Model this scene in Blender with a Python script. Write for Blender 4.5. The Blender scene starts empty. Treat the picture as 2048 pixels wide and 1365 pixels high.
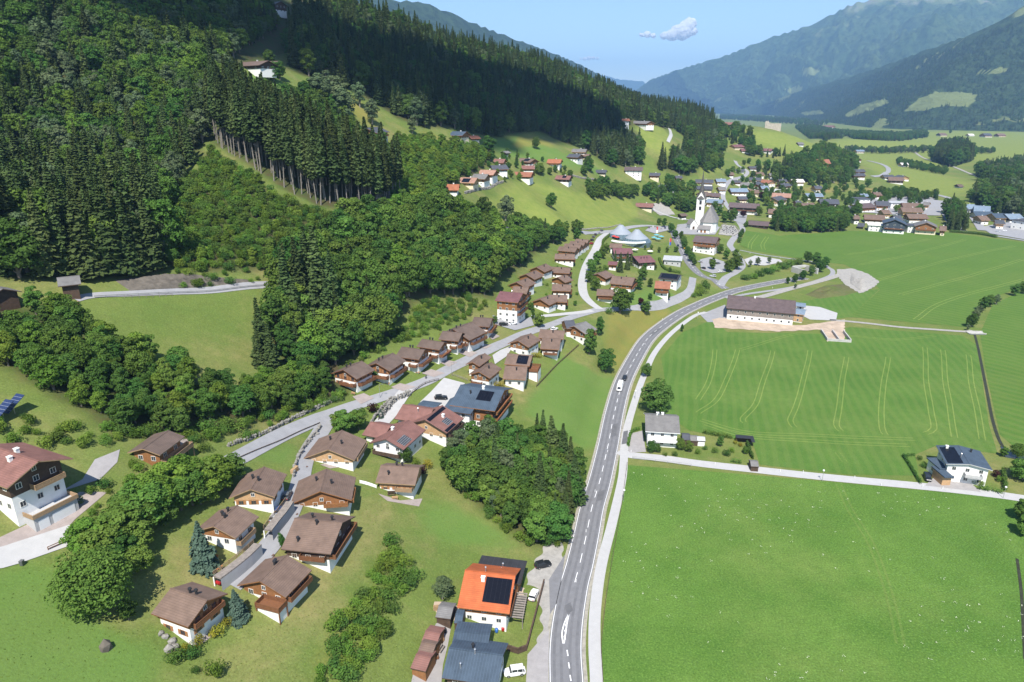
import bpy, bmesh, math, random
import numpy as np
from mathutils import Vector, Matrix
from mathutils.geometry import delaunay_2d_cdt

scene = bpy.context.scene
COL = scene.collection
R = math.radians
RNG = random.Random(7)

# ------------------------------------------------------------ camera
CAM_Z, PITCH, FPX = 112.0, R(19.0), 1365.0        # photograph measured at 2048 x 1365
SIN, COS = math.sin(PITCH), math.cos(PITCH)
cam = bpy.data.cameras.new('camera')
cam.sensor_width = 36.0
cam.lens = 36.0 * FPX / 2048.0
cam.clip_start, cam.clip_end = 1.0, 60000.0
camo = bpy.data.objects.new('camera', cam)
COL.objects.link(camo)
camo.location = (0, 0, CAM_Z)
camo.rotation_euler = (R(90) - PITCH, 0, 0)
scene.camera = camo

# ------------------------------------------------------------ light
SUN_EL = R(54)
SUN_TRAVEL = Vector((0.10, 1.0))                  # horizontal heading of the sunlight
world = bpy.data.worlds.new('World')
scene.world = world
world.use_nodes = True
wn = world.node_tree
sky = wn.nodes.new('ShaderNodeTexSky')
sky.sky_type = 'NISHITA'
sky.sun_disc = False
sky.sun_elevation = SUN_EL
sky.sun_rotation = math.atan2(-SUN_TRAVEL.x, -SUN_TRAVEL.y)
sky.altitude = 900
sky.air_density, sky.dust_density, sky.ozone_density = 1.0, 0.3, 3.0
bg = wn.nodes['Background']
wn.links.new(sky.outputs[0], bg.inputs[0])
bg.inputs[1].default_value = 0.11
sun = bpy.data.lights.new('sun', 'SUN')
sun.energy, sun.angle, sun.color = 5.0, R(0.5), (1.0, 0.95, 0.87)
suno = bpy.data.objects.new('sun', sun)
COL.objects.link(suno)
h = SUN_TRAVEL.normalized() * math.cos(SUN_EL)
suno.rotation_euler = Vector((h.x, h.y, -math.sin(SUN_EL))).to_track_quat('-Z', 'Y').to_euler()
scene.view_settings.view_transform = 'Standard'
scene.view_settings.look = 'None'
scene.view_settings.gamma = 1.0
scene.view_settings.exposure = 0.75
cy = scene.cycles
cy.max_bounces, cy.diffuse_bounces, cy.glossy_bounces = 6, 2, 2
cy.transmission_bounces, cy.transparent_max_bounces, cy.volume_bounces = 4, 8, 0
cy.use_denoising = True

# ------------------------------------------------------------ helpers
def lin(c):
    return tuple(((x / 255.0) / 12.92 if x <= 10 else ((x / 255.0 + 0.055) / 1.055) ** 2.4) for x in c)

MATS = {}
def mat(name, col, rough=0.8, var=0.0, scale=1.0, col2=None, bump=0.0, spec=0.3, metal=0.0, lines=None, line_col=None, line_w=0.12, coord='Object', detail=4.0, objvar=0.0):
    """procedural surface: base colour broken up by noise; lines = (axis, spacing) adds seams or courses."""
    if name in MATS: return MATS[name]
    m = bpy.data.materials.new(name); MATS[name] = m
    m.use_nodes = True
    nt = m.node_tree; N, L = nt.nodes, nt.links
    b = N['Principled BSDF']
    b.inputs['Roughness'].default_value = rough
    b.inputs['Specular IOR Level'].default_value = spec
    b.inputs['Metallic'].default_value = metal
    tc = N.new('ShaderNodeTexCoord')
    c2 = col2 or tuple(min(1, x * (1 - var)) for x in col)
    c1 = col if col2 else tuple(min(1, x * (1 + var)) for x in col)
    src = None
    if var or col2:
        nz = N.new('ShaderNodeTexNoise'); nz.inputs['Scale'].default_value = scale; nz.inputs['Detail'].default_value = detail
        nz.inputs['Roughness'].default_value = 0.65
        L.new(tc.outputs[coord], nz.inputs['Vector'])
        rp = N.new('ShaderNodeValToRGB')
        rp.color_ramp.elements[0].position, rp.color_ramp.elements[1].position = 0.3, 0.7
        rp.color_ramp.elements[0].color = (*c1, 1); rp.color_ramp.elements[1].color = (*c2, 1)
        L.new(nz.outputs[0], rp.inputs[0]); src = rp.outputs[0]
        if bump:
            bp = N.new('ShaderNodeBump'); bp.inputs['Strength'].default_value = bump; bp.inputs['Distance'].default_value = 0.1
            L.new(nz.outputs[0], bp.inputs['Height']); L.new(bp.outputs[0], b.inputs['Normal'])
    if lines:
        ax, sp = lines
        sx = N.new('ShaderNodeSeparateXYZ'); L.new(tc.outputs['Object'], sx.inputs[0])
        d = N.new('ShaderNodeMath'); d.operation = 'DIVIDE'; L.new(sx.outputs[ax], d.inputs[0]); d.inputs[1].default_value = sp
        f = N.new('ShaderNodeMath'); f.operation = 'FRACT'; L.new(d.outputs[0], f.inputs[0])
        g = N.new('ShaderNodeMath'); g.operation = 'LESS_THAN'; L.new(f.outputs[0], g.inputs[0]); g.inputs[1].default_value = line_w
        mx = N.new('ShaderNodeMix'); mx.data_type = 'RGBA'
        L.new(g.outputs[0], mx.inputs[0])
        if src: L.new(src, mx.inputs[6])
        else: mx.inputs[6].default_value = (*col, 1)
        mx.inputs[7].default_value = (*(line_col or tuple(x * 0.55 for x in col)), 1)
        src = mx.outputs[2]
    if objvar:
        oi = N.new('ShaderNodeObjectInfo')
        hs = N.new('ShaderNodeHueSaturation')
        mr = N.new('ShaderNodeMapRange'); mr.inputs[3].default_value = 1 - objvar; mr.inputs[4].default_value = 1 + objvar
        L.new(oi.outputs['Random'], mr.inputs[0]); L.new(mr.outputs[0], hs.inputs['Value'])
        if src: L.new(src, hs.inputs['Color'])
        else: hs.inputs['Color'].default_value = (*col, 1)
        src = hs.outputs[0]
    if src: L.new(src, b.inputs['Base Color'])
    else: b.inputs['Base Color'].default_value = (*col, 1)
    return m

def link(name, me, parent=None):
    o = bpy.data.objects.new(name, me)
    COL.objects.link(o)
    if parent is not None: o.parent = parent
    return o

def tag(o, label=None, cat=None, group=None, kind=None):
    if label: o['label'] = label
    if cat: o['category'] = cat
    if group: o['group'] = group
    if kind: o['kind'] = kind
    return o

def empty(name, loc, rz=0.0):
    o = bpy.data.objects.new(name, None); COL.objects.link(o)
    o.location = loc; o.rotation_euler = (0, 0, rz); o.empty_display_size = 0.5
    return o

class MB:
    """collects shapes into one mesh; each face keeps the slot number current when it was added"""
    def __init__(s): s.v, s.f, s.m, s.slot = [], [], [], 0
    def quad(s, *p):
        n = len(s.v); s.v += [tuple(q) for q in p]; s.f.append(tuple(range(n, n + len(p)))); s.m.append(s.slot); return s
    def poly(s, pts, faces):
        n = len(s.v); s.v += [tuple(q) for q in pts]
        for f in faces: s.f.append(tuple(n + i for i in f)); s.m.append(s.slot)
        return s
    def box(s, x0, x1, y0, y1, z0, z1):
        p = [(x0,y0,z0),(x1,y0,z0),(x1,y1,z0),(x0,y1,z0),(x0,y0,z1),(x1,y0,z1),(x1,y1,z1),(x0,y1,z1)]
        return s.poly(p, [(0,3,2,1),(4,5,6,7),(0,1,5,4),(1,2,6,5),(2,3,7,6),(3,0,4,7)])
    def bar(s, a, b, w, hh=None):
        a, b = Vector(a), Vector(b); d = (b - a).normalized()
        up = Vector((0,0,1)) if abs(d.z) < 0.95 else Vector((1,0,0))
        x = d.cross(up).normalized() * w / 2; y = x.cross(d).normalized() * (hh or w) / 2
        p = [a-x-y, a+x-y, a+x+y, a-x+y, b-x-y, b+x-y, b+x+y, b-x+y]
        return s.poly(p, [(0,3,2,1),(4,5,6,7),(0,1,5,4),(1,2,6,5),(2,3,7,6),(3,0,4,7)])
    def tube(s, a, b, r0, r1, n=8, cap=True):
        a, b = Vector(a), Vector(b); d = (b - a).normalized()
        up = Vector((0,0,1)) if abs(d.z) < 0.95 else Vector((1,0,0))
        x = d.cross(up).normalized(); y = x.cross(d).normalized()
        p = []
        for c, r in ((a, r0), (b, r1)):
            for k in range(n):
                t = 2*math.pi*k/n; p.append(c + x*math.cos(t)*r + y*math.sin(t)*r)
        fs = [(k, k+n, (k+1)%n+n, (k+1)%n) for k in range(n)]
        if cap: fs += [tuple(range(n)), tuple(range(2*n-1, n-1, -1))]
        return s.poly(p, fs)
    def lathe(s, prof, n=12, c=(0,0)):
        p = []
        for r, z in prof:
            for k in range(n):
                t = 2*math.pi*k/n; p.append((c[0]+r*math.cos(t), c[1]+r*math.sin(t), z))
        fs = []
        for i in range(len(prof)-1):
            for k in range(n):
                fs.append((i*n+k, i*n+(k+1)%n, (i+1)*n+(k+1)%n, (i+1)*n+k))
        return s.poly(p, fs)
    def prism(s, outline, z0, z1):
        n = len(outline)
        p = [(x, y, z0) for x, y in outline] + [(x, y, z1) for x, y in outline]
        return s.poly(p, [tuple(range(n-1, -1, -1)), tuple(range(n, 2*n))] + [(i, (i+1)%n, (i+1)%n+n, i+n) for i in range(n)])
    def mesh(s, name, mats, smooth=False):
        me = bpy.data.meshes.new(name)
        me.from_pydata(s.v, [], s.f)
        for m in (mats if isinstance(mats, (list, tuple)) else [mats]): me.materials.append(m)
        me.polygons.foreach_set('material_index', s.m)
        if smooth: me.polygons.foreach_set('use_smooth', [True]*len(s.f))
        me.update()
        return me
    def build(s, name, mats, parent=None, smooth=False):
        return link(name, s.mesh(name, mats, smooth), parent)

def mesh_np(name, verts, faces, m, smooth=False):
    """verts (n,3) array, faces (k,3|4) array"""
    me = bpy.data.meshes.new(name)
    verts = np.asarray(verts, np.float32); faces = np.asarray(faces, np.int32)
    k = faces.shape[1]
    me.vertices.add(len(verts)); me.vertices.foreach_set('co', verts.ravel())
    me.loops.add(faces.size); me.loops.foreach_set('vertex_index', faces.ravel())
    me.polygons.add(len(faces)); me.polygons.foreach_set('loop_start', np.arange(0, faces.size, k, dtype=np.int32))
    me.polygons.foreach_set('loop_total', np.full(len(faces), k, np.int32))
    if smooth: me.polygons.foreach_set('use_smooth', np.ones(len(faces), bool))
    if m is not None: me.materials.append(m)
    me.update(calc_edges=True)
    return me

# ------------------------------------------------------------ the photograph's rays
def ray(px, py):
    px = np.asarray(px, float); py = np.asarray(py, float)
    u = (px - 1024) / FPX; v = (py - 682.5) / FPX
    return u, COS - v * SIN, -(SIN + v * COS)
def at_t(px, py, t):
    a, b, c = ray(px, py); return np.array([a * t, b * t, CAM_Z + c * t])
def at_z(px, py, z):
    a, b, c = ray(px, py); t = (z - CAM_Z) / c; return np.array([a * t, b * t, z + 0 * t])
def to_px(p):
    x, y, z = p[0], p[1], p[2] - CAM_Z
    d = y * COS - z * SIN; w = -(y * SIN + z * COS)
    return 1024 + FPX * x / d, 682.5 + FPX * w / d, d
# ------------------------------------------------------------ terrain: heights surveyed at points of the photograph
Z0 = [(1133,1365),(1140,1250),(1152,1180),(1170,1090),(1192,1000),(1212,920),(1230,830),(1245,770),(1268,720),(1300,675),(1345,635),(1400,608),(1460,590),(1520,578),(1560,568),(1640,560),
 (1300,1365),(1600,1365),(2040,1365),(1250,1000),(1500,1000),(1800,1000),(2040,1000),(1300,850),(1500,850),(1800,850),(2040,850),(1450,720),(1700,720),(2000,720),(1700,600),(2000,600),(1600,520),(1900,520),(2040,480),(1800,460),(2040,440),(1900,400),(2040,360),(1950,330),(2040,300),(1900,290),(2040,275)]
ZP = [(1436,562,1),(1395,530,3),(1350,470,6),(1480,540,1),(1470,490,2),(1490,460,3),
 (970,1245,2),(1080,1190,.5),(1080,1130,1),(960,1330,1),(1080,1340,.3),(850,1200,8),(820,1340,5),(730,1300,10),(600,1340,13),
 (760,1150,12),(950,1080,6),(1100,1050,2),(400,1290,18),(200,1300,24),(0,1300,28),(380,1235,20),(555,1200,18),(640,1130,17),
 (470,1165,20.5),(555,1080,21),(600,1000,20.5),(625,900,20.5),(650,850,20.5),(500,1050,22),(530,1000,22.5),(665,1010,18),(690,925,18.5),(800,990,14),(770,920,16.5),(870,850,15),
 (560,900,23.5),(480,915,26),(560,880,24),(640,830,22),
 (980,850,12),(960,780,16),(1000,940,8),(1080,900,6),(1120,980,2),(1150,900,3),(1180,820,2.5),(1200,760,2.5),(1100,800,8),
 (700,795,21),(800,775,20),(880,745,19),(960,710,18),(1010,680,17),(1060,655,16),(1130,640,14),(1190,622,12),(1250,612,10),(1310,600,8),(1350,575,6),
 (730,775,22),(850,720,22),(960,670,21),
 (1000,770,15),(1060,700,14.5),(1120,670,13),(1170,660,11.5),(1250,680,6),(1290,640,4.5),(1340,620,3),(1180,700,9),(1130,760,8),(1210,720,4),
 (60,1040,34),(145,1075,32.5),(0,1130,31),(200,1220,25.5),(300,1060,27),(420,980,26),(310,905,34),(180,930,37),(380,880,32),(250,960,34),
 (20,810,47),(0,700,52),(100,760,48),(250,800,40),(420,850,33),(560,790,29),(640,770,26),
 (170,600,56.5),(545,572,49),(360,585,53),(500,740,33),(330,660,46),(400,760,36),(600,720,28),(640,650,34),
 (860,640,27),(930,600,26),(1025,625,17),(980,560,28),(960,520,34),(900,470,46),(1030,500,27),
 (1070,560,19),(1110,540,17),(1100,600,15.5),(1120,580,15.5),(1165,560,12.5),(1190,500,12.5),(1230,460,11),(1150,500,16),(1100,480,21),
 (1240,540,11),(1300,540,9.5),(1230,590,10.5),(1325,590,7),(1260,475,9),(1345,520,5),(1415,500,5),(1415,455,8),(1400,470,7),
 (780,430,61),(640,410,69),(540,350,82),(420,270,98),
 (1100,420,37),(1150,450,21),(980,440,43),(1060,440,32),(1250,425,14),(1200,460,14),(1285,410,14),
 (1440,440,8),(1480,390,11),(1500,360,15),(1560,400,9),(1650,410,4),(1770,400,1.5),(1620,440,4),(1700,450,1.5),(1550,450,3.5),(1440,350,28),(1400,390,15),
 (1500,305,42),(1440,320,38),(1545,258,73),(1600,290,50),(1650,300,36),(1640,335,22),(1700,330,10),(1570,340,24),(1560,290,52),(1680,280,20),(1740,300,2),(1760,340,1),(1820,370,0),(1850,310,0)]
TP = [(200,420,285),(0,420,285),(0,100,350),(0,0,375),(250,0,470),(500,0,600),(700,0,800),(510,152,425),(520,190,410),(700,220,470),(755,285,440),(930,280,545),(830,280,490),
 (900,390,430),(960,385,475),(1050,365,580),(1130,375,615),(1000,400,500),(1060,275,720),(1000,285,660),(1160,330,690),(1265,360,745),(1300,400,740),(1200,360,700),
 (1280,250,900),(1335,265,930),(1350,300,850),(1200,290,820),(880,95,900),(1000,120,980),(1100,150,1080),(1250,215,1180),(1350,228,1250),(1440,262,1330),
 (750,120,700),(900,180,760),(1100,210,870)]
pts = [tuple(at_z(x, y, 0.0)) for x, y in Z0] + [tuple(at_z(x, y, float(z))) for x, y, z in ZP] + [tuple(at_t(x, y, float(t))) for x, y, t in TP]
pts += [(-600,300,340),(-900,1000,520),(-500,900,330),(-250,1500,150),(-1500,0,600),(0,1700,60),(300,1700,20),(0,2600,0),(700,2200,0),(-900,2500,200),(3000,500,0),(6000,2000,0),(2000,8000,0),(9000,14000,0),(0,14000,0),(-1500,9000,0),
        (-300,-200,150),(-100,-200,40),(0,-200,0),(300,-200,0),(1000,0,0),(-400,100,200),(150,-50,0),(500,200,0),(900,600,0),(-45,20,18),(-15,20,4),(12,30,0),(-100,20,40),(-190,120,80)]
pts = np.array(pts)
TX, TY, TZ = pts[:,0], pts[:,1], pts[:,2]
SC = 300.0
def tps_k(d2): return 0.5 * d2 * np.log(d2 + 1e-12)
n_ = len(pts)
K_ = tps_k(((TX[:,None]-TX)**2 + (TY[:,None]-TY)**2) / SC**2) + np.eye(n_) * 0.004
A_ = np.zeros((n_+3, n_+3)); A_[:n_,:n_] = K_
A_[:n_,n_] = A_[n_,:n_] = 1; A_[:n_,n_+1] = A_[n_+1,:n_] = TX/SC; A_[:n_,n_+2] = A_[n_+2,:n_] = TY/SC
W_ = np.linalg.solve(A_, np.concatenate([TZ, np.zeros(3)]))
def tps(x, y):
    out = W_[n_] + W_[n_+1]*x/SC + W_[n_+2]*y/SC
    for i in range(n_): out = out + W_[i] * tps_k(((x-TX[i])**2 + (y-TY[i])**2)/SC**2)
    return out
def axis(lo, a, b, hi, d, g):
    m = list(np.arange(a, b + d/2, d)); st = d; x = m[-1]
    while x < hi: st *= g; x += st; m.append(x)
    st = d; x = m[0]
    while x > lo: st *= g; x -= st; m.insert(0, x)
    return np.array(m)
GX = axis(-1700, -150, 240, 9500, 2.6, 1.045)
GY = axis(-250, 75, 460, 15000, 2.6, 1.022)
gx, gy = np.meshgrid(GX, GY)
GZ = tps(gx, gy)
GZ = np.where(GZ < 0.3, 0.0, GZ - 0.3)
GZ = np.where((gx > 60) & (gy < 380) & (GZ < 3), 0.0, GZ)
GZ = np.where(gy > 6000, GZ * 0.0, GZ)
# fine unevenness on the slopes only
GZ = GZ + np.where(GZ > 6, 1.0, 0) * np.minimum((GZ-6)/20, 1) * 0.5 * (np.sin(gx*0.11+1.3*np.sin(gy*0.05)) * np.sin(gy*0.09+np.sin(gx*0.07)))
# the road bed: level along the main road, the bank starts beside it
RB = np.array([at_z(x, y, 0.0)[:2] for x, y in [(1138,1500),(1133,1365),(1131,1300),(1136,1240),(1148,1172),(1159,1131),(1173,1069),(1184,1015),(1200,961),(1217,887),(1229,825),(1246,765),(1271,715),(1295,678),(1326,651),(1362,627),(1397,610),(1428,597),(1467,583),(1500,575),(1535,568)]])
dmin = np.full(gx.shape, 1e9)
for a, b in zip(RB[:-1], RB[1:]):
    ab = b-a; t = np.clip(((gx-a[0])*ab[0]+(gy-a[1])*ab[1])/(ab@ab), 0, 1); dmin = np.minimum(dmin, np.hypot(gx-a[0]-t*ab[0], gy-a[1]-t*ab[1]))
GZ = GZ*np.clip((dmin-7.5)/7.0, 0, 1)
def hgt(x, y):
    """height of the ground sheet, exact on its triangles"""
    x = np.asarray(x, float); y = np.asarray(y, float)
    i = np.clip(np.searchsorted(GX, x) - 1, 0, len(GX)-2); j = np.clip(np.searchsorted(GY, y) - 1, 0, len(GY)-2)
    u = np.clip((x - GX[i])/(GX[i+1]-GX[i]), 0, 1); v = np.clip((y - GY[j])/(GY[j+1]-GY[j]), 0, 1)
    a, b, c, d = GZ[j,i], GZ[j,i+1], GZ[j+1,i+1], GZ[j+1,i]
    return np.where(u >= v, a + u*(b-a) + v*(c-b), a + v*(d-a) + u*(c-d))
T_ = np.geomspace(60, 14000, 900)
def ground(px, py, dz=0.0):
    """where the photograph's rays meet the ground raised by dz: (n,3)"""
    px = np.atleast_1d(np.asarray(px, float)); py = np.atleast_1d(np.asarray(py, float))
    out = np.zeros((len(px), 3))
    for k in range(len(px)):
        a, b, c = ray(px[k], py[k])
        g = CAM_Z + c*T_ - hgt(a*T_, b*T_) - dz
        w = np.where(g <= 0)[0]
        if len(w) == 0: t = T_[-1]
        elif w[0] == 0: t = T_[0]
        else:
            lo, hi = T_[w[0]-1], T_[w[0]]
            for _ in range(30):
                m = (lo+hi)/2
                if CAM_Z + c*m - hgt(a*m, b*m) - dz > 0: lo = m
                else: hi = m
            t = hi
        out[k] = (a*t, b*t, CAM_Z + c*t)
    return out
def dens(poly, step=14.0, closed=True):
    out = []
    n = len(poly)
    for i in range(n if closed else n-1):
        a, b = poly[i], poly[(i+1) % n]
        k = max(1, int(math.hypot(b[0]-a[0], b[1]-a[1]) / step))
        out += [(a[0]+(b[0]-a[0])*j/k, a[1]+(b[1]-a[1])*j/k) for j in range(k)]
    if not closed: out.append(poly[-1])
    return out
def wpoly(poly, step=14.0):
    """outline drawn on the photograph -> outline on the ground (n,2)"""
    d = dens(poly, step); g = ground([p[0] for p in d], [p[1] for p in d])
    return g[:, :2]
def inside(P, x, y):
    x = np.asarray(x); y = np.asarray(y); r = np.zeros(x.shape, bool); n = len(P)
    for i in range(n):
        x0, y0 = P[i]; x1, y1 = P[(i+1) % n]
        if y0 == y1: continue
        r ^= ((y0 > y) != (y1 > y)) & (x < (x1-x0)*(y-y0)/(y1-y0) + x0)
    return r
def smooth_line(P, step):
    """Catmull-Rom through world points (n,2), evenly spaced"""
    P = np.asarray(P, float); Q = np.vstack([2*P[0]-P[1], P, 2*P[-1]-P[-2]]); out = []
    for i in range(1, len(Q)-2):
        p0, p1, p2, p3 = Q[i-1], Q[i], Q[i+1], Q[i+2]
        k = max(2, int(np.linalg.norm(p2-p1)/step))
        for j in range(k):
            t = j/k
            out.append(0.5*((2*p1)+(-p0+p2)*t+(2*p0-5*p1+4*p2-p3)*t*t+(-p0+3*p1-3*p2+p3)*t**3))
    out.append(P[-1]); return np.array(out)
def offset_line(P, d):
    t = np.gradient(P, axis=0); t /= np.linalg.norm(t, axis=1)[:,None] + 1e-9
    return P + np.stack([t[:,1], -t[:,0]], 1) * d          # to the right of travel
def ribbon(name, P, w0, w1, m, lift, cross=4, kind='structure', th=0.0):
    """strip between offsets w0..w1 (right of travel positive), lying on the ground"""
    w0 = np.broadcast_to(w0, (len(P),)); w1 = np.broadcast_to(w1, (len(P),))
    t = np.gradient(P, axis=0); t /= np.linalg.norm(t, axis=1)[:,None] + 1e-9
    nrm = np.stack([t[:,1], -t[:,0]], 1)
    rows = []
    for c in range(cross+1):
        o = w0 + (w1-w0)*c/cross
        q = P + nrm*o[:,None]; rows.append(np.column_stack([q, hgt(q[:,0], q[:,1]) + lift]))
    n = len(P); V = np.vstack(rows); F = []
    for c in range(cross):
        for i in range(n-1): F.append((c*n+i, (c+1)*n+i, (c+1)*n+i+1, c*n+i+1))
    V, F = V, np.array(F)
    me = mesh_np(name, V, F[:, ::-1], m)
    o = link(name, me)
    if kind: o['kind'] = kind
    return o
def pxline(pl, step=2.0):
    g = ground([p[0] for p in pl], [p[1] for p in pl]); return smooth_line(g[:, :2], step)
def sheet(name, W, m, lift, step=None, kind='structure'):
    """outline W (n,2) draped on the ground"""
    W = np.asarray(W); n = len(W)
    x0, y0 = W.min(0); x1, y1 = W.max(0)
    ix = GX[(GX > x0) & (GX < x1)]; iy = GY[(GY > y0) & (GY < y1)]
    a, b = np.meshgrid(ix, iy); a, b = a.ravel(), b.ravel()
    k = inside(W, a, b); a, b = a[k], b[k]
    vs = [Vector(p) for p in W] + [Vector((p, q)) for p, q in zip(a, b)]
    r = delaunay_2d_cdt(vs, [], [list(range(n))], 1, 1e-4)
    V = np.array([(v.x, v.y) for v in r[0]]); V = np.column_stack([V, hgt(V[:,0], V[:,1]) + lift])
    F = []
    for f in r[2]:
        p = V[list(f)]; cr = (p[1][0]-p[0][0])*(p[2][1]-p[0][1]) - (p[1][1]-p[0][1])*(p[2][0]-p[0][0])
        F.append(f if cr > 0 else f[::-1])
    me = mesh_np(name, V, np.array(F), m)
    o = link(name, me)
    if kind: o['kind'] = kind
    return o
# ------------------------------------------------------------ grass and ground materials
def grass(name, c_main, c_dark, c_dry, dry=0.35, grain=0.5, woods=False, stripes=None):
    m = bpy.data.materials.new(name); m.use_nodes = True
    nt = m.node_tree; N, L = nt.nodes, nt.links
    b = N['Principled BSDF']; b.inputs['Roughness'].default_value = 0.9; b.inputs['Specular IOR Level'].default_value = 0.1
    tc = N.new('ShaderNodeTexCoord')
    def noise(s, det=3.0, rough=0.6):
        n = N.new('ShaderNodeTexNoise'); n.inputs['Scale'].default_value = s; n.inputs['Detail'].default_value = det
        n.inputs['Roughness'].default_value = rough
        L.new(tc.outputs['Object'], n.inputs['Vector']); return n.outputs[0]
    def ramp(x, lo, hi):
        r = N.new('ShaderNodeMapRange'); r.inputs[1].default_value = lo; r.inputs[2].default_value = hi; L.new(x, r.inputs[0]); return r.outputs[0]
    def mix(f, a, c, mode='MIX'):
        x = N.new('ShaderNodeMix'); x.data_type = 'RGBA'; x.blend_type = mode
        if isinstance(f, float): x.inputs[0].default_value = f
        else: L.new(f, x.inputs[0])
        for i, s in ((6, a), (7, c)):
            if isinstance(s, tuple): x.inputs[i].default_value = (*s, 1)
            else: L.new(s, x.inputs[i])
        return x.outputs[2]
    def mul(x, k):
        r = N.new('ShaderNodeMath'); r.operation = 'MULTIPLY'; L.new(x, r.inputs[0]); r.inputs[1].default_value = k; return r.outputs[0]
    c = mix(ramp(noise(0.045, 5), 0.38, 0.62), c_main, c_dark)
    c = mix(mul(ramp(noise(0.021, 6, 0.7), 0.48, 0.66), dry), c, c_dry)
    c = mix(mul(ramp(noise(0.35, 4), 0.35, 0.7), 0.55), c, tuple(x*0.72 for x in c_main))
    n4 = noise(2.2, 4, 0.75)
    c = mix(mul(ramp(n4, 0.52, 0.72), grain), c, tuple(min(1, x*1.55+0.01) for x in c_main))
    c = mix(mul(ramp(n4, 0.48, 0.28), grain), c, tuple(x*0.45 for x in c_dark))
    if stripes:
        wv = N.new('ShaderNodeTexWave'); wv.inputs['Scale'].default_value = stripes[0]; wv.inputs['Distortion'].default_value = stripes[1]; wv.inputs['Detail'].default_value = 2
        wv.inputs['Detail Scale'].default_value = 0.4
        mp = N.new('ShaderNodeMapping'); mp.inputs['Rotation'].default_value = (0, 0, stripes[2]); L.new(tc.outputs['Object'], mp.inputs[0]); L.new(mp.outputs[0], wv.inputs['Vector'])
        c = mix(mul(ramp(wv.outputs[0], 0.35, 0.75), stripes[3]), c, c_dry)
    if woods:
        for nm_, c_a, c_b in (('fresh', (0.098, 0.178, 0.036), (0.118, 0.188, 0.044)), ('gold', (0.21, 0.185, 0.048), (0.165, 0.178, 0.042)), ('hay', (0.205, 0.235, 0.055), (0.155, 0.205, 0.042)), ('barley', (0.264, 0.200, 0.080), (0.232, 0.176, 0.068))):
            a_ = N.new('ShaderNodeAttribute'); a_.attribute_name = nm_
            sm = N.new('ShaderNodeMath'); sm.operation = 'MULTIPLY_ADD'; L.new(noise(0.09, 6, 0.75), sm.inputs[0]); sm.inputs[1].default_value = 1.1; sm.inputs[2].default_value = -0.55
            ad_ = N.new('ShaderNodeMath'); ad_.operation = 'ADD'; L.new(a_.outputs['Fac'], ad_.inputs[0]); L.new(sm.outputs[0], ad_.inputs[1])
            cc = mix(ramp(noise(0.06 if nm_ != 'hay' else 0.16, 5), 0.38, 0.62), c_a, c_b)
            cc = mix(mul(ramp(n4, 0.45, 0.72), 0.4), cc, tuple(x*1.3 for x in c_a)); cc = mix(mul(ramp(n4, 0.5, 0.3), 0.4), cc, tuple(x*0.6 for x in c_b))
            c = mix(mul(ramp(ad_.outputs[0], 0.25, 0.75), 0.85), c, cc)
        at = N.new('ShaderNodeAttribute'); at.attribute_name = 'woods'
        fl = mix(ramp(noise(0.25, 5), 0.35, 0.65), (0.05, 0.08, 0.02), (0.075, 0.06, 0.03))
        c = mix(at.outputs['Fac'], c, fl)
    L.new(c, b.inputs['Base Color'])
    bp = N.new('ShaderNodeBump'); bp.inputs['Strength'].default_value = 0.6; bp.inputs['Distance'].default_value = 0.25
    L.new(noise(1.6, 5, 0.75), bp.inputs['Height']); L.new(bp.outputs[0], b.inputs['Normal'])
    return m

G_BASE = grass('hill grass', (0.137, 0.178, 0.043), (0.105, 0.157, 0.034), (0.233, 0.205, 0.082), 0.95, 0.5, woods=True)
G_NEAR = grass('lush meadow grass', (0.102, 0.188, 0.034), (0.066, 0.142, 0.022), (0.155, 0.212, 0.052), 0.6, 0.8)
G_MID = grass('mown meadow grass', (0.090, 0.172, 0.032), (0.066, 0.142, 0.024), (0.145, 0.195, 0.05), 0.5, 0.45, stripes=(0.085, 3.5, 0.25, 0.22))
G_FAR = grass('upper meadow grass', (0.084, 0.164, 0.028), (0.068, 0.144, 0.024), (0.124, 0.172, 0.040), 0.45, 0.4, stripes=(0.06, 2.5, -0.7, 0.45))
G_BANK = grass('bank grass', (0.084, 0.152, 0.026), (0.068, 0.132, 0.022), (0.136, 0.152, 0.040), 0.6, 0.5)
G_GREEN = grass('fresh grass', (0.072, 0.180, 0.028), (0.064, 0.164, 0.024), (0.104, 0.160, 0.036), 0.3, 0.4)
G_GOLD = grass('dry golden grass', (0.160, 0.160, 0.036), (0.120, 0.136, 0.028), (0.208, 0.168, 0.048), 0.8, 0.45)
G_HILL = grass('terraced hay meadow', (0.152, 0.192, 0.040), (0.124, 0.172, 0.034), (0.188, 0.188, 0.060), 0.6, 0.3, stripes=(0.13, 5.0, 1.35, 0.45))
G_STUBBLE = grass('ripe barley', (0.264, 0.200, 0.080), (0.232, 0.168, 0.064), (0.288, 0.224, 0.096), 0.5, 0.3)
G_TRACK = grass('flattened grass', (0.175, 0.245, 0.058), (0.15, 0.22, 0.05), (0.21, 0.25, 0.07), 0.5, 0.3)
G_FAINT = grass('faintly flattened grass', (0.125, 0.198, 0.042), (0.095, 0.168, 0.032), (0.16, 0.212, 0.055), 0.5, 0.6)
ASPHALT = mat('asphalt', (0.175, 0.175, 0.183), 0.85, 0.12, 0.5, bump=0.1)
LANE = mat('pale lane asphalt', (0.275, 0.275, 0.285), 0.9, 0.10, 0.35)
GRAVEL = mat('pale gravel', (0.31, 0.295, 0.27), 0.95, 0.18, 0.6, bump=0.2)
CONCRETE_PATH = mat('pale concrete path', (0.40, 0.395, 0.39), 0.9, 0.06, 0.5)
PAINT = mat('road paint', (0.78, 0.78, 0.78), 0.7, 0.05, 1.0)
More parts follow.
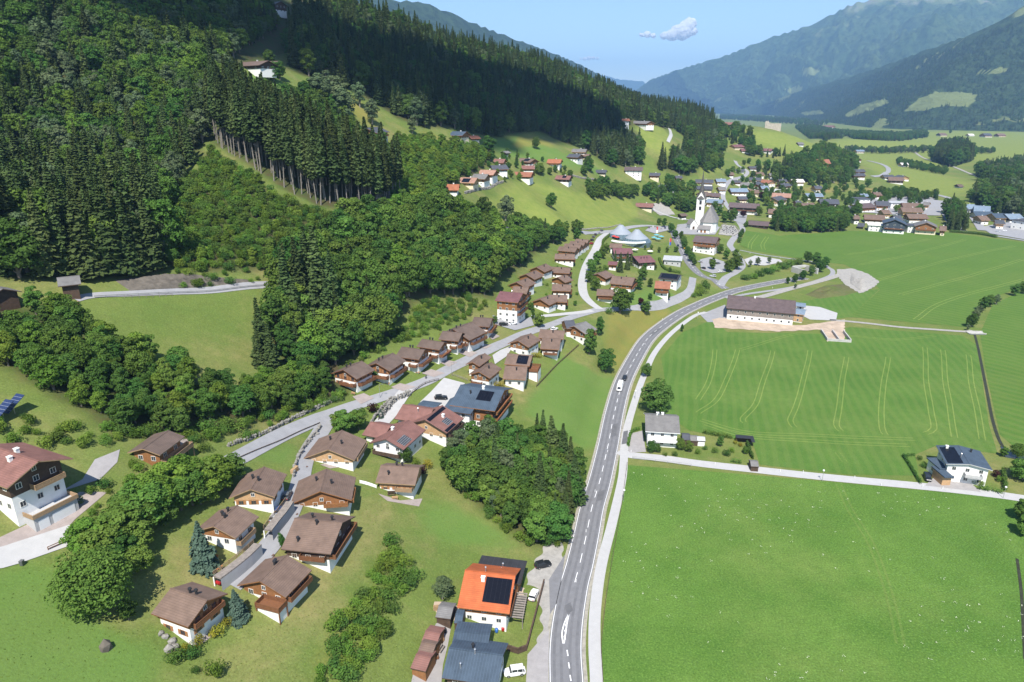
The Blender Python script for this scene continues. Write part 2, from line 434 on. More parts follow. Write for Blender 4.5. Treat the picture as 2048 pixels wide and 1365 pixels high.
YARD = mat('grey paving', (0.30, 0.285, 0.28), 0.9, 0.10, 0.6)
PINKPAVE = mat('reddish block paving', (0.30, 0.255, 0.235), 0.9, 0.12, 0.8)
EARTH = mat('bare earth', (0.22, 0.15, 0.09), 0.95, 0.3, 0.25, bump=0.4)
SAND = mat('trampled sandy ground', (0.42, 0.33, 0.25), 0.95, 0.25, 0.2, bump=0.4)
WATER = mat('stream water', (0.035, 0.04, 0.035), 0.08, 0.3, 0.3, spec=0.5)
DITCH = mat('ditch water and weed', (0.035, 0.038, 0.022), 0.6, 0.35, 0.6, spec=0.2)

# woodland floor: where the stands of trees stand (outlines on the photograph, on the ground)
WOODS_PX = {
 'west': [(-60,380),(200,400),(330,440),(342,545),(250,557),(140,555),(-60,560)],
 'pines': [(420,285),(480,322),(560,375),(640,415),(782,437),(805,400),(745,382),(655,352),(565,306),(485,255),(440,240)],
 'regrowth': [(330,430),(420,300),(540,382),(640,428),(780,450),(720,475),(600,500),(540,540),(345,545)],
 'behind': [(480,205),(560,212),(640,196),(685,205),(695,262),(722,300),(765,300),(790,360),(745,378),(655,348),(565,300),(490,250)],
 'bright': [(780,290),(850,285),(940,295),(985,325),(960,350),(890,375),(880,420),(800,430),(780,400)],
 'central': [(560,560),(690,470),(800,440),(890,430),(940,450),(1010,470),(1100,480),(1080,500),(1030,545),(990,565),(985,600),(940,590),(840,600),(790,650),(770,690),(700,720),(690,750),(600,755),(545,690),(560,620)],
 'lower': [(-60,600),(140,625),(195,680),(325,728),(430,778),(505,775),(560,772),(640,745),(700,745),(685,795),(560,830),(450,860),(380,870),(230,868),(180,830),(120,800),(0,730),(-60,720)],
 'copse': [(895,940),(960,890),(1080,890),(1138,935),(1158,985),(1148,1045),(1130,1090),(1060,1090),(990,1035),(940,995)],
 'upper': [(-60,-30),(470,-40),(520,10),(560,60),(480,105),(455,190),(425,260),(330,425),(200,400),(-60,380)],
 'ridge': [(590,145),(575,90),(600,40),(700,24),(880,92),(1000,118),(1100,148),(1250,212),(1350,225),(1400,240),(1438,262),(1425,290),(1405,335),(1380,352),(1360,350),(1300,335),(1340,318),(1400,300),(1345,255),(1250,252),(1235,275),(1290,310),(1280,330),(1220,335),(1180,305),(1070,262),(985,275),(900,258),(840,255),(790,235),(730,190),(650,165)],
}
WOODS = {k: wpoly(v, 20) for k, v in WOODS_PX.items()}
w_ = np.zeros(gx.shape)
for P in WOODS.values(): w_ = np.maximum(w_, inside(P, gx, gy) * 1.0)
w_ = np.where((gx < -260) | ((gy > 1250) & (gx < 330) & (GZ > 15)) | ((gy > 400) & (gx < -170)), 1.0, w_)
nx_, ny_ = len(GX), len(GY)
ii, jj = np.meshgrid(np.arange(nx_-1), np.arange(ny_-1)); ii, jj = ii.ravel(), jj.ravel()
q0 = jj*nx_+ii
tri = np.concatenate([np.stack([q0, q0+1, q0+nx_+1], 1), np.stack([q0, q0+nx_+1, q0+nx_], 1)])
me = mesh_np('ground', np.column_stack([gx.ravel(), gy.ravel(), GZ.ravel()]), tri, G_BASE, smooth=True)
SOFT = {'fresh': [[(1120,700),(1200,752),(1232,745),(1222,820),(1195,905),(1140,885),(1050,835),(1060,790),(1110,735)], [(985,285),(1060,266),(1085,280),(1130,310),(1210,338),(1235,355),(1200,352),(1150,338),(1105,325),(1040,315),(1000,315)], [(905,1010),(990,1050),(1060,1100),(900,1090),(830,1050),(840,1000)],
   [(560,905),(640,850),(600,890),(588,930),(545,930),(480,920)], [(-60,1150),(100,1130),(180,1240),(300,1290),(340,1400),(-60,1400)], [(475,150),(560,150),(570,190),(520,200)], [(1180,620),(1250,600),(1330,560),(1350,600),(1250,625)]],
  'gold': [[(1330,640),(1345,612),(1310,606),(1210,628),(1213,660),(1205,700),(1228,720),(1215,765),(1250,742),(1290,675)], [(1040,270),(1062,262),(1085,275),(1120,300),(1085,290),(1020,300)], [(690,195),(720,200),(745,245),(720,250)], [(830,262),(900,275),(890,285),(835,272)], [(620,1365),(700,1240),(745,1130),(760,1110),(735,1230),(680,1365)]],
  'hay': [[(1500,262),(1535,262),(1580,270),(1650,302),(1600,308),(1560,300),(1500,282)], [(1000,390),(960,405),(945,430),(1020,450),(1110,455),(1160,458),(1240,455),(1280,430),(1262,400),(1210,395),(1150,385),(1075,365),(1040,355)], [(1655,290),(1720,268),(1900,262),(2100,266),(2100,330),(1960,318),(1870,345),(1960,370),(1900,400),(1790,370),(1730,330)], [(1560,290),(1610,276),(1680,310),(1640,305)], [(1380,290),(1445,320),(1440,345),(1400,350)], [(1265,255),(1320,252),(1345,280),(1335,318),(1300,300)], [(540,-20),(700,-20),(690,12),(560,10)]],
  'barley': [[(1735,380),(1780,375),(1790,395),(1745,400)],[(1602,374),(1660,372),(1690,382),(1640,388),(1605,384)],[(1715,378),(1770,374),(1790,384),(1730,388)],[(1770,387),(1800,386),(1805,398),(1775,398)]]}
def blur(a, n):
    for _ in range(n):
        b = a.copy(); b[1:-1,1:-1] = (a[1:-1,1:-1]*2+a[:-2,1:-1]+a[2:,1:-1]+a[1:-1,:-2]+a[1:-1,2:])/6; a = b
    return a
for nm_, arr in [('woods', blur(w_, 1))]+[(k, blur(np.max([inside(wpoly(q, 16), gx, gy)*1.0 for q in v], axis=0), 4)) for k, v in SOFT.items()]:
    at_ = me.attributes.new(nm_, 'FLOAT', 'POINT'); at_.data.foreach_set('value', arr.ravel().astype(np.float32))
tag(link('ground', me), kind='structure')

# ------------------------------------------------------------ meadows
sheet('field', wpoly([(1256,931),(1500,950),(1700,968),(1960,992),(2048,1005),(2250,1030),(2700,1500),(1208,1500),(1203,1290),(1222,1110)]), G_NEAR, 0.05)
sheet('field', wpoly([(1425,640),(1455,665),(1640,668),(1700,655),(1925,672),(1952,690),(1962,745),(1978,850),(1995,908),(1870,893),(1830,910),(1838,952),(1700,950),(1520,930),(1505,885),(1380,862),(1318,820),(1330,760),(1322,715),(1365,665)]), G_MID, 0.05)
sheet('field', wpoly([(1492,462),(1560,472),(1700,462),(1900,466),(2048,486),(2048,575),(1975,598),(1935,655),(1700,635),(1760,580),(1740,556),(1690,530),(1610,519),(1500,500),(1478,490)]), G_FAR, 0.08)
sheet('field', wpoly([(1960,668),(1985,610),(2060,575),(2200,560),(2300,900),(2040,905),(2000,870),(1975,760)]), G_FAR, 0.06)
sheet('field', wpoly([(1530,615),(1690,590),(1760,578),(1700,635),(1650,640),(1590,605)]), G_MID, 0.09)
# ------------------------------------------------------------ roads, lanes, paths
MAIN_PX = [(1138,1500),(1133,1365),(1131,1300),(1136,1240),(1148,1172),(1159,1131),(1173,1069),(1184,1015),(1200,961),(1217,887),(1229,825),(1246,765),(1271,715),(1295,678),(1326,651),(1362,627),(1397,610),(1428,597),(1467,583),(1500,575),(1535,568),(1575,561),(1610,556)]
MAIN = pxline(MAIN_PX, 1.5)
ribbon('road', MAIN, -3.6, 3.6, ASPHALT, 0.06)
VILL = pxline([(1452,578),(1440,570),(1429,561),(1404,552),(1385,535),(1369,510),(1356,484),(1345,462),(1330,452)], 1.5)
ribbon('road', VILL, -3.2, 3.2, ASPHALT, 0.10)
EASTV = pxline([(1440,572),(1452,556),(1470,546),(1484,533),(1479,517),(1466,500),(1460,490),(1468,477),(1485,461),(1478,445),(1470,430),(1453,410),(1446,390),(1455,367),(1475,357),(1495,345),(1476,331),(1470,322)], 1.5)
ribbon('road', EASTV, -2.6, 2.6, LANE, 0.14)
SIDE = pxline([(1386,556),(1380,580),(1360,597),(1335,606),(1310,612),(1260,617),(1210,620),(1197,620),(1160,630),(1135,638),(1085,656),(1047,669),(1010,686),(972,703),(935,721),(900,738),(860,760),(820,776),(785,788),(760,796),(710,812),(660,831),(635,840),(597,856),(560,873),(500,905),(468,922),(430,940)], 1.5)
ribbon('road', SIDE, -2.3, 2.3, LANE, 0.16)
LANE1 = pxline([(660,836),(650,852),(635,876),(618,902),(608,930),(602,960),(592,996),(578,1030),(560,1064),(533,1100),(494,1140),(462,1172)], 1.2)
ribbon('road', LANE1, -2.2, 2.2, LANE, 0.20)
LANE2 = pxline([(818,778),(806,790),(795,806),(780,828),(765,845),(757,856)], 1.2)
ribbon('road', LANE2, -2.2, 2.2, CONCRETE_PATH, 0.22)
LANE3 = pxline([(1199,619),(1182,607),(1168,590),(1165,565),(1172,535),(1185,510),(1197,486),(1211,471),(1230,464)], 1.5)
ribbon('road', LANE3, -2.6, 2.6, CONCRETE_PATH, 0.20)
ribbon('road', pxline([(1165,467),(1195,466),(1230,463),(1262,455),(1300,452),(1335,455)], 2), -2.6, 2.6, LANE, 0.24)
ribbon('path', pxline([(1065,634),(1100,632),(1160,626),(1185,622)], 2), -1.6, 1.6, CONCRETE_PATH, 0.22)
EAST = pxline([(1238,903),(1262,911),(1330,918),(1400,928),(1500,939),(1600,950),(1700,960),(1850,974),(1960,986),(2048,998),(2250,1030)], 2)
ribbon('road', EAST, -2.2, 2.2, CONCRETE_PATH, 0.10)
BIKE = pxline([(1195,1500),(1193,1365),(1189,1290),(1191,1214),(1203,1131),(1224,1048),(1243,965),(1247,930),(1248,903),(1250,880),(1256,850),(1266,815),(1280,772),(1291,745),(1307,710),(1330,680),(1357,655),(1390,632),(1412,625)], 1.5)
ribbon('path', BIKE, -1.35, 1.35, CONCRETE_PATH, 0.13)
ribbon('path', pxline([(1640,524),(1655,535),(1665,542),(1661,552),(1625,565),(1575,577),(1500,588),(1452,597)], 2), -1.6, 1.6, LANE, 0.16)
ribbon('path', pxline([(1480,501),(1525,510),(1565,516),(1608,522),(1640,526)], 2), -1.3, 1.3, LANE, 0.16)
ribbon('path', pxline([(1490,600),(1525,594),(1575,580),(1650,560),(1690,547)], 2), -2.6, 2.6, GRAVEL, 0.20)
ribbon('path', pxline([(1660,641),(1690,643),(1740,648),(1800,655),(1870,660),(1932,664),(1945,662)], 2), -1.5, 1.5, GRAVEL, 0.16)
ribbon('road', pxline([(150,600),(185,592),(270,588),(360,584),(450,578),(545,570)], 1.5), -1.6, 1.6, LANE, 0.16)
ribbon('road', pxline([(-40,1120),(0,1118),(50,1102),(100,1085),(150,1068)], 1.5), -2.6, 2.6, CONCRETE_PATH, 0.14)
ribbon('path', pxline([(1322,250),(1338,258),(1342,270),(1336,285)], 4), -2.2, 2.2, CONCRETE_PATH, 0.5)
ribbon('road', pxline([(1735,322),(1765,330),(1777,340),(1768,350),(1745,354)], 5), -4, 4, LANE, 0.5)
ribbon('path', pxline([(1830,305),(1850,318),(1900,332),(1950,352),(2000,368)], 6), -2.5, 2.5, GRAVEL, 0.5)
ribbon('road', pxline([(1880,402),(1890,425),(1905,450),(1925,462)], 3), -4, 4, LANE, 0.4)
ribbon('road', pxline([(1910,462),(1960,468),(2048,482),(2120,492)], 3), -2.5, 2.5, LANE, 0.4)
ribbon('road', pxline([(1862,388),(1900,398),(1930,420),(1950,440),(1965,462)], 3), -4, 4, LANE, 0.45)
ribbon('path', pxline([(1290,408),(1330,430),(1370,440),(1395,442)], 3), -1.8, 1.8, CONCRETE_PATH, 0.35)

# paved and gravel areas
def area(pl, m, lift, name='pavement'):
    W = wpoly(pl, 3 if m is GRAVEL or m is SAND else 8)
    if m is GRAVEL or m is SAND: W = W+np.column_stack([np.sin(W[:,1]*.9+W[:,0]*.4), np.cos(W[:,0]*.8-W[:,1]*.3)])*.5
    return sheet(name, W, m, lift)
area([(888,757),(930,768),(910,800),(895,818),(840,806),(862,785)], CONCRETE_PATH, 0.26)
area([(985,632),(1040,644),(1062,635),(1068,652),(1030,662),(990,650)], LANE, 0.26)
area([(1000,702),(1030,690),(1012,715),(990,730),(985,712)], CONCRETE_PATH, 0.28)
for q in ([(705,795),(728,788),(748,798),(722,810)],[(782,776),(800,768),(832,775),(806,784)],[(843,748),(862,740),(890,748),(868,756)],[(880,727),(893,721),(915,726),(898,735)],[(917,707),(930,700),(955,707),(940,716)],[(950,694),(962,688),(985,692),(972,699)],[(975,672),(988,668),(1000,674),(985,681)]):
    area(q, PINKPAVE, 0.27)
area([(55,1050),(110,1015),(160,985),(215,985),(150,1040),(120,1075),(0,1112),(-20,1085)], PINKPAVE, 0.10)
area([(1110,1070),(1128,1100),(1112,1190),(1100,1290),(1095,1365),(1060,1365),(1085,1250),(1075,1180),(1050,1170),(1062,1140),(1085,1100)], GRAVEL, 0.04)
area([(1055,1310),(1098,1260),(1096,1365),(1050,1400)], YARD, 0.08)
area([(1098,1160),(1130,1110),(1118,1200),(1100,1230)], ASPHALT, 0.09)
area([(1262,868),(1285,862),(1292,905),(1260,906),(1250,895)], YARD, 0.12)
area([(1872,952),(1898,957),(1935,962),(1962,985),(1850,972)], YARD, 0.13)
area([(1400,520),(1420,515),(1450,525),(1452,545),(1425,548),(1402,540)], LANE, 0.30)
area([(1300,455),(1340,455),(1335,462),(1310,468),(1290,462)], LANE, 0.34)
area([(1488,520),(1510,512),(1560,520),(1565,525),(1530,532),(1495,530)], CONCRETE_PATH, 0.25)
area([(1355,450),(1400,445),(1440,455),(1430,470),(1380,470),(1350,468)], LANE, 0.28)
area([(1290,410),(1330,405),(1350,430),(1320,432)], GRAVEL, 0.32)
area([(1400,630),(1450,610),(1462,645),(1415,645)], LANE, 0.12)
area([(1425,640),(1440,636),(1600,652),(1690,640),(1690,680),(1655,684),(1640,660),(1560,664),(1430,656)], SAND, 0.14)
area([(1590,610),(1640,615),(1675,627),(1672,642),(1620,640),(1600,630)], CONCRETE_PATH, 0.16)
area([(1750,392),(1770,388),(1860,395),(1900,410),(1880,432),(1780,430),(1720,425),(1700,405)], LANE, 0.38)
area([(1960,455),(2048,440),(2100,470),(2048,480),(1980,468)], LANE, 0.42)
area([(1460,440),(1480,425),(1475,400),(1500,408),(1490,450)], LANE, 0.36)
area([(270,915),(330,905),(395,878),(350,880),(300,900)], PINKPAVE, 0.12)
area([(120,985),(165,960),(190,920),(240,900),(235,925),(200,960)], YARD, 0.12)
for q in ([(1130,1212),(1141,1205),(1146,1222),(1134,1230)],[(1196,985),(1210,980),(1206,1000),(1192,1004)],[(1226,850),(1236,847),(1232,872),(1221,876)],[(1300,668),(1312,660),(1325,655),(1316,664),(1304,673)]): area(q, mat('asphalt repair', (0.12,0.12,0.125), .85, .15, .6), 0.078, 'road_patch')
area([(1243,890),(1254,888),(1256,862),(1247,864)], mat('asphalt repair', (0.12,0.12,0.125)), 0.145, 'road_patch')
for q in ([(362,1268),(380,1292),(405,1288),(440,1262),(425,1248),(400,1268)],[(756,988),(775,1003),(838,1014),(845,998),(800,1002)],[(512,1008),(545,1012),(560,1000),(530,996)],[(640,1005),(670,1018),(692,1010),(665,1002)],[(640,930),(660,938),(690,934),(665,926)]): area(q, PINKPAVE, 0.1, 'patio')
area([(826,1350),(852,1290),(872,1248),(905,1240),(896,1290),(886,1330),(880,1400),(815,1400)], YARD, 0.09)
area([(870,1205),(915,1212),(912,1240),(875,1240)], SAND, 0.085)
area([(1008,1225),(1045,1210),(1052,1180),(1040,1172),(1030,1200)], SAND, 0.07)
# water
strm = pxline([(1949,668),(1957,700),(1965,740),(1975,790),(1985,840),(1998,880),(2012,903)], 2)
tag(ribbon('stream', strm, -0.55, 0.55, DITCH, 0.09), kind='structure')
area([(2000,893),(2025,902),(2048,908),(2100,912),(2060,925),(2010,915)], WATER, 0.11, 'pond')
ribbon('stream', pxline([(2034,1118),(2042,1180),(2046,1240),(2050,1320)], 2), -0.35, 0.35, DITCH, 0.09)

# gravel heap beside the farm track: a low mound of its own
def mound(name, pl, m, height, lift, k=22, seed=1):
    W = wpoly(pl, 5); cx, cyy = W.mean(0); n = len(W); V = []; F = []
    rg = np.random.default_rng(seed); ph = rg.random(8)*6
    for a in range(k+1):
        s = a/k
        for p in W:
            x = cx+(p[0]-cx)*(1-s); y = cyy+(p[1]-cyy)*(1-s)
            bumpy = 1+0.25*math.sin(x*0.8+ph[0])*math.sin(y*0.5+ph[1])+0.12*math.sin(x*1.9+ph[2]+y*1.3)
            V.append((x, y, float(hgt(x, y))+lift+height*min(1, s*2.2)**0.8*bumpy*(0.6+0.4*math.sin(p[0]*0.15+ph[3]))))
    for a in range(k):
        for i in range(n): F.append((a*n+i, a*n+(i+1)%n, (a+1)*n+(i+1)%n, (a+1)*n+i))
    me = mesh_np(name, V, F, m, True); return link(name, me)
area([(1672,540),(1705,538),(1735,548),(1760,565),(1740,580),(1720,588),(1690,570),(1675,553)], GRAVEL, 0.24)
tag(mound('gravel_mound', [(1700,546),(1735,550),(1757,565),(1738,578),(1722,586),(1700,568)], GRAVEL, 2.5, 0.05), 'pale grey gravel mound at the end of the farm track', 'gravel heap')
tag(mound('soil_heap', [(1610,590),(1650,572),(1690,568),(1718,584),(1690,592),(1640,598)], grass('weedy soil', (0.10,0.13,0.035), (0.13,0.11,0.06), (0.2,0.16,0.09), 0.7), 2.2, 0.05, seed=3), 'long weedy soil heap beside the gravel mound', 'soil heap')

# wheel tracks worn darker into the main road
WORN = mat('worn asphalt', (0.145, 0.145, 0.152), 0.8, 0.15, 0.4)
for o_ in (-2.45, -0.95, 0.95, 2.45): ribbon('road', MAIN, o_-.32, o_+.32, WORN, 0.075, 1)
# painted lines on the main road
def dashes(P, off, w, on, gap, lift, start=0.0):
    s = np.concatenate([[0], np.cumsum(np.linalg.norm(np.diff(P, axis=0), axis=1))]); V = []; F = []
    x = start
    while x + on < s[-1]:
        ss = np.linspace(x, x+on, max(2, int(on/1.5)+1)); q = np.column_stack([np.interp(ss, s, P[:,0]), np.interp(ss, s, P[:,1])])
        a, b = offset_line(q, off-w/2), offset_line(q, off+w/2); n = len(V)
        for k in range(len(q)):
            V += [(a[k][0], a[k][1], float(hgt(*a[k]))+lift), (b[k][0], b[k][1], float(hgt(*b[k]))+lift)]
        for k in range(len(q)-1): F.append((n+2*k, n+2*k+1, n+2*k+3, n+2*k+2))
        x += on+gap
    return V, F
def paint(name, V, F, m=PAINT): tag(link(name, mesh_np(name, V, np.array(F), m)), kind='structure')
L_ = 0.09
ribbon('road_marking', MAIN, -3.40, -3.27, PAINT, L_, 1); ribbon('road_marking', MAIN, 3.27, 3.40, PAINT, L_, 1)
V, F = dashes(MAIN, 0.0, 0.16, 4.0, 4.0, L_, 47.0); paint('road_marking', V, F)
V, F = dashes(VILL, 0.0, 0.25, 3.0, 4.0, 0.13); paint('road_marking', V, F)
# hatched island line at the near bend
k0 = [(1138,1228),(1134,1247),(1131,1268),(1128,1288)]; k1 = [(1138,1228),(1129,1247),(1124,1268),(1126,1288)]
for pl in (k0, k1): ribbon('road_marking', pxline(pl, 0.7), -0.14, 0.14, PAINT, L_+0.005, 1)
for y in (1240,1252,1264,1276): ribbon('road_marking', pxline([(1132-(y-1240)*0.1, y-3),(1135-(y-1240)*0.13, y+4)], 0.5), -0.14, 0.14, PAINT, L_+0.01, 1)
for y in (1310,1335,1360): ribbon('road_marking', pxline([(1134+(y-1310)*0.12, y-9),(1136+(y-1310)*0.12, y+3)], 0.6), -0.12, 0.12, PAINT, L_+0.01, 1)
# grass verge between the main road and the cycle path, gravel shoulder
ribbon('verge', MAIN, 3.6, 4.4, mat('verge gravel', (0.30,0.28,0.23), 0.95, 0.25, 0.8), 0.055, 2)
ribbon('verge', MAIN, -4.3, -3.6, mat('verge gravel', (0.30,0.28,0.23)), 0.055, 2)
# mowing tracks: pairs of wheel lines pressed into the hay meadows
def wheel_track(pl, gauge=1.9, w=0.42, m=G_TRACK, lift=0.075):
    P = pxline(pl, 3); P = P + 0.25*np.column_stack([np.sin(P[:,1]*0.11), np.cos(P[:,0]*0.13)])
    for s in (-gauge/2, gauge/2):
        q = offset_line(P, s); ribbon('mown_track', q, -w/2, w/2, m, lift, 1)
for pl in ([(1475,700),(1455,760),(1432,800),(1400,822),(1395,826)], [(1545,702),(1525,770),(1510,810),(1485,838),(1490,846)], [(1620,702),(1605,770),(1590,815),(1580,842),(1590,856)],
           [(1692,715),(1685,770),(1676,820),(1672,850),(1682,862)], [(1775,715),(1768,770),(1762,820),(1765,858),(1772,870)], [(1850,695),(1853,760),(1860,820),(1868,858),(1852,868)],
           [(1885,700),(1893,770),(1900,830),(1910,875)], [(1935,710),(1945,770),(1955,830),(1965,880)], [(1480,700),(1600,668),(1700,672),(1790,680),(1870,672)],
           [(1430,700),(1420,760),(1395,800)], [(1400,840),(1500,866),(1650,872),(1830,880)], [(1410,848),(1500,874),(1650,884),(1820,892)]):
    wheel_track(pl)
for pl in ([(1515,470),(1502,485),(1500,498)], [(1535,474),(1525,488),(1528,500)], [(2030,492),(1900,520),(1760,560),(1745,568)], [(1930,480),(1820,510),(1720,530)], [(2045,520),(1930,555),(1800,590)], [(2048,560),(1900,600),(1830,640)], [(1860,478),(1760,500),(1690,510)]):
    wheel_track(pl, 2.6, 0.6, G_TRACK, 0.11)
for pl in ([(1676,905),(1690,925)], [(1676,970),(1700,1020),(1745,1090),(1775,1180),(1800,1290)]): wheel_track(pl, 1.6, 0.6, G_FAINT, 0.075)

# ------------------------------------------------------------ mountains
def mountain_mat(name, forest, forest2, meadow, rock, patch=0.55, rockz=1e9, sc=1.0):
    m = bpy.data.materials.new(name); m.use_nodes = True
    nt = m.node_tree; N, L = nt.nodes, nt.links
    b = N['Principled BSDF']; b.inputs['Roughness'].default_value = 1.0; b.inputs['Specular IOR Level'].default_value = 0.0
    tc = N.new('ShaderNodeTexCoord'); ge = N.new('ShaderNodeSeparateXYZ'); L.new(tc.outputs['Object'], ge.inputs[0])
    def noise(s, det=6.0, rough=0.6):
        n = N.new('ShaderNodeTexNoise'); n.inputs['Scale'].default_value = s*sc; n.inputs['Detail'].default_value = det; n.inputs['Roughness'].default_value = rough
        L.new(tc.outputs['Object'], n.inputs['Vector']); return n.outputs[0]
    def rng_(x, lo, hi):
        r = N.new('ShaderNodeMapRange'); r.inputs[1].default_value = lo; r.inputs[2].default_value = hi; L.new(x, r.inputs[0]); return r.outputs[0]
    def mix(f, a, c):
        x = N.new('ShaderNodeMix'); x.data_type = 'RGBA'; L.new(f, x.inputs[0])
        for i, s in ((6, a), (7, c)):
            if isinstance(s, tuple): x.inputs[i].default_value = (*s, 1)
            else: L.new(s, x.inputs[i])
        return x.outputs[2]
    c = mix(rng_(noise(0.004, 8, 0.7), 0.4, 0.6), forest, forest2)
    c = mix(rng_(noise(0.03, 6, 0.8), 0.45, 0.62), c, tuple(x*0.45 for x in forest))
    c = mix(rng_(noise(0.0016, 4, 0.5), patch, patch+0.012), c, meadow)
    if rockz < 1e8:
        ad = N.new('ShaderNodeMath'); ad.operation = 'MULTIPLY_ADD'; L.new(noise(0.004, 8, 0.75), ad.inputs[0]); ad.inputs[1].default_value = 900; L.new(ge.outputs[2], ad.inputs[2])
        hi = rng_(ad.outputs[0], rockz, rockz+90)
        c = mix(hi, c, mix(rng_(noise(0.012, 8, 0.8), 0.47, 0.6), meadow, rock))
    ma = N.new('ShaderNodeAttribute'); ma.attribute_name = 'meadow'; c = mix(rng_(ma.outputs['Fac'], 0.35, 0.65), c, (0.19, 0.225, 0.085))
    L.new(c, b.inputs['Base Color'])
    bp = N.new('ShaderNodeBump'); bp.inputs['Strength'].default_value = 1.0; bp.inputs['Distance'].default_value = 25.0
    L.new(noise(0.03, 8, 0.75), bp.inputs['Height']); L.new(bp.outputs[0], b.inputs['Normal'])
    return m
def mountain(name, ridge, base, m, rows=90, cols=170, gully=0.07, seed=0, prof=1.25, back=0.9, clear=()):
    """ridge, base: lists of world points; the slope between them is cut by gullies, the far side falls away behind"""
    rg = np.random.default_rng(seed)
    def resample(P, n):
        P = np.array(P, float); s = np.concatenate([[0], np.cumsum(np.linalg.norm(np.diff(P, axis=0), axis=1))]); q = np.linspace(0, s[-1], n)
        return np.column_stack([np.interp(q, s, P[:,k]) for k in range(3)])
    Rg, B = resample(ridge, cols), resample(base, cols)
    f = np.linspace(0, 1, cols)
    def fb(x, y):
        o = np.zeros(np.broadcast(x, y).shape)
        for k, (a, fr) in enumerate(((1, 5), (0.6, 11), (0.45, 23), (0.3, 47), (0.2, 90))):
            p = rg_ph[k]; o = o + a*np.sin(fr*x*6.28*0.5+p[0]+1.5*np.sin(y*fr*0.9+p[1]))*np.cos(fr*y*1.1+p[2]+1.2*np.sin(fr*x*2+p[3]))
        return o
    rg_ph = rg.random((5, 4))*6.28
    rr = np.linspace(0, 1, rows)
    V = []
    hgtmax = (Rg[:,2]-B[:,2])
    for r in rr:
        p = Rg + (B-Rg)*r
        z = B[:,2] + (Rg[:,2]-B[:,2])*(1-r)**prof
        w = math.sin(math.pi*min(1, r*1.02))**0.7 if 0 < r < 1 else 0
        z = z + gully*hgtmax*fb(f, r)*w + 0.012*hgtmax*np.sin(f*300+rg_ph[0][0]+3*np.sin(f*71))*(1-r)
        V.append(np.column_stack([p[:,0], p[:,1], z]))
    bk = []
    for r in np.linspace(0, 1, 16)[1:]:
        p = Rg - (B-Rg)*r*back; bk.append(np.column_stack([p[:,0], p[:,1], Rg[:,2]*(1-r)+(-5)*r]))
    G = bk[::-1] + V; G = np.array(G); nr = len(G)
    F = [(i*cols+j, (i+1)*cols+j, (i+1)*cols+j+1, i*cols+j+1) for i in range(nr-1) for j in range(cols-1)]
    me = mesh_np(name, G.reshape(-1, 3), np.array(F), m, True)
    # normals up
    if me.polygons[len(me.polygons)//2].normal.z < 0: me.flip_normals()
    X = G.reshape(-1, 3); fm = np.zeros(len(X)); qx, qy, qd = to_px((X[:,0], X[:,1], X[:,2])); fr = np.arange(len(X)) >= 15*cols
    for P in clear: fm = np.maximum(fm, (inside(P, qx, qy) & (qd > 0) & fr)*1.0)
    a_ = me.attributes.new('meadow', 'FLOAT', 'POINT'); a_.data.foreach_set('value', fm.astype(np.float32))
    o = link(name, me); tag(o, kind='structure'); return o, G
def PT(px, py, t): return tuple(at_t(px, py, t))
def PZ(px, py, z=0.0): return tuple(at_z(px, py, z))
M1 = mountain_mat('forested slope', (0.045, 0.075, 0.03), (0.06, 0.095, 0.036), (0.17, 0.20, 0.075), (0.3,0.28,0.25), 0.62)
M2 = mountain_mat('far mountain', (0.055, 0.095, 0.04), (0.085, 0.125, 0.05), (0.16, 0.19, 0.085), (0.22, 0.205, 0.19), 0.66, 1750, 0.6)
M3 = mountain_mat('hazy mountain', (0.035, 0.06, 0.028), (0.045, 0.075, 0.032), (0.13, 0.16, 0.07), (0.3,0.28,0.25), 0.66, 1e9, 0.6)
CLEAR1 = [[(1810,222),(1835,200),(1870,184),(1900,182),(1958,190),(1940,214),(1880,212),(1850,222)],[(1685,232),(1720,210),(1770,198),(1778,206),(1740,222),(1700,235)],[(1945,148),(2000,135),(2018,140),(1990,150)],[(1600,225),(1640,220),(1650,228),(1610,232)],[(1740,258),(1760,236),(1775,238),(1765,256)]]
_, GM1 = mountain('mountain', [PT(2900,-250,3900),PT(2500,-160,3950),PT(2200,-60,4050),PT(2048,14,4200),PT(1945,70,4500),PT(1862,97,5000),PT(1780,128,5700),PT(1697,155,6600),PT(1614,178,7700),PT(1531,207,9000),PT(1490,216,9800)],
   [PZ(2900,268),PZ(2500,268),PZ(2200,266),PZ(2048,264),PZ(1900,261),PZ(1800,259),PZ(1740,256),PZ(1690,250),PZ(1640,243),PZ(1580,235),PZ(1520,229)], M1, 190, 300, 0.08, 3, clear=CLEAR1)
mountain('mountain', [PT(2500,-40,7500),PT(2250,-20,7600),PT(2150,10,7800),PT(2060,-20,8000),PT(1980,-30,8300),PT(1900,-34,8500),PT(1800,-20,8800),PT(1738,0,9000),PT(1697,12,9200),PT(1655,35,9500),PT(1606,56,9800),PT(1531,79,10200),PT(1457,110,10700),PT(1366,137,11500),PT(1353,141,11600),PT(1299,161,12500),PT(1266,186,13200),PT(1235,205,14000)],
   [PZ(2500,240),PZ(2100,240),PZ(1800,239),PZ(1600,233),PZ(1500,229),PZ(1400,227),PZ(1300,226),PZ(1230,226)], M2, 150, 260, 0.13, 8, clear=[[(1603,138),(1625,134),(1640,142),(1628,152),(1608,150)],[(1570,180),(1600,172),(1610,178),(1580,190)],[(1420,205),(1445,193),(1440,202)]])
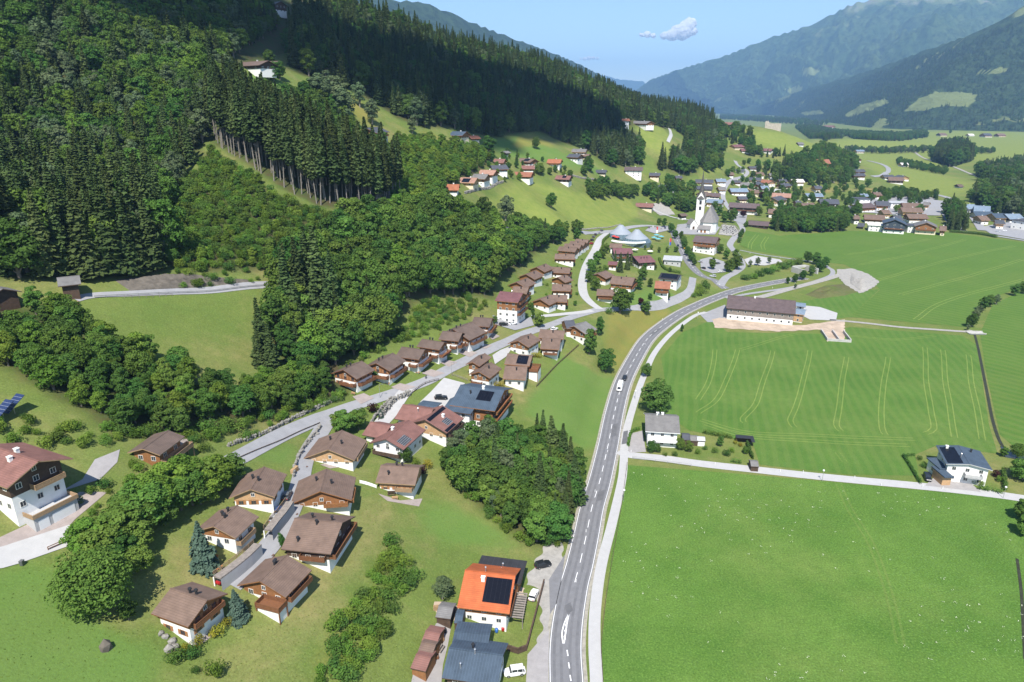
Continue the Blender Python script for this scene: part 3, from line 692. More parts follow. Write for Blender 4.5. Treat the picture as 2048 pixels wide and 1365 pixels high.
mountain('mountain', [PT(-300,-260,3600),PT(300,-130,4000),PT(560,-60,4300),PT(715,-2,4600),PT(800,2,4800),PT(850,6,4900),PT(900,27,5000),PT(950,48,5200),PT(1000,68,5400),PT(1050,86,5700),PT(1100,104,6000),PT(1150,125,6500),PT(1200,150,7200),PT(1240,172,8200)],
   [(-1800,1500,100),(-900,2200,100),(-500,2700,60),(-300,3000,30),(-100,3300,0),(100,3500,0),(300,3800,0),(500,4200,0),(800,5200,0),(1200,6800,0)], M3, 90, 160, 0.08, 11)
mountain('mountain', [PT(1140,120,19000),PT(1180,146,20000),PT(1210,152,21000),PT(1240,160,21000),PT(1285,163,21000),PT(1320,185,21000),PT(1360,200,21000)],
   [(1500,16000,0),(2200,16500,0),(3000,17000,0),(4200,17500,0),(5500,18000,0)], M3, 40, 80, 0.04, 15)
# ------------------------------------------------------------ houses
PLASTER = mat('white plaster', (0.74, 0.735, 0.71), 0.9, 0.05, 0.8, bump=0.05)
CREAM = mat('cream plaster', (0.66, 0.58, 0.42), 0.9, 0.06, 0.8)
GREYPL = mat('grey plaster', (0.42, 0.42, 0.42), 0.9, 0.06, 0.8)
WOOD = mat('larch boards', (0.25, 0.115, 0.045), 0.75, 0.2, 1.5, lines=(2, 0.22), line_w=0.1)
WOOD_LT = mat('pale larch boards', (0.46, 0.29, 0.155), 0.75, 0.18, 1.5, lines=(2, 0.22), line_w=0.1)
WOOD_DK = mat('weathered dark boards', (0.085, 0.055, 0.038), 0.85, 0.25, 1.2, lines=(2, 0.25), line_w=0.1)
WOOD_GY = mat('silver grey boards', (0.24, 0.21, 0.185), 0.9, 0.25, 1.2, lines=(0, 0.3), line_w=0.1)
RAIL = mat('balcony timber', (0.17, 0.075, 0.035), 0.75, 0.15, 2.0)
RAIL_LT = mat('pale balcony timber', (0.30, 0.20, 0.115), 0.75, 0.15, 2.0)
BLACKM = mat('black metal', (0.03, 0.03, 0.033), 0.5, 0.1, 2.0)
WHITEM = mat('white metal', (0.78, 0.78, 0.78), 0.4, 0.03, 2.0)
STEEL = mat('stainless pipe', (0.55, 0.55, 0.57), 0.3, 0.05, 2.0, metal=0.8)
GLASS = mat('window glass', (0.035, 0.045, 0.055), 0.08, 0.2, 0.5, spec=0.8)
FRAME = mat('window frame', (0.62, 0.60, 0.56), 0.6, 0.05, 1.0)
FRAME_BR = mat('brown window frame', (0.20, 0.09, 0.04), 0.7, 0.1, 1.0)
SHUT = mat('brown shutter', (0.33, 0.16, 0.07), 0.7, 0.15, 2.0)
PV = mat('solar cells', (0.012, 0.014, 0.024), 0.25, 0.1, 2.0, lines=(0, 1.05), line_col=(0.06, 0.05, 0.06), line_w=0.03, spec=0.5)
THERMAL = mat('solar thermal tubes', (0.10, 0.11, 0.13), 0.3, 0.1, 1.0, lines=(1, 0.55), line_col=(0.42, 0.43, 0.45), line_w=0.25)
FLOWERS = mat('red geraniums', (0.42, 0.05, 0.05), 0.9, 0.4, 4.0, col2=(0.10, 0.16, 0.04))
CURB = mat('pale kerb stone', (0.42, 0.41, 0.39), 0.9, 0.15, 1.0)
def roofmat(name, c, lines=(1, 0.42), w=0.16, dark=0.72, var=0.22, rough=0.75, spec=0.25): return mat(name, c, rough, var, 0.45, lines=lines, line_w=w, line_col=tuple(x*dark for x in c), spec=spec, objvar=0.06)
ROOF = dict(brown=roofmat('brown tile roof', (0.158, 0.108, 0.084)), brown2=roofmat('dark brown tile roof', (0.124, 0.090, 0.074)), red=roofmat('red brown tile roof', (0.195, 0.098, 0.082)), wine=roofmat('wine red sheet roof', (0.16, 0.075, 0.08), (0, 0.6), 0.1),
    orange=roofmat('new orange tile roof', (0.40, 0.105, 0.038)), orange2=roofmat('muted orange tile roof', (0.30, 0.115, 0.06)), terra=roofmat('terracotta tile roof', (0.27, 0.115, 0.072)), pale=roofmat('faded terracotta roof', (0.331, 0.194, 0.144)), blue=roofmat('blue grey sheet roof', (0.052, 0.075, 0.105), (0, 0.6), 0.1, 1.5),
    slate=roofmat('dark slate roof', (0.072, 0.077, 0.092)), grey=roofmat('grey weathered roof', (0.164, 0.158, 0.154)), light=roofmat('light grey sheet roof', (0.42, 0.43, 0.44), (0, 0.8), 0.08), steel=roofmat('blue steel roof', (0.16, 0.21, 0.27), (0, 0.6), 0.1, 1.3), black=roofmat('black membrane roof', (0.03, 0.03, 0.034), (0, 1.2), 0.05, 1.6), plum=roofmat('plum sheet roof', (0.105, 0.078, 0.078), (0, 0.7), 0.08, 1.3), white=roofmat('whitish roof', (0.62, 0.60, 0.56), (1, .6), 0.1, 0.85))
_wm = {}
def window_meshes(w, h, shut):
    key = (round(w, 1), round(h, 1), shut)
    if key not in _wm:
        f = MB(); t = 0.09
        f.box(-w/2, w/2, -0.05, 0.07, 0, t); f.box(-w/2, w/2, -0.05, 0.07, h-t, h); f.box(-w/2, -w/2+t, -0.05, 0.068, t, h-t); f.box(w/2-t, w/2, -0.05, 0.068, t, h-t); f.box(-0.03, 0.03, -0.04, 0.06, t, h-t)
        p = MB().box(-w/2+t, w/2-t, -0.06, 0.03, t, h-t)
        s = None
        if shut:
            s = MB().box(0, w*0.48, -0.04, 0.09, 0.02, h-0.02).mesh('shutter', SHUT)
        _wm[key] = (f.mesh('window', FRAME if not shut else FRAME_BR), p.mesh('pane', GLASS), s)
    return _wm[key]
def add_window(parent, pos, rz, w=1.1, h=1.2, shut=False, deep=True):
    """pos: foot centre on the wall face; rz: heading of the outward normal minus 90 deg"""
    f, p, s = window_meshes(w, h, shut)
    if not deep:
        key = ('far', round(w, 1), round(h, 1))
        if key not in _wm:
            b = MB(); b.box(-w/2, w/2, -0.05, 0.05, 0, h); b.slot = 1; b.box(-w/2+.12, w/2-.12, -0.05, 0.09, .12, h-.12); _wm[key] = b.mesh('window', [FRAME, GLASS])
        o = link('window', _wm[key], parent); o.location = pos; o.rotation_euler = (0, 0, rz); return o
    o = link('window', f, parent); o.location = pos; o.rotation_euler = (0, 0, rz)
    link('pane', p, o)
    if s:
        for sx in (-1, 1):
            q = link('shutter', s, o); q.location = (w/2+0.03 if sx > 0 else -w/2-0.03-w*0.48, 0, 0)
    return o
def railing(b, x0, x1, y, z, hh=1.0, nstep=0.0, along='x', thick=0.06):
    def bx(a0, a1, c0, c1, z0, z1):
        if along == 'x': b.box(a0, a1, c0, c1, z0, z1)
        else: b.box(c0, c1, a0, a1, z0, z1)
    bx(x0, x1, y-thick, y+thick, z+hh-0.12, z+hh); bx(x0, x1, y-thick*.6, y+thick*.6, z+0.1, z+0.42); bx(x0, x1, y-thick*.6, y+thick*.6, z+0.50, z+0.80)
    n = max(2, int((x1-x0)/1.4)+1)
    for i in range(n):
        q = x0+(x1-x0)*i/(n-1); bx(q-0.05, q+0.05, y-0.055, y+0.055, z, z+hh-0.121)
def solve_ridge(A, B, hr):
    mid = ground((A[0]+B[0])/2, (A[1]+B[1])/2, hr)[0]; z = mid[2]
    return at_z(*A, z), at_z(*B, z), z
HOUSES = []
HOUSE_CLEAR = []      # (x, y, r): no tree of the woods grows there
def house(label, name, cat, roof, A, B, hr, W=None, E=None, pitch=0.42, ov=0.9, wall=PLASTER, up=WOOD, split=0.5, lod=2, group=None, bal=(), chim=(), rows=None, shut=False, flat=False, asym=0.0, sink=4.0, pv=None, thermal=None, deck=None, gable_up=True, z0=None, wins=True, side_up=False, balm=None, chm=None, doorside=None, mono=False, nowin=(), ovx=None, flowers=False, skirt=None):
    """A, B: ridge ends on the photograph; hr: ridge above ground (m); E: an eave corner seen at one end, sets the width"""
    a, b, zr = solve_ridge(A, B, hr)
    if z0 is not None: pass
    ux, uy = b[0]-a[0], b[1]-a[1]; L = math.hypot(ux, uy); ux, uy = ux/L, uy/L
    if lod == 0 and L > 21 and name == 'house': b = a+(b-a)*(21/L); L = 21.0
    nx, ny = -uy, ux
    if E is not None:
        best = None
        for e in (a, b):
            for s in (-1, 1):
                for k in range(200):
                    y = 1.5+k*0.08; p = (e[0]+nx*y*s, e[1]+ny*y*s, zr-y*pitch); q = to_px(p)
                    dd = (q[0]-E[0])**2+(q[1]-E[1])**2
                    if best is None or dd < best[0]: best = (dd, y)
        half = best[1]
        if best[0] > 100: print('EAVE', label, round(best[0]**.5, 1), round(half, 1))
    else: half = (W or 9.0)/2+ov
    wh = half-ov                               # half width of the walls
    xl = L/2-(ovx or ov)                       # half length of the walls
    if xl < 1.5: xl = L/2*0.9
    cx, cyy = (a[0]+b[0])/2, (a[1]+b[1])/2; zb = zr-hr
    ang = math.atan2(uy, ux)
    root = empty(name, (cx, cyy, zb), ang); tag(root, label, cat, group)
    HOUSE_CLEAR.append((cx, cyy, math.hypot(xl, wh)+(3.0 if lod else 2.0))); HOUSES.append((label, L, 2*wh, zb))
    ez = hr-half*pitch                         # height of the eave edge
    tw = hr-wh*pitch-0.14                      # top of the side walls
    sp = tw*split if up else tw
    # walls: masonry below, boards above
    w = MB()
    w.box(-xl, xl, -wh, wh, -sink, sp) if sp < tw-0.05 else w.poly([(-xl,-wh,-sink),(xl,-wh,-sink),(xl,wh,-sink),(-xl,wh,-sink),(-xl,-wh,tw),(xl,-wh,tw),(xl,wh,tw),(-xl,wh,tw),(-xl,0,hr-.14),(xl,0,hr-.14)], [(0,1,5,4),(2,3,7,6),(1,2,6,9,5),(3,0,4,8,7),(0,3,2,1)])
    wo = w.build('wall', wall, root)
    if sp < tw-0.05:
        e_ = 0.06; u = MB()
        u.poly([(-xl-e_,-wh-e_,sp-.1),(xl+e_,-wh-e_,sp-.1),(xl+e_,wh+e_,sp-.1),(-xl-e_,wh+e_,sp-.1),(-xl-e_,-wh-e_,tw),(xl+e_,-wh-e_,tw),(xl+e_,wh+e_,tw),(-xl-e_,wh+e_,tw),(-xl-e_,0,hr-.16),(xl+e_,0,hr-.16)], [(0,1,5,4),(2,3,7,6),(1,2,6,9,5),(3,0,4,8,7),(0,3,2,1)])
        u.build('boarded_upper_wall', up, root)
    # roof: two thick slopes, verge boards, ridge cap
    r = MB(); th = 0.24; X = L/2
    if flat:
        r.box(-X, X, -half, half, tw+0.02, tw+0.35)
    else:
        for s in (-1, 1):
            hs = half*(1+asym*s)
            p = [(-X, 0, hr), (X, 0, hr), (X, s*hs, hr-hs*pitch), (-X, s*hs, hr-hs*pitch)]
            q = [(x, y, z-th) for x, y, z in p]
            n_ = [0,1,2,3] if s < 0 else [3,2,1,0]
            n_ = n_[::-1]
            r.slot = 0; r.poly(p, [n_])
            r.slot = 1; r.poly(p+q, [(3,2,6,7),(2,1,5,6),(0,3,7,4),(4,5,6,7)])
        r.slot = 2; r.box(-X-0.02, X+0.02, -0.16, 0.16, hr-0.06, hr+0.07)
    ro = r.build('roof', [ROOF[roof], balm or (up if up in (WOOD, WOOD_LT) else WOOD_DK), ROOF[roof]], root)
    for cx_, cy_, kind in chim:
        c = MB(); z = hr-abs(cy_)*half*pitch; x, y = cx_*xl, cy_*half
        if kind == 'pipe': c.tube((x, y, z-0.3), (x, y, z+0.85), 0.24, 0.24, 10); c.tube((x, y, z+0.85), (x, y, z+1.15), 0.38, 0.32, 10); m_ = BLACKM
        elif kind == 'steel': c.tube((x, y, z-0.3), (x, y, z+1.2), 0.16, 0.16, 10); c.tube((x, y, z+1.2), (x, y, z+1.4), 0.26, 0.10, 10); m_ = STEEL
        else: c.box(x-.4, x+.4, y-.35, y+.35, z-0.4, z+0.9); c.box(x-.5, x+.5, y-.45, y+.45, z+0.9, z+1.0); m_ = PLASTER
        c.build('chimney', m_, ro)
    # solar panels lie on a slope
    for spec, m_ in ((pv, PV), (thermal, THERMAL)):
        if spec:
            for (x0, x1, y0, y1) in (spec if isinstance(spec[0], tuple) else [spec]):
                s = 1 if y0+y1 > 0 else -1; q = MB()
                P = [(x0*X, y0*half, hr-abs(y0)*half*pitch+.07), (x1*X, y0*half, hr-abs(y0)*half*pitch+.07), (x1*X, y1*half, hr-abs(y1)*half*pitch+.07), (x0*X, y1*half, hr-abs(y1)*half*pitch+.07)]
                lo = [(x, y, z-.06) for x, y, z in P]; up_ = [(x, y, z+.05) for x, y, z in P]
                q.poly(lo+up_, [(4,5,6,7),(7,6,5,4),(0,1,5,4),(1,2,6,5),(2,3,7,6),(3,0,4,7)])
                q.build('solar_panel', m_, ro)
    # windows in rows
    if wins:
        nr = rows or (2 if tw > 4.4 else 1); hs_ = tw/nr
        faces = [('-y', xl, wh, 0.0), ('+y', xl, wh, math.pi), ('-x', wh, xl, -math.pi/2), ('+x', wh, xl, math.pi/2)]
        cy_, sy_ = math.cos(ang), math.sin(ang)
        for fc, hl, d, rz in faces:
            if fc in nowin: continue
            nlx, nly = {'-y': (0,-1), '+y': (0,1), '-x': (-1,0), '+x': (1,0)}[fc]
            wx, wy = nlx*cy_-nly*sy_, nlx*sy_+nly*cy_
            if (wx*cx+wy*cyy) > 0.25*math.hypot(cx, cyy): continue      # faces turned away from the valley road
            n = max(1, int(2*hl/(2.9 if lod == 2 else 3.6)))
            if lod == 0: n = min(n, 3)
            for k in range(nr):
                zf = k*hs_+hs_*0.32
                for i in range(n):
                    q = -hl+2*hl*(i+0.5)/n
                    wd, hg = (1.15, min(1.25, hs_*0.5))
                    dd = d+(0.06 if (up and zf+0.4 > sp) else 0.0)
                    pos = {'-y': (q, -dd, zf), '+y': (-q, dd, zf), '-x': (-dd, -q, zf), '+x': (dd, q, zf)}[fc]
                    rzz = {'-y': math.pi, '+y': 0.0, '-x': math.pi/2, '+x': -math.pi/2}[fc]
                    if fc in bal and k == nr-1 or (i == n//2 and k == 0 and fc == doorside):
                        wd, hg, zf2 = 1.0, 2.0, pos[2]-hs_*0.3; pos = (pos[0], pos[1], zf2+0.05)
                    add_window(root, pos, rzz, wd, hg, shut and wd > 1.0, deep=lod == 2)
            # gable window
            if fc in ('-x', '+x') and lod == 2 and hr-tw > 1.6:
                pos = (-xl-.06, 0, tw-0.5) if fc == '-x' else (xl+.06, 0, tw-0.5)
                add_window(root, pos, math.pi/2 if fc == '-x' else -math.pi/2, 0.9, 1.0, False)
    # balconies: (face, height share, depth, x0, x1)
    for spec in bal:
        fc, zz, dp, q0, q1 = spec if isinstance(spec, tuple) else (spec, 0.5, 1.3, -1.0, 1.0)
        z = tw*zz; b_ = MB(); r_ = MB()
        if fc in ('-y', '+y'):
            s = -1 if fc == '-y' else 1; y0, y1 = s*(wh+.06), s*(wh+dp); b_.box(q0*xl, q1*xl, min(y0,y1), max(y0,y1), z-.16, z); railing(r_, q0*xl, q1*xl, s*(wh+dp-.06), z)
            for q in (q0*xl+.06, q1*xl-.06): railing(r_, min(y0,y1)+.12, max(y0,y1)-.13, q, z, along='y')
        else:
            s = -1 if fc == '-x' else 1; x0, x1 = s*(xl+.06), s*(xl+dp); b_.box(min(x0,x1), max(x0,x1), q0*wh, q1*wh, z-.16, z); railing(r_, q0*wh, q1*wh, s*(xl+dp-.06), z, along='y')
            for q in (q0*wh+.06, q1*wh-.06): railing(r_, min(x0,x1)+.12, max(x0,x1)-.13, q, z)
        bo = b_.build('balcony', balm or RAIL, root); r_.build('railing', balm or RAIL, bo)
        if flowers:
            f_ = MB()
            for k in range(9):
                u0 = q0+(q1-q0)*(k+.12)/9; u1 = q0+(q1-q0)*(k+.88)/9
                if fc in ('-y', '+y'): y_ = s*(wh+dp+.08); f_.box(u0*xl, u1*xl, y_-.12, y_+.12, z+.62, z+1.06)
                else: x_ = s*(xl+dp+.08); f_.box(x_-.12, x_+.12, u0*wh, u1*wh, z+.62, z+1.06)
            f_.build('flower_box', FLOWERS, bo)
    # terrace deck on posts: (x0, x1, y0, y1, z) in shares of the half sizes, metres outwards
    if deck:
        x0, x1, y0, y1, z = deck
        d_ = MB(); d_.box(x0, x1, y0, y1, z-.2, z)
        for x in (x0+.15, x1-.15):
            for y in (y0+.15, y1-.15): d_.box(x-.1, x+.1, y-.1, y+.1, -5, z-.201)
        do = d_.build('terrace', balm or RAIL, root); r_ = MB()
        if skirt: MB().box(x0+.3, x1, y0+.3, y1-.3, -5, z-.21).build('terrace_wall', skirt, root)
        railing(r_, x0, x1, y0+.07, z); railing(r_, x0, x1, y1-.07, z); railing(r_, y0+.14, y1-.14, x0+.07, z, along='y'); railing(r_, y0+.14, y1-.14, x1-.07, z, along='y')
        r_.build('railing', balm or RAIL, do)
    return root, dict(xl=xl, wh=wh, tw=tw, hr=hr, half=half, L=L, ang=ang, c=(cx, cyy, zb))
P2 = ((-.15, -.28, 'pipe'), (.2, .25, 'pipe')); P1 = ((0.1, -.3, 'pipe'),)
GCH = 'brown roofed chalets along the lower lane'; GROW = 'row of hillside chalets above the upper lane'; GMID = 'chalets below the upper lane'; GV = 'holiday chalets around the small lawn'
H = house
H('brown roofed chalet nearest the bottom with balcony gable and yellow shrubs', 'chalet', 'house', 'brown', (341,1177), (414,1202), 6.2, E=(376,1255), group=GCH, chim=((-.1,.15,'pipe'),(.25,.2,'pipe')), bal=(('+x',.62,1.3,-.9,.9),), shut=True, split=.62, balm=RAIL)
H('brown roofed chalet with orange boarded gable and corner deck with orange table', 'chalet', 'house', 'brown', (519,1163), (574,1110), 5.6, E=(571,1195), group=GCH, chim=((.45,.12,'pipe'),(.3,.1,'pipe')), bal=(('-y',.45,1.5,-1,1),), split=.42, skirt=PLASTER, deck=(-6.4,-3.62,-5.4,.2,1.0))
H('wide brown roofed chalet with three pipes on its long slope and dark overhanging gable', 'chalet', 'house', 'brown', (589,1037), (685,1046), 7.0, E=(664,1110), group=GCH, chim=((-.5,.3,'pipe'),(.0,-.12,'pipe'),(.55,.2,'pipe'),(-.55,-.7,'pipe')), bal=(('+x',.5,1.6,-1,1),('-y',.5,1.4,-.3,.9)), split=.45, up=WOOD_DK)
H('brown roofed chalet with pale gable and terrace above the parked cars', 'chalet', 'house', 'brown', (501,979), (528.6,933.6), 5.8, E=(549,996), group=GCH, chim=((.1,.25,'pipe'),(-.25,-.1,'pipe')), split=.6, up=WOOD_LT, shut=True, balm=RAIL_LT)
H('brown roofed chalet beside the blue grey spruce with long pale terrace', 'chalet', 'house', 'brown', (426,1053), (474.7,1010.5), 5.8, E=(464,1090), group=GCH, chim=((-.2,-.05,'pipe'),(.5,.1,'pipe'),(.1,.2,'pipe')), split=.7, bal=(('-y',.35,1.4,-1,.6),), balm=RAIL_LT)
H('brown roofed chalet with pale boarded gable beside the round leafy tree', 'chalet', 'house', 'brown', (656,899.5), (684,860.5), 5.6, E=(710,919), group=GCH, chim=P2, split=.55, up=WOOD_LT, bal=(('-y',.5,1.3,-.8,1),), balm=RAIL_LT)
H('brown roofed chalet with orange corner balcony at the white picket fence', 'chalet', 'house', 'brown', (640,983), (652.5,937.5), 5.6, E=(705,995.5), group=GCH, chim=P2, split=.5, bal=(('-x',.5,1.6,-1,-.1),('-y',.5,1.3,-1,.2)), balm=WOOD)
H('brown roofed chalet alone on the green slope with open terrace below the red roofs', 'chalet', 'house', 'brown', (761.5,930.7), (839.5,935.5), 5.8, E=(831,971), group=GCH, chim=((-.25,.12,'pipe'),(.1,.1,'pipe'),(-.55,-.5,'pipe')), split=.5, up=WOOD_LT, bal=(('-y',.42,1.4,.0,1),), balm=RAIL_LT, shut=True)
H('red roofed house with thermal collectors and dark framed white gable', 'house', 'house', 'red', (771,879), (817.5,840), 6.6, E=(810,895), chim=((.1,.35,'brick'),), split=.95, up=None, thermal=(-.75,-.1,-.9,-.45), bal=(('-x',.35,1.5,-.9,.9),), balm=WOOD_DK)
H('low red roofed wing in front of the white gabled house', 'house', 'house', 'red', (741,844), (782,852), 5.0, W=8, chim=(), up=None)
H('red roofed house with rows of skylights and dark solar strips', 'house', 'house', 'red', (849,840), (885,811), 7.0, E=(892,870), chim=((.1,-.4,'brick'),), up=WOOD_LT, split=.5, pv=((-.9,.9,-.2,-.05),(-.9,.1,-.98,-.86)), thermal=(-.35,.2,-.8,-.5), bal=(('-y',.45,1.5,-.9,.9),), balm=WOOD_DK)
H('red roofed rear wing with steel pipe beside the skylight house', 'house', 'house', 'red', (806,809), (867,819), 6.0, W=10, chim=((.2,-.3,'steel'),), up=None)
H('large dark blue roofed guest house with solar field and flower balconies', 'guest_house', 'house', 'blue', (921,770), (1009,781), 10.5, E=(972,815), pitch=.33, chim=((.1,-.05,'brick'),(-.45,-.35,'pipe')), pv=(-.02,.62,-.6,-.15), rows=3, split=.33, bal=(('+x',.36,1.6,-.95,.95),('+x',.68,1.6,-.95,.95),('-y',.36,1.3,.4,1)), balm=WOOD, ov=1.4, flowers=True)
H('dark blue shed roofed annex joined to the guest house', 'house', 'house', 'blue', (900,798), (956,806), 7.0, W=11, pitch=.2, up=None)
H('small dark blue carport roof beside the parked black car', 'carport', 'carport', 'blue', (838,807), (876,812), 3.2, W=5, pitch=.1, up=None, wins=False, wall=WOOD_DK)
# the row above the upper lane
for i, (A, B, E, lab) in enumerate([((686,740),(724,722),(713,759),'first chalet of the hillside row beside the bright wood'), ((752,727),(786,706),(781,740),'second chalet of the hillside row with orange boarded gable'),
      ((803,694),(850,700),(839,721),'third chalet of the hillside row with long railed terrace'), ((843.5,678.5),(889,685),(880.6,702),'fourth chalet of the hillside row with red flowers on its balcony'),
      ((885,662.5),(925,666),(917.7,683.5),'fifth chalet of the hillside row with curved white garden wall'), ((907.5,660),(943,644),(948,668),'sixth chalet of the hillside row behind a clipped conical bush'),
      ((948,634.5),(985,637),(976.7,654),'last chalet of the hillside row next to the hotel parking')]):
    H(lab, 'chalet', 'house', 'brown2', A, B, 6.8, E=E, group=GROW, chim=((-.1,.1,'pipe'),(-.45,.2,'pipe')), split=.62, bal=((('-y',.36,1.9,-.9,1) if i in (0,1,5) else ('+x',.36,1.9,-1,1)), (('-x',.36,1.9,-1,.3) if i in (0,1,5) else ('-y',.36,1.6,.2,1))), shut=i in (0,1), balm=RAIL, flowers=i in (3,))
for A, B, E, lab, kw in [((1036,682),(1062,667),(1055,699),'brown chalet with broad orange gable at the lane bend',dict()), ((1084,676),(1122,678),(1112,699),'brown chalet with railed terrace above the long hedge line',dict(bal=(('-y',.38,1.8,-.8,1),))),
      ((1080,659),(1130,662),(1125,679),'brown chalet roof behind the terrace chalet near the dark grey house',dict()), ((945,725),(970,707),(960,732),'small brown roofed garage chalet at the lane fork',dict()),
      ((957.5,744),(982.5,725),(977.5,761),'brown chalet with wide front gable beside the picket fence',dict(bal=(('-x',.3,1.2,-.3,.9),))), ((1010,732),(1055,734),(1042,759),'white walled brown chalet with orange door above the green slope',dict(split=.9)),
      ((1015,707.5),(1065,711.5),(1055,732),'brown chalet with black solar panel and white walled roof terrace',dict(pv=(-.1,.75,-.85,-.1), skirt=PLASTER, deck=(4.25,8.2,-5,1.5,1.6)))]:
    kw = dict(dict(split=.6), **kw)
    H(lab, 'chalet', 'house', 'brown', A, B, 6.4, E=E, group=GMID, chim=P1, **kw)
H('white four storey hotel with wine red roofs and wooden balconies', 'hotel', 'hotel', 'wine', (1000,583), (1046,587), 13.0, E=(1038,607), split=.6, rows=4, up=WOOD, bal=(('+x',.38,1.5,-.95,.95),('+x',.62,1.5,-.95,.95),('+x',.85,1.5,-.8,.8)), chim=((.1,-.1,'steel'),), pitch=.36, sink=6)
for A, B, W, lab in [((1027,573),(1058,575),9,'brown chalet roof tucked behind the white hotel'), ((1033,565),(1055,556),9,'brown chalet lowest of the slanting trio beside the wood'), ((1052,549),(1072,541),9,'brown chalet in the middle of the slanting trio beside the wood'), ((1073,535),(1092,527.5),9,'brown chalet topmost of the slanting trio beside the wood'),
      ((1102,534),(1142,536),9,'brown chalet across the top of the small lawn'), ((1115,555),(1132,550),9,'brown chalet with arched gable beside the winding pale lane'), ((1105,568.5),(1143,570),9,'white walled brown chalet with shrubs on its front'), ((1080,599),(1098,591),9,'brown chalet with dark gable at the lower end of the lawn'), ((1098,590),(1135,591),9,'white walled brown chalet at the lower end of the lawn'), ((1110,508),(1150,509),9,'brown chalet below the terraced holiday block')]:
    H(lab, 'chalet', 'house', 'brown', A, B, 6.0, W=W, lod=1, group=GV, split=.55, chim=P1, bal=(('+x',.4,1.3,-.8,.8),))
for i, (A, B, w) in enumerate([((1119,493),(1155,496),'nearest'), ((1130,487.5),(1163,490),'second'), ((1141,482.5),(1171,485),'third'), ((1152,478),(1178,480),'farthest')]):
    H(w+' step of the brown terraced holiday block under the wood', 'terraced_house', 'house', 'brown', A, B, 6.5, W=8, lod=1, group='steps of the terraced holiday block', split=.4, chim=P1, nowin=('+y',))
for A, B, W, hr, roof, lab, kw in [((1225,497),(1263,497),15,8.5,'wine','wine red flat pitched holiday block nearest the glass bath',dict(bal=(('+x',.5,1.5,-.9,.9),('-y',.5,1.5,-.9,.9)),up=WOOD_DK)), ((1266,513),(1300,511),18,7.5,'wine','wine red flat pitched holiday block with three roof vents',dict(bal=(('+x',.5,1.5,-.9,.9),),up=WOOD_DK,chim=((-.4,-.4,'pipe'),(0,-.4,'pipe'),(.4,-.4,'pipe')))), ((1217,523),(1236,524),8,5,'wine','small wine red roof in front of the holiday block',dict()),
      ((1195,548),(1212,541),10,6.5,'brown','brown chalet behind the tall leafy tree by the pale lane',dict()), ((1225,552),(1270,556),13,8,'brown','long brown holiday house with attic vents behind the tall tree',dict(bal=(('+x',.5,1.4,-.9,.9),),chim=P2)), ((1194,578.5),(1230,580),9,6,'brown','white walled brown chalet in front of the tall leafy tree',dict(bal=(('-y',.5,1.3,-.9,.9),))), ((1220,487),(1245,488),9,7,'brown','white service building with brown roof beside the glass bath',dict(up=None)),
      ((1311,562),(1342,564),12,8,'terra','house with brick red roof beside the village road',dict(bal=(('-y',.5,1.4,-.9,.9),))), ((1322,546),(1362,550),13,7.5,'black','house with black solar roof behind the brick red roof',dict(up=None,pv=(-.8,.8,-.8,-.1))), ((1391,471),(1438,475),16,12,'plum','old inn with plum roof and white plastered front',dict(rows=3,bal=(('-y',.6,1.3,-.6,.6),),split=.6)),
      ((1128,642),(1148,641),9,6,'slate','dark slate roofed house near the conical trees',dict()), ((1148,653),(1172,643),11,7,'grey','grey roofed house with balcony between the conical trees',dict(bal=(('-y',.45,1.5,-.9,.9),('+x',.45,1.5,-.9,.9)),up=WOOD))]:
    H(lab, 'house', 'house', roof, A, B, hr, W=W, lod=1, pitch=kw.pop('pitch', .26 if roof in ('wine','black') else .4), **kw)
H('grey flat roofed modern building beside the village road', 'house', 'house', 'light', (1327,514), (1365,516), 4.8, W=14, lod=1, flat=True, pitch=.1, up=None, wall=GREYPL)
H('long plum roofed cattle barn with white lower wall and weathered boards', 'barn', 'barn', 'plum', (1456,590.5), (1592,602), 11.0, E=(1450,616), lod=1, split=.45, up=WOOD_GY, rows=2, chim=((-.2,-.05,'brick'),), pitch=.36, group=None)
H('blue roofed boarded annex at the end of the cattle barn', 'shed', 'shed', 'steel', (1588,618), (1612,621), 6.0, W=10, lod=1, up=WOOD_LT, split=.1, pitch=.2)
H('light grey flat milking shed behind the barn annex', 'shed', 'shed', 'steel', (1592,607), (1612,609), 5.2, W=7, lod=1, up=None, pitch=.12)
H('white house with grey roof and balconies at the cycle path', 'house', 'house', 'grey', (1290,829), (1358,833), 9.0, E=(1356,868), chim=((-.3,.02,'brick'),(.05,.1,'brick'),(-.25,-.1,'steel')), split=.95, up=None, rows=2, bal=(('-y',.42,1.6,-.95,1),), balm=WHITEM, pitch=.38)
H('modern white house with dark blue roof, garages and solar cells', 'house', 'house', 'blue', (1940,929), (1917,891), 7.2, E=(1986.5,938.8), pitch=.16, up=None, rows=2, pv=(-.9,.75,.25,.9), chim=((-.3,.2,'steel'),(.6,-.45,'pipe'),(.75,.6,'brick')), bal=(('-x',.5,2.0,-.7,.15),), balm=GREYPL, ov=.8)
H('flat dark blue garage roof beside the modern white house', 'garage', 'garage', 'blue', (1876,944), (1895,944), 3.4, W=5.2, flat=True, up=None, wall=WOOD_LT, pitch=.05, nowin=('-y','-x'))
H('flat dark blue side roof behind the wooden garage', 'garage', 'garage', 'blue', (1866,927), (1886,927), 3.8, W=5.5, flat=True, up=None, pitch=.05)
H('house with new orange tile roof and large black solar field', 'house', 'house', 'orange', (930,1140.5), (1031,1152), 8.2, E=(1013,1227), split=.6, up=WOOD, pv=(-.10,.92,-.78,-.12), chim=((-.25,.12,'steel'),(-.25,-.22,'brick')), bal=(('+x',.5,1.0,-.9,.2),), pitch=.5)
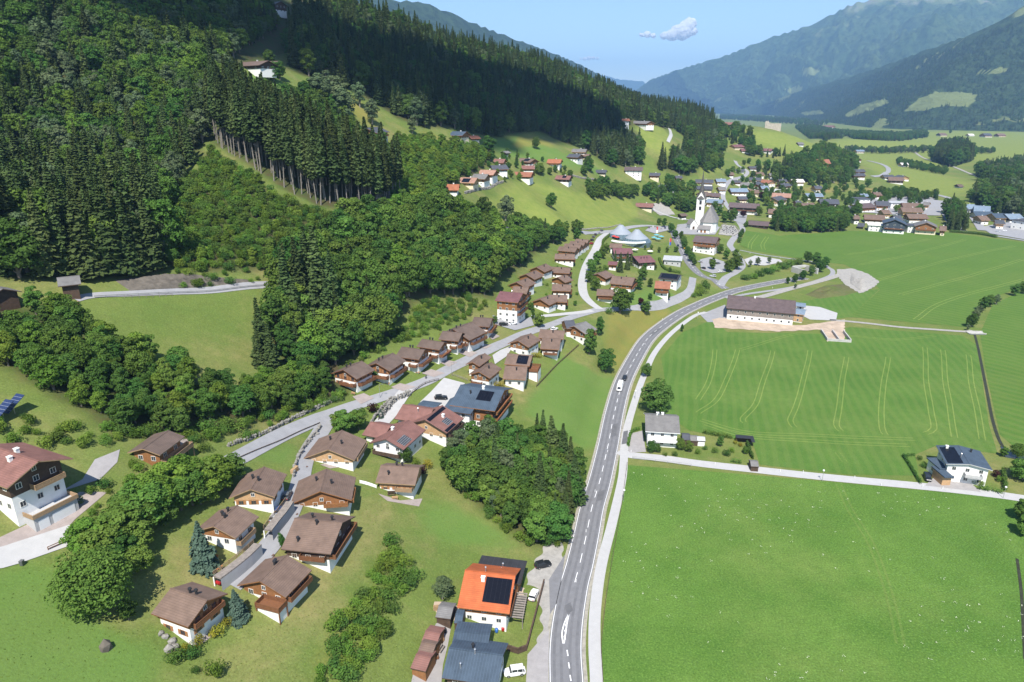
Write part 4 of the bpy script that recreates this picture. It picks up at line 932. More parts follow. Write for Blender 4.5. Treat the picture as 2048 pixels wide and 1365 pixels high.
H('flat black garage roof behind the orange roofed house', 'garage', 'garage', 'black', (955,1131), (1048,1143), 3.6, W=7, pitch=.06, up=None, wall=WOOD, nowin=('-y',), chim=((.1,.1,'steel'),(.1,-.3,'steel')))
H('house with ribbed blue metal roof at the bottom edge by the white van', 'house', 'house', 'blue', (898,1296), (1006.5,1311), 7.0, E=(887.5,1357), up=WOOD_DK, chim=((-.2,.25,'pipe'),(-.02,-.08,'steel'),(-.5,-.6,'steel')), pitch=.38)
H('low blue metal roof joined behind the ribbed blue house', 'house', 'house', 'blue', (909,1263), (980,1269), 5.2, W=6, pitch=.2, up=None)
for i, (A, B, roof, lab) in enumerate([((851,1262),(881,1268),'red','upper reddish shed of the three beside the blue house'), ((843,1284),(872,1290),'brown','middle brown shed of the three beside the blue house'), ((832,1309),(862,1316),'red','lowest reddish shed of the three with orange gable')]):
    H(lab, 'shed', 'shed', roof, A, B, 3.4, W=5.0, pitch=.3, wall=WOOD, up=None, ov=.3, wins=False, group='garden sheds in a row')
H('small slate blue lean-to beside the orange roofed house', 'shed', 'shed', 'blue', (911,1229), (927,1230), 3.0, W=4, pitch=.2, wall=WOOD_DK, up=None, ov=.2, wins=False)
H('dark barbecue hut with pale plank roof on the slope', 'shed', 'shed', 'grey', (877,1212), (907,1216), 3.2, W=4.5, pitch=.35, wall=WOOD_DK, up=None, ov=.3, wins=False)
LH, li = H('large red roofed house with terrace over the white garage doors', 'house', 'house', 'red', (77,923), (-24,889), 10.2, E=(146.7,918), ovx=2.4, split=.52, up=WOOD_DK, rows=2, chim=((-.3,.25,'brick'),(-.05,-.1,'brick')), bal=(('-x',.55,2.0,-.9,.3),), balm=RAIL_LT, pitch=.40, ov=1.4)
xg, wg = li['xl'], li['wh']
b_ = MB().box(-xg-3.0, -xg-.01, -wg, wg*.75, -5, -.6); gw_ = b_.build('garage_wing', GREYPL, LH)
for y0, y1 in ((-wg*.85, wg*.05), (wg*.2, wg*.6)): MB().box(-xg-3.06, -xg-3.0, y0, y1, -3.6, -1.4).build('garage_door', WHITEM, gw_)
b_ = MB(); b_.box(-xg-3.3, -xg-3.05, -wg-.2, wg*.75+.2, -.6, .3); b_.box(-xg-3.04, -xg-.1, wg*.75, wg*.75+.2, -.6, .3); b_.box(-xg-3.04, -xg-.1, -wg-.2, -wg, -.6, .3); b_.build('terrace_parapet', RAIL_LT, LH)
H('brown roofed log cabin with pale deck above the garden', 'cabin', 'house', 'brown2', (285,898), (337,861), 4.6, W=6.5, wall=WOOD, up=None, pitch=.32, deck=(-4,6,-5.2,-3.32,.3), balm=RAIL_LT)
H('grey roofed hay hut at the start of the hillside road', 'hut', 'hut', 'grey', (113,556), (159,551), 5.5, W=7, wall=WOOD_DK, up=None, wins=False, pitch=.4)
H('grey roofed hut at the edge of the dark wood', 'hut', 'hut', 'grey', (-22,570), (6,578), 5.5, W=7, wall=WOOD_DK, up=None, wins=False, pitch=.4)
# upper farms and the hamlet above the hay meadow; then the village and the valley, seen small
F = [((480,125),(537,121.5),12,8.5,'brown2','old dark boarded farmhouse with white base on the upper clearing','farmhouse',dict(up=WOOD_DK,split=.35)), ((530,123),(557,122.5),9,7,'brown2','barn joined behind the old upper farmhouse','barn',dict(up=WOOD_DK)),
 ((730,256),(760,254),13,11,'slate','slate roofed chalet with balconies alone under the ridge wood','house',dict(bal=(('-y',.5,1.4,-.9,.9),),up=WOOD)), ((735,275),(757,275),9,6,'brown','small house just below the slate roofed chalet','house',dict()), ((905,263),(933,263.5),12,9,'blue','blue roofed wooden house at the forest edge','house',dict(up=WOOD)), ((936,272),(956,271.5),9,7,'terra','small house with brick red roof next to the blue roofed one','house',dict()),
 ((891,369),(919,369),12,8,'orange','orange roofed house at the low end of the hamlet','house',dict()), ((922,355),(955,356),12,9,'pale','yellow house with blue solar panel in the hamlet','house',dict(wall=CREAM,pv=(-.6,.3,-.9,-.2))), ((948,348),(977,349),12,10,'grey','grey roofed white house with tiers of balconies in the hamlet','house',dict(rows=3)), ((961,340),(993,341),12,9,'pale','faded terracotta house on the hamlet road','house',dict()),
 ((984,318),(1011,318.5),11,8,'red','red roofed house highest in the hamlet','house',dict()), ((980,331.5),(1013,330.5),11,8,'slate','slate roofed house with red flowers below the red roof','house',dict()), ((1041,316.5),(1070,318.5),11,8,'brown','brown roofed hamlet house with solar cells','house',dict(pv=(-.2,.5,-.7,-.1))), ((1043,331.5),(1069,331.5),10,8,'red','small red roof behind the twin gabled house','house',dict()), ((1028,344),(1066,345),13,9,'terra','twin gabled house with terracotta roof above the mown bank','house',dict()),
 ((1096,318.5),(1124,319),13,9,'orange','orange roofed house on the curving drive','house',dict(bal=(('-y',.5,1.4,-.9,.9),))), ((1113,351),(1143,352),12,9,'red','dark wooden house with red solar roof at the hamlet edge','house',dict(up=WOOD_DK,split=.3,pv=(-.1,.4,-.6,-.1))), ((1145,298),(1174,298.5),12,9,'grey','grey roofed farmhouse at the foot of the dark forest','house',dict()), ((1139,308),(1163,309),12,10,'slate','white farmhouse just below the grey roofed one','house',dict(rows=2)), ((1165,308),(1180,308.5),9,8,'brown','brown barn beside the white farmhouse','barn',dict(up=WOOD_DK)),
 ((1192,340),(1214,340.5),10,8,'slate','dark blue roofed chalet above the old stone wall','house',dict(up=WOOD_DK)), ((1203,355),(1219,355),7,5,'brown2','small dark barn below the blue roofed chalet','barn',dict(up=WOOD_DK)), ((1249,334),(1286,334.5),14,13,'plum','big white house with hipped plum roof on the bank','house',dict(rows=3,up=None)), ((1299,346),(1321,346.5),11,9,'slate','yellowish house with slate roof beside the big white one','house',dict(wall=CREAM)), ((1308,370),(1332,371),12,7,'slate','low slate roofed house among trees above the church','house',dict(up=WOOD_DK)),
 ((1005,303),(1016,302),6,5,'grey','weathered hay barn above the hamlet','barn',dict(up=WOOD_DK,split=.1)), ((1272,406),(1308,407.5),13,8,'red','lodge with red roof and curved terrace at the end of the gravel drive','house',dict(up=WOOD_DK,split=.4)), ((1358,428),(1371,427),7,6,'brown2','dark hut beside the gravel drive','hut',dict(up=WOOD_DK)), ((1243,238),(1259,238),11,12,'terra','white house with brick red roof on the high meadow','house',dict(up=None)), ((1268,242),(1302,243),13,9,'grey','grey roofed farm on the high meadow','farmhouse',dict(up=WOOD)), ((1309,243),(1319,243.5),6,4,'terra','tiny red roofed shed on the high meadow','shed',dict(up=None)),
 ((1393,359),(1430,360),12,9,'slate','long slate roofed house behind the church spire','house',dict()), ((1432,358),(1450,358),11,9,'steel','house with blue steel roof behind the spire','house',dict()), ((1392,372),(1424,373),11,7,'slate','slate house in front of the long slate roof','house',dict(up=WOOD_DK)), ((1416,386),(1440,387),11,8,'plum','plum roofed house just right of the bell tower','house',dict()), ((1417,398),(1446,400),12,9,'steel','steel blue roofed house beside the church roof','house',dict()), ((1388,398),(1404,395),10,8,'slate','slate roof hidden behind the bell tower','house',dict()),
 ((1461,377),(1494,377),13,9,'steel','house with light blue roof on the village street','house',dict(up=WOOD)), ((1495,355),(1522,356),12,8,'slate','slate house at the upper street bend','house',dict()), ((1482,365),(1506,366),12,8,'grey','pale roofed house on the upper street','house',dict(wall=CREAM)), ((1508,366),(1526,361),12,8,'slate','white gabled house with slate roof on the upper street','house',dict()), ((1525,359),(1545,362),11,8,'terra','reddish house at the end of the upper street','house',dict()), ((1468,361),(1480,361),8,7,'slate','small slate house against the upper street','house',dict()),
 ((1470,339),(1488,339),9,5,'slate','wooden barn with slate roof on the climbing lane','barn',dict(up=WOOD_DK)), ((1497,333),(1514,333),9,6,'slate','second slate roofed barn above the climbing lane','barn',dict(up=WOOD)), ((1459,405),(1520,408),15,11,'plum','long plum roofed farm block with balconies','farmhouse',dict(up=WOOD_DK,bal=(('-y',.5,1.4,-.9,.9),))), ((1537,379),(1561,379),11,6,'light','house with pale sheet roof in mid village','house',dict()), ((1547,386),(1588,388),14,9,'pale','large faded brown house in mid village','house',dict()), ((1545,395),(1566,391),13,9,'slate','white house with slate gable in mid village','house',dict()),
 ((1560,368),(1575,366.5),11,9,'slate','wooden gabled slate house beside a conifer','house',dict(up=WOOD)), ((1583,359),(1605,359),12,8,'white','house with whitish roof under the wooded knoll','house',dict()), ((1557,359),(1572,359),10,8,'slate','slate house below the wooded knoll','house',dict()), ((1612,387),(1648,387),13,8,'steel','wide house with light blue roof beside the barley','house',dict()), ((1640,398),(1675,399),16,11,'slate','big dark roofed house behind the village grove','house',dict(up=WOOD_DK,split=.5)), ((1602,407),(1625,406),11,7,'brown','brown house behind the village grove','house',dict()),
 ((1497,441),(1540,444),11,6,'plum','long open shed at the edge of the village field','shed',dict(up=None,wall=WOOD_DK)), ((1465,290),(1494,289),12,8,'wine','wine red farm cluster roof nearest the climbing lane','house',dict()), ((1482,298),(1500,298),10,7,'wine','lower wine red roof of the farm cluster','house',dict()), ((1500,293),(1520,292),12,9,'wine','tallest wine red roof of the farm cluster','house',dict()), ((1521,297),(1546,298),12,7,'wine','long wine red roof at the end of the farm cluster','house',dict(up=WOOD_DK)),
 ((1630,319),(1658,319),16,16,'terra','tall orange roofed hotel on the wooded knoll','hotel',dict(rows=3,pitch=.6)), ((1602,321),(1618,320),9,8,'red','reddish house half hidden beside the orange hotel','house',dict()), ((1706,339),(1727,339),13,9,'slate','slate house upper of two at the valley road','house',dict()), ((1705,347),(1727,347),12,9,'slate','slate house lower of two at the valley road','house',dict()), ((1705,317),(1720,318),11,8,'red','red roofed house at the foot of the knoll','house',dict()), ((1712,300),(1727,300),14,8,'steel','blue roofed house past the knoll','house',dict()),
 ((1776,354),(1808,355),18,10,'brown','large boarded barn on the valley meadow','barn',dict(up=WOOD_DK,split=.2)), ((1766,350),(1785,350),12,8,'slate','slate roof behind the large valley barn','house',dict()), ((1797,350),(1813,353),12,8,'slate','slate gable beside the large valley barn','house',dict()), ((1715,408),(1742,406),14,9,'plum','white shop with plum gable roof','house',dict()), ((1752,402),(1776,403),16,10,'slate','block with slate roof and attic vents','house',dict()), ((1805,406),(1840,407),18,9,'brown','large brown roofed block in the shop quarter','house',dict()), ((1803,415),(1842,416),14,9,'brown','brown roofed row in front of the large block','house',dict()),
 ((1730,429),(1768,431),14,8,'brown','brown house with two gables by the field wall','house',dict()), ((1791,440),(1789,432),16,13,'blue','dark blue gabled house facing the green field','house',dict(up=mat('dark blue boards',(.05,.065,.085),.8,.1,1.0),split=.3,rows=3,bal=(('-x',.45,1.6,-.9,.9),))), ((1814,428),(1850,428.5),13,9,'brown','brown house behind the red fronted one','house',dict()), ((1854,446),(1850,437),15,11,'grey','chalet gable with long balconies facing the green field','house',dict(rows=2,bal=(('-x',.5,1.6,-.95,.95),))), ((1703,431),(1716,431),10,8,'brown','brown house beside the rounded grove','house',dict(up=WOOD_DK)), ((1716,446),(1730,447),9,5,'slate','small dark shed by the field wall','shed',dict(up=None,wall=WOOD_DK)),
 ((1929,409),(1948,409),16,7,'steel','blue roofed workshop beyond the bypass conifers','house',dict(up=None)), ((1950,411),(1980,413),22,8,'steel','large steel blue hall beyond the bypass','house',dict(up=None)), ((1948,423),(1982,424),18,7,'blue','dark blue hall nearest the bypass','house',dict(up=None)), ((1984,427),(2006,427),14,8,'blue','blue roofed house at the bypass turn','house',dict()), ((2010,428),(2038,428),16,8,'steel','steel roofed house at the bypass turn','house',dict(up=WOOD_DK)), ((2005,408),(2030,410),14,7,'brown','brown roofed house behind the steel roofs','house',dict()),
 ((1447,245),(1466,245),14,10,'red','red roofed farmhouse on the far ridge end','farmhouse',dict()), ((1470,246),(1481,246),11,9,'slate','dark gabled barn beside the far red farmhouse','barn',dict(up=WOOD_DK)), ((1877,266.5),(1891,266.5),30,12,'brown','long barn far out on the valley floor','barn',dict(up=WOOD_DK)), ((1965,267),(1980,267),34,14,'slate','slate roofed farm far out on the valley floor','farmhouse',dict()), ((1993,267.5),(2008,267.5),30,12,'brown','brown roofed farm next to the far slate one','farmhouse',dict()), ((1935,268),(1946,268),25,9,'white','white roofed hall far out on the valley floor','barn',dict()), ((1648,251),(1668,251.5),30,14,'red','row of red roofs at the foot of the far slope','farmhouse',dict()), ((1594,285),(1606,285),12,7,'grey','grey hay barn on the castle meadow','barn',dict(up=WOOD_DK)), ((1800,326),(1815,326),14,7,'white','pale roofed stable on the valley meadow','barn',dict()), ((1913,369),(1924,369),10,5,'brown2','tiny hay hut in the valley meadow','hut',dict(up=WOOD_DK))]
F += [(A, B, 10+(i % 3), 8, roof, lab, 'house', {}) for i, (A, B, roof, lab) in enumerate([((1476, 393), (1492, 393), 'slate', 'slate roofed house on the village street opposite the light blue roof'),
 ((1500, 380), (1517, 380), 'brown', 'brown house squeezed between the light blue roof and the pale sheet roof'),
 ((1521, 372), (1535, 372), 'steel', 'small steel roofed house behind the pale sheet roof'),
 ((1590, 402), (1601, 402), 'slate', 'slate roofed house behind the middle of the village grove'),
 ((1573, 413), (1592, 414), 'plum', 'plum roofed house just behind the village grove'),
 ((1538, 418), (1556, 419), 'brown', 'brown roofed house left of the village grove'),
 ((1690, 413), (1704, 413), 'slate', 'slate roofed house between the dark big roof and the white shop'),
 ((1762, 420), (1777, 420), 'brown', 'brown house in the yard of the shop quarter'),
 ((1786, 431), (1800, 431), 'slate', 'slate roof peeping over the dark blue gable'),
 ((1848, 404), (1860, 405), 'grey', 'grey roofed kiosk beside the bypass roundabout'),
 ((1660, 412), (1678, 413), 'brown2', 'dark brown house right behind the grove'),
 ((1628, 372), (1642, 372), 'slate', 'slate roofed house at the foot of the hotel knoll'),
 ((1455, 345), (1466, 345), 'brown', 'brown house under the climbing lane'),
 ((1436, 374), (1450, 374), 'grey', 'grey roofed house behind the spire on the street side'),
 ((1400, 385), (1414, 384), 'brown2', 'dark brown house hidden behind the bell tower'),
 ((1350, 352), (1364, 352), 'slate', 'slate roofed house among the trees above the church'),
 ((1338, 385), (1352, 386), 'slate', 'low slate house among trees left of the bell tower'),
 ((1512, 345), (1526, 345), 'brown', 'brown house above the upper street bend'),
 ((1538, 347), (1550, 347), 'grey', 'grey roofed house above the reddish one'),
 ((1655, 352), (1668, 352), 'slate', 'slate house in the trees below the orange hotel'),
 ((1880, 452), (1893, 453), 'brown', 'brown roofed house right of the long balcony gable'),
 ((1720, 388), (1734, 388), 'steel', 'steel roofed house behind the white shop'),
 ((1746, 385), (1760, 385), 'brown', 'brown roofed house behind the attic vent block'),
 ((1955, 432), (1972, 432), 'brown', 'brown hall in front of the steel blue hall'),
 ((1990, 440), (2008, 441), 'slate', 'slate house by the car park of the bypass')])]
for A, B, W, hr, roof, lab, nm, kw in F:
    up = kw.pop('up', WOOD_LT if RNG.random() < .4 else WOOD)
    if roof == 'orange': roof = 'orange2'
    W += 1.2 if A[0] > 1380 else -.6; kw.setdefault('ov', 1.3)
    if A[0] > 1380 and nm == 'house': q_ = .06*(B[0]-A[0]); A, B = (A[0]-q_, A[1]), (B[0]+q_, B[1])
    p_ = ground((A[0]+B[0])/2, (A[1]+B[1])/2, hr)[0]; sl_ = math.hypot(float(hgt(p_[0]+4, p_[1])-hgt(p_[0]-4, p_[1])), float(hgt(p_[0], p_[1]+4)-hgt(p_[0], p_[1]-4)))/8
    hr -= min(3.0, sl_*W*.42)
    H(lab, nm, {'farmhouse': 'farmhouse', 'hut': 'hut'}.get(nm, nm), roof, A, B, float(hr), W=W, lod=0, up=up, split=kw.pop('split', RNG.choice((.35,.45,.55))), wall=kw.pop('wall', CREAM if RNG.random() < .18 else PLASTER), chim=((.2,.08,'brick'),) if nm in ('house','hotel','farmhouse') else (), pitch=kw.pop('pitch', .42), **kw)
for A, B, W, hr, roof, lab in [((1708,396),(1736,396),16,8,'slate','white flat roofed shop with dark roof edge'), ((1775,404),(1811,404),14,7,'light','long white flat roofed market hall'), ((1735,448),(1772,450),12,6,'white','low white flat building along the field wall'), ((1808,449),(1838,449),12,7,'slate','dark flat roofed house with red ground floor'), ((2036,437),(2080,443),20,9,'slate','dark flat roofed petrol station hall by the car park')]:
    H(lab, 'house', 'house', roof, A, B, float(hr), W=W, lod=0, up=None, flat=True, pitch=.06)
H('small blue roofed hut lost in the leafy wood', 'hut', 'hut', 'steel', (884,473), (909,470), 6.0, W=8, lod=1, up=WOOD, split=.2)
H('slate roofed house half hidden by trees below the hay meadow', 'house', 'house', 'slate', (981,452), (1018,455), 8.0, W=10, lod=1, up=WOOD_DK)
H('dark roofed house deep among the trees of the leafy wood', 'house', 'house', 'slate', (937,462), (951,468), 7.0, W=9, lod=1, up=WOOD_DK)
H('white log store with slanting roof in the leafy wood', 'shed', 'shed', 'light', (902,452), (919,447), 4.0, W=5, lod=0, up=None)

H('hay barn and farm roof on the sunny top meadow', 'farmhouse', 'farmhouse', 'grey', (533,6), (562,3), 9.0, W=12, lod=0, up=WOOD_DK, split=.3)
# ------------------------------------------------------------ trees
def leaf_mat(name, c1, c2, trans=0.25, vary=0.25, huev=0.02):
    m = bpy.data.materials.new(name); m.use_nodes = True
    nt = m.node_tree; N, L = nt.nodes, nt.links
    N.remove(N['Principled BSDF'])
    tc = N.new('ShaderNodeTexCoord'); nz = N.new('ShaderNodeTexNoise'); nz.inputs['Scale'].default_value = 0.8; nz.inputs['Detail'].default_value = 3
    L.new(tc.outputs['Object'], nz.inputs['Vector'])
    rp = N.new('ShaderNodeValToRGB'); rp.color_ramp.elements[0].position, rp.color_ramp.elements[1].position = 0.35, 0.65
    rp.color_ramp.elements[0].color = (*c1, 1); rp.color_ramp.elements[1].color = (*c2, 1); L.new(nz.outputs[0], rp.inputs[0])
    oi = N.new('ShaderNodeObjectInfo'); hs = N.new('ShaderNodeHueSaturation')
    a = N.new('ShaderNodeMapRange'); a.inputs[3].default_value = 1-vary; a.inputs[4].default_value = 1+vary; L.new(oi.outputs['Random'], a.inputs[0]); L.new(a.outputs[0], hs.inputs['Value'])
    f = N.new('ShaderNodeMath'); f.operation = 'MULTIPLY'; L.new(oi.outputs['Random'], f.inputs[0]); f.inputs[1].default_value = 7.31
    g = N.new('ShaderNodeMath'); g.operation = 'FRACT'; L.new(f.outputs[0], g.inputs[0])
    b = N.new('ShaderNodeMapRange'); b.inputs[3].default_value = 0.5-huev; b.inputs[4].default_value = 0.5+huev; L.new(g.outputs[0], b.inputs[0]); L.new(b.outputs[0], hs.inputs['Hue'])
    L.new(rp.outputs[0], hs.inputs['Color'])
    d = N.new('ShaderNodeBsdfDiffuse'); t = N.new('ShaderNodeBsdfTranslucent'); mx = N.new('ShaderNodeMixShader'); mx.inputs[0].default_value = trans
    L.new(hs.outputs[0], d.inputs[0]); L.new(hs.outputs[0], t.inputs[0]); L.new(d.outputs[0], mx.inputs[1]); L.new(t.outputs[0], mx.inputs[2])
    L.new(mx.outputs[0], N['Material Output'].inputs[0]); return m
LEAF = leaf_mat('broad leaves', (0.078, 0.144, 0.027), (0.117, 0.189, 0.039))
LEAF_DK = leaf_mat('dark leaves', (0.055, 0.117, 0.026), (0.083, 0.152, 0.034))
LEAF_LT = leaf_mat('bright leaves', (0.105, 0.185, 0.028), (0.145, 0.225, 0.038), 0.3, 0.3, 0.02)
LEAF_GY = leaf_mat('grey green leaves', (0.095, 0.14, 0.065), (0.125, 0.165, 0.08), 0.25)
LEAF_YL = leaf_mat('yellow green leaves', (0.24, 0.24, 0.03), (0.30, 0.27, 0.04), 0.3)
LEAF_RD = leaf_mat('purple leaves', (0.035, 0.014, 0.014), (0.055, 0.018, 0.018), 0.2)
NEEDLE = leaf_mat('spruce needles', (0.052, 0.081, 0.028), (0.078, 0.110, 0.036), 0.1, 0.3)
NEEDLE_BL = leaf_mat('blue spruce needles', (0.06, 0.10, 0.075), (0.085, 0.13, 0.095), 0.1, 0.15)
BARK = mat('bark', (0.16, 0.135, 0.11), 0.95, 0.25, 3.0)
BARK_PALE = mat('pale bark', (0.21, 0.19, 0.165), 0.9, 0.25, 2.0)

def cards(C, Nn, size, rg, aspect=1.4, jitter=0.6):
    """leaf-sized quads centred at C facing roughly Nn"""
    n = len(C)
    N = Nn + rg.normal(0, jitter, (n, 3)); N /= np.linalg.norm(N, axis=1)[:,None]+1e-9
    A = np.cross(N, rg.normal(0, 1, (n, 3))); A /= np.linalg.norm(A, axis=1)[:,None]+1e-9
    B = np.cross(N, A)
    s = (size*rg.uniform(0.6, 1.3, n))[:,None]
    A = A*s*aspect*0.5; B = B*s*0.5
    V = np.stack([C-A*0.9-B*0.3, C-A*0.1-B, C+A-B*0.1, C+A*0.1+B], 1).reshape(-1, 3)
    return V
def broad_mesh(name, seed, h, r, lobes, per, size, mats, trunk_h=0.28, squash=1.0, bark=None):
    """crown of many leaf clumps gathered on limbs; returns trunk mesh, crown mesh"""
    rg = np.random.default_rng(seed); zc = h*(trunk_h+(1-trunk_h)*0.48); rz = h*(1-trunk_h)*0.52
    V = []; tops = []
    k = 0
    for i in range(lobes):
        th = i*2.39996+rg.uniform(-.4, .4); u = 1-2*(i+0.5)/lobes; u = np.clip(u+rg.normal(0, .08), -1, 1)
        s = math.sqrt(1-u*u); rad = rg.uniform(0.5, 0.82)
        lr = r*rg.uniform(0.30, 0.46)
        c = np.array([math.cos(th)*s*r*rad, math.sin(th)*s*r*rad, zc+u*rz*rad*squash]); tops.append(c)
        d = rg.normal(0, 1, (per, 3)); d /= np.linalg.norm(d, axis=1)[:,None]
        d[:,2] = np.where(d[:,2] < -0.35, -d[:,2], d[:,2])
        q = c + d*lr*np.array([1, 1, 0.82])*rg.uniform(0.72, 1.05, (per, 1))
        out = q-np.array([0, 0, zc-rz*0.4]); out /= np.linalg.norm(out, axis=1)[:,None]+1e-9
        V.append(cards(q, d*0.75+out*0.45, size, rg))
    ins = rg.normal(0, 1, (lobes*12, 3)); ins /= np.linalg.norm(ins, axis=1)[:,None]; ins *= rg.uniform(0.1, 0.65, (len(ins), 1))
    V.append(cards(ins*np.array([r, r, rz])+np.array([0, 0, zc]), ins, size*1.7, rg))
    V = np.vstack(V); crown = mesh_np(name+'_crown', V, np.arange(len(V)).reshape(-1, 4), mats)
    b = MB(); top = h*(trunk_h+0.35); tr = h*0.022+0.05
    b.tube((0,0,-1.0), (rg.normal(0,.1), rg.normal(0,.1), top), tr*1.25, tr*0.5, 7)
    for c in tops[::max(1, lobes//7)]:
        b.tube((0, 0, h*trunk_h*rg.uniform(0.8, 1.3)), tuple(c), tr*0.45, tr*0.12, 5)
    return b.mesh(name+'_trunk', bark or BARK), crown
def spruce_mesh(name, seed, h, r, size, mats, bare=0.08, whorls=26, per=8, sparse=1.0):
    rg = np.random.default_rng(seed); C = []; Nn = []; S = []
    for w in range(whorls):
        f = w/(whorls-1); z = h*(bare+(1-bare)*f**0.92)
        rad = r*(1-f)**0.8*rg.uniform(0.8, 1.12)+0.12
        if bare > 0.3 and f < 0.2: rad *= 0.5+2.5*f
        nb = max(3, int(per*(0.55+0.45*(1-f))))
        for k in range(nb):
            if rg.random() > sparse: continue
            th = 2*math.pi*(k+rg.uniform(-.3, .3))/nb+w*1.1; rr = rad*rg.uniform(0.72, 1.1)
            m = max(2, int(rr/(size*0.42)))
            for j in range(m):
                s = (j+0.6)/m
                p = np.array([math.cos(th)*rr*s, math.sin(th)*rr*s, z-rr*0.32*s**1.5+rr*0.08*s])
                side = np.array([-math.sin(th), math.cos(th), 0])*rr*0.22*s
                for q in ((0.0,) if s < 0.3 else (-1, 0.1, 1)):
                    C.append(p+side*q*rg.uniform(.5, 1.1)+rg.normal(0, .06, 3)); Nn.append((math.cos(th)*0.5, math.sin(th)*0.5, 0.9)); S.append(size*(0.65+0.5*(1-f)))
    C = np.array(C); V = cards(C, np.array(Nn), np.array(S), rg, 1.7, 0.38)
    top = np.array([[0.0, 0.0, h-0.2*i] for i in range(3)]); V = np.vstack([V, cards(top, np.tile([1.0, 0, 0], (3, 1)), 0.3*size*np.ones(3), rg)])
    crown = mesh_np(name+'_crown', V, np.arange(len(V)).reshape(-1, 4), mats)
    b = MB(); tr = h*0.0055+0.06
    b.tube((0,0,-1.5), (0,0,h*0.97), tr*1.15, 0.03, 7)
    if bare > 0.3:
        for k in range(10):
            z = h*rg.uniform(0.15, bare); th = rg.uniform(0, 6.28); b.tube((0,0,z), (math.cos(th)*1.1, math.sin(th)*1.1, z-0.15), 0.05, 0.02, 4)
    return b.mesh(name+'_trunk', BARK_PALE if bare > 0.3 else BARK), crown
def shrub_mesh(name, seed, h, r, n, size, m):
    rg = np.random.default_rng(seed); V = []
    for i in range(7):
        c = np.array([rg.uniform(-.55, .55)*r, rg.uniform(-.55, .55)*r, h*rg.uniform(.35, .62)]); lr = r*rg.uniform(.4, .6)
        d = rg.normal(0, 1, (n//7, 3)); d /= np.linalg.norm(d, axis=1)[:,None]; q = c+d*np.array([lr, lr, h*0.36]); q[:,2] = np.maximum(q[:,2], 0.05)
        V.append(cards(q, d+np.array([0, 0, .3]), size, rg))
    V = np.vstack(V); return mesh_np(name, V, np.arange(len(V)).reshape(-1, 4), m)
# model trees at unit size h; instances are scaled
KIND = {}
KIND['broad'] = [(10.0, *broad_mesh('broad', s, 10, rr, lo, 170, 0.40, LEAF, 0.06)) for s, rr, lo in ((1, 3.6, 24), (2, 3.1, 22), (3, 4.0, 26), (4, 2.8, 20))]
KIND['dark'] = [(10.0, *broad_mesh('dark', s, 10, rr, lo, 170, 0.40, LEAF_DK, 0.06)) for s, rr, lo in ((5, 3.4, 24), (6, 3.9, 26), (7, 2.9, 20))]
KIND['bright'] = [(10.0, *broad_mesh('bright', s, 10, rr, lo, 165, 0.40, LEAF_LT, 0.05)) for s, rr, lo in ((8, 3.8, 22), (9, 3.2, 20))]
KIND['grey'] = [(10.0, *broad_mesh('grey', s, 10, rr, lo, 140, 0.36, LEAF_GY, 0.12, bark=BARK_PALE)) for s, rr, lo in ((10, 2.6, 18), (11, 3.0, 20))]
KIND['round'] = [(10.0, *broad_mesh('round', 12, 10, 4.5, 90, 150, 0.30, LEAF, 0.02))]
KIND['purple'] = [(10.0, *broad_mesh('purple', 13, 10, 3.8, 22, 100, 0.5, LEAF_RD, 0.15))]
KIND['spruce'] = [(20.0, *spruce_mesh('spruce', s, 20, r_, 0.85, NEEDLE, b_, w, p)) for s, r_, b_, w, p in ((20, 3.0, .05, 30, 10), (21, 2.6, .08, 28, 9), (22, 3.4, .06, 30, 10), (23, 2.2, .12, 28, 8), (24, 2.8, .04, 24, 9), (25, 3.7, .05, 32, 11))]
KIND['tall'] = [(30.0, *spruce_mesh('tall', s, 30, r_, 0.95, NEEDLE, b_, 34, 9)) for s, r_, b_ in ((30, 3.0, .38), (31, 2.7, .34), (32, 3.3, .42))]
KIND['blue'] = [(10.0, *spruce_mesh('blue', 40, 10, 3.0, 0.55, NEEDLE_BL, .02, 24, 11))]
KIND['shrub'] = [(3.0, None, shrub_mesh('shrub', s, 3, rr, 700, 0.25, m)) for s, rr, m in ((50, 1.9, LEAF), (51, 1.6, LEAF_LT), (52, 2.1, LEAF), (53, 1.7, LEAF_DK))]
KIND['brightshrub'] = [(3.0, None, shrub_mesh('brightshrub', s, 3, rr, 700, 0.25, m)) for s, rr, m in ((54, 1.9, LEAF_LT), (55, 1.6, LEAF_LT))]
KIND['yellow'] = [(3.0, None, shrub_mesh('yellow', 56, 3, 1.9, 420, 0.3, LEAF_YL))]
KIND['purpleshrub'] = [(3.0, None, shrub_mesh('purpleshrub', 57, 3, 1.7, 420, 0.3, LEAF_RD))]
NAME = dict(broad='broadleaf_tree', dark='broadleaf_tree', bright='broadleaf_tree', grey='broadleaf_tree', round='broadleaf_tree', purple='broadleaf_tree', spruce='spruce_tree', tall='spruce_tree', blue='blue_spruce', shrub='shrub', brightshrub='shrub', yellow='shrub', purpleshrub='shrub')
CAT = dict(broadleaf_tree='tree', spruce_tree='tree', blue_spruce='tree', shrub='shrub')
PLAN = []
def plant(kind, x, y, h, label, group=None, rg=None, z=None, wide=1.0, var=None, stand=None):
    """notes a tree; place_trees() decides later whether it is shown largest and so built by itself"""
    rg = rg or RNG; z = float(hgt(x, y)) if z is None else z
    v = var if var is not None else rg.randrange(len(KIND[kind]))
    px, py, d = to_px((x, y, z+h*0.6)); vis = -60 < px < 2108 and -80 < py < 1420 and d > 1
    PLAN.append((1e9 if group is None else (h*wide/d if vis else 0.0), kind, x, y, z, h, label, group, wide, v, rg.uniform(0, 6.28), stand or group))
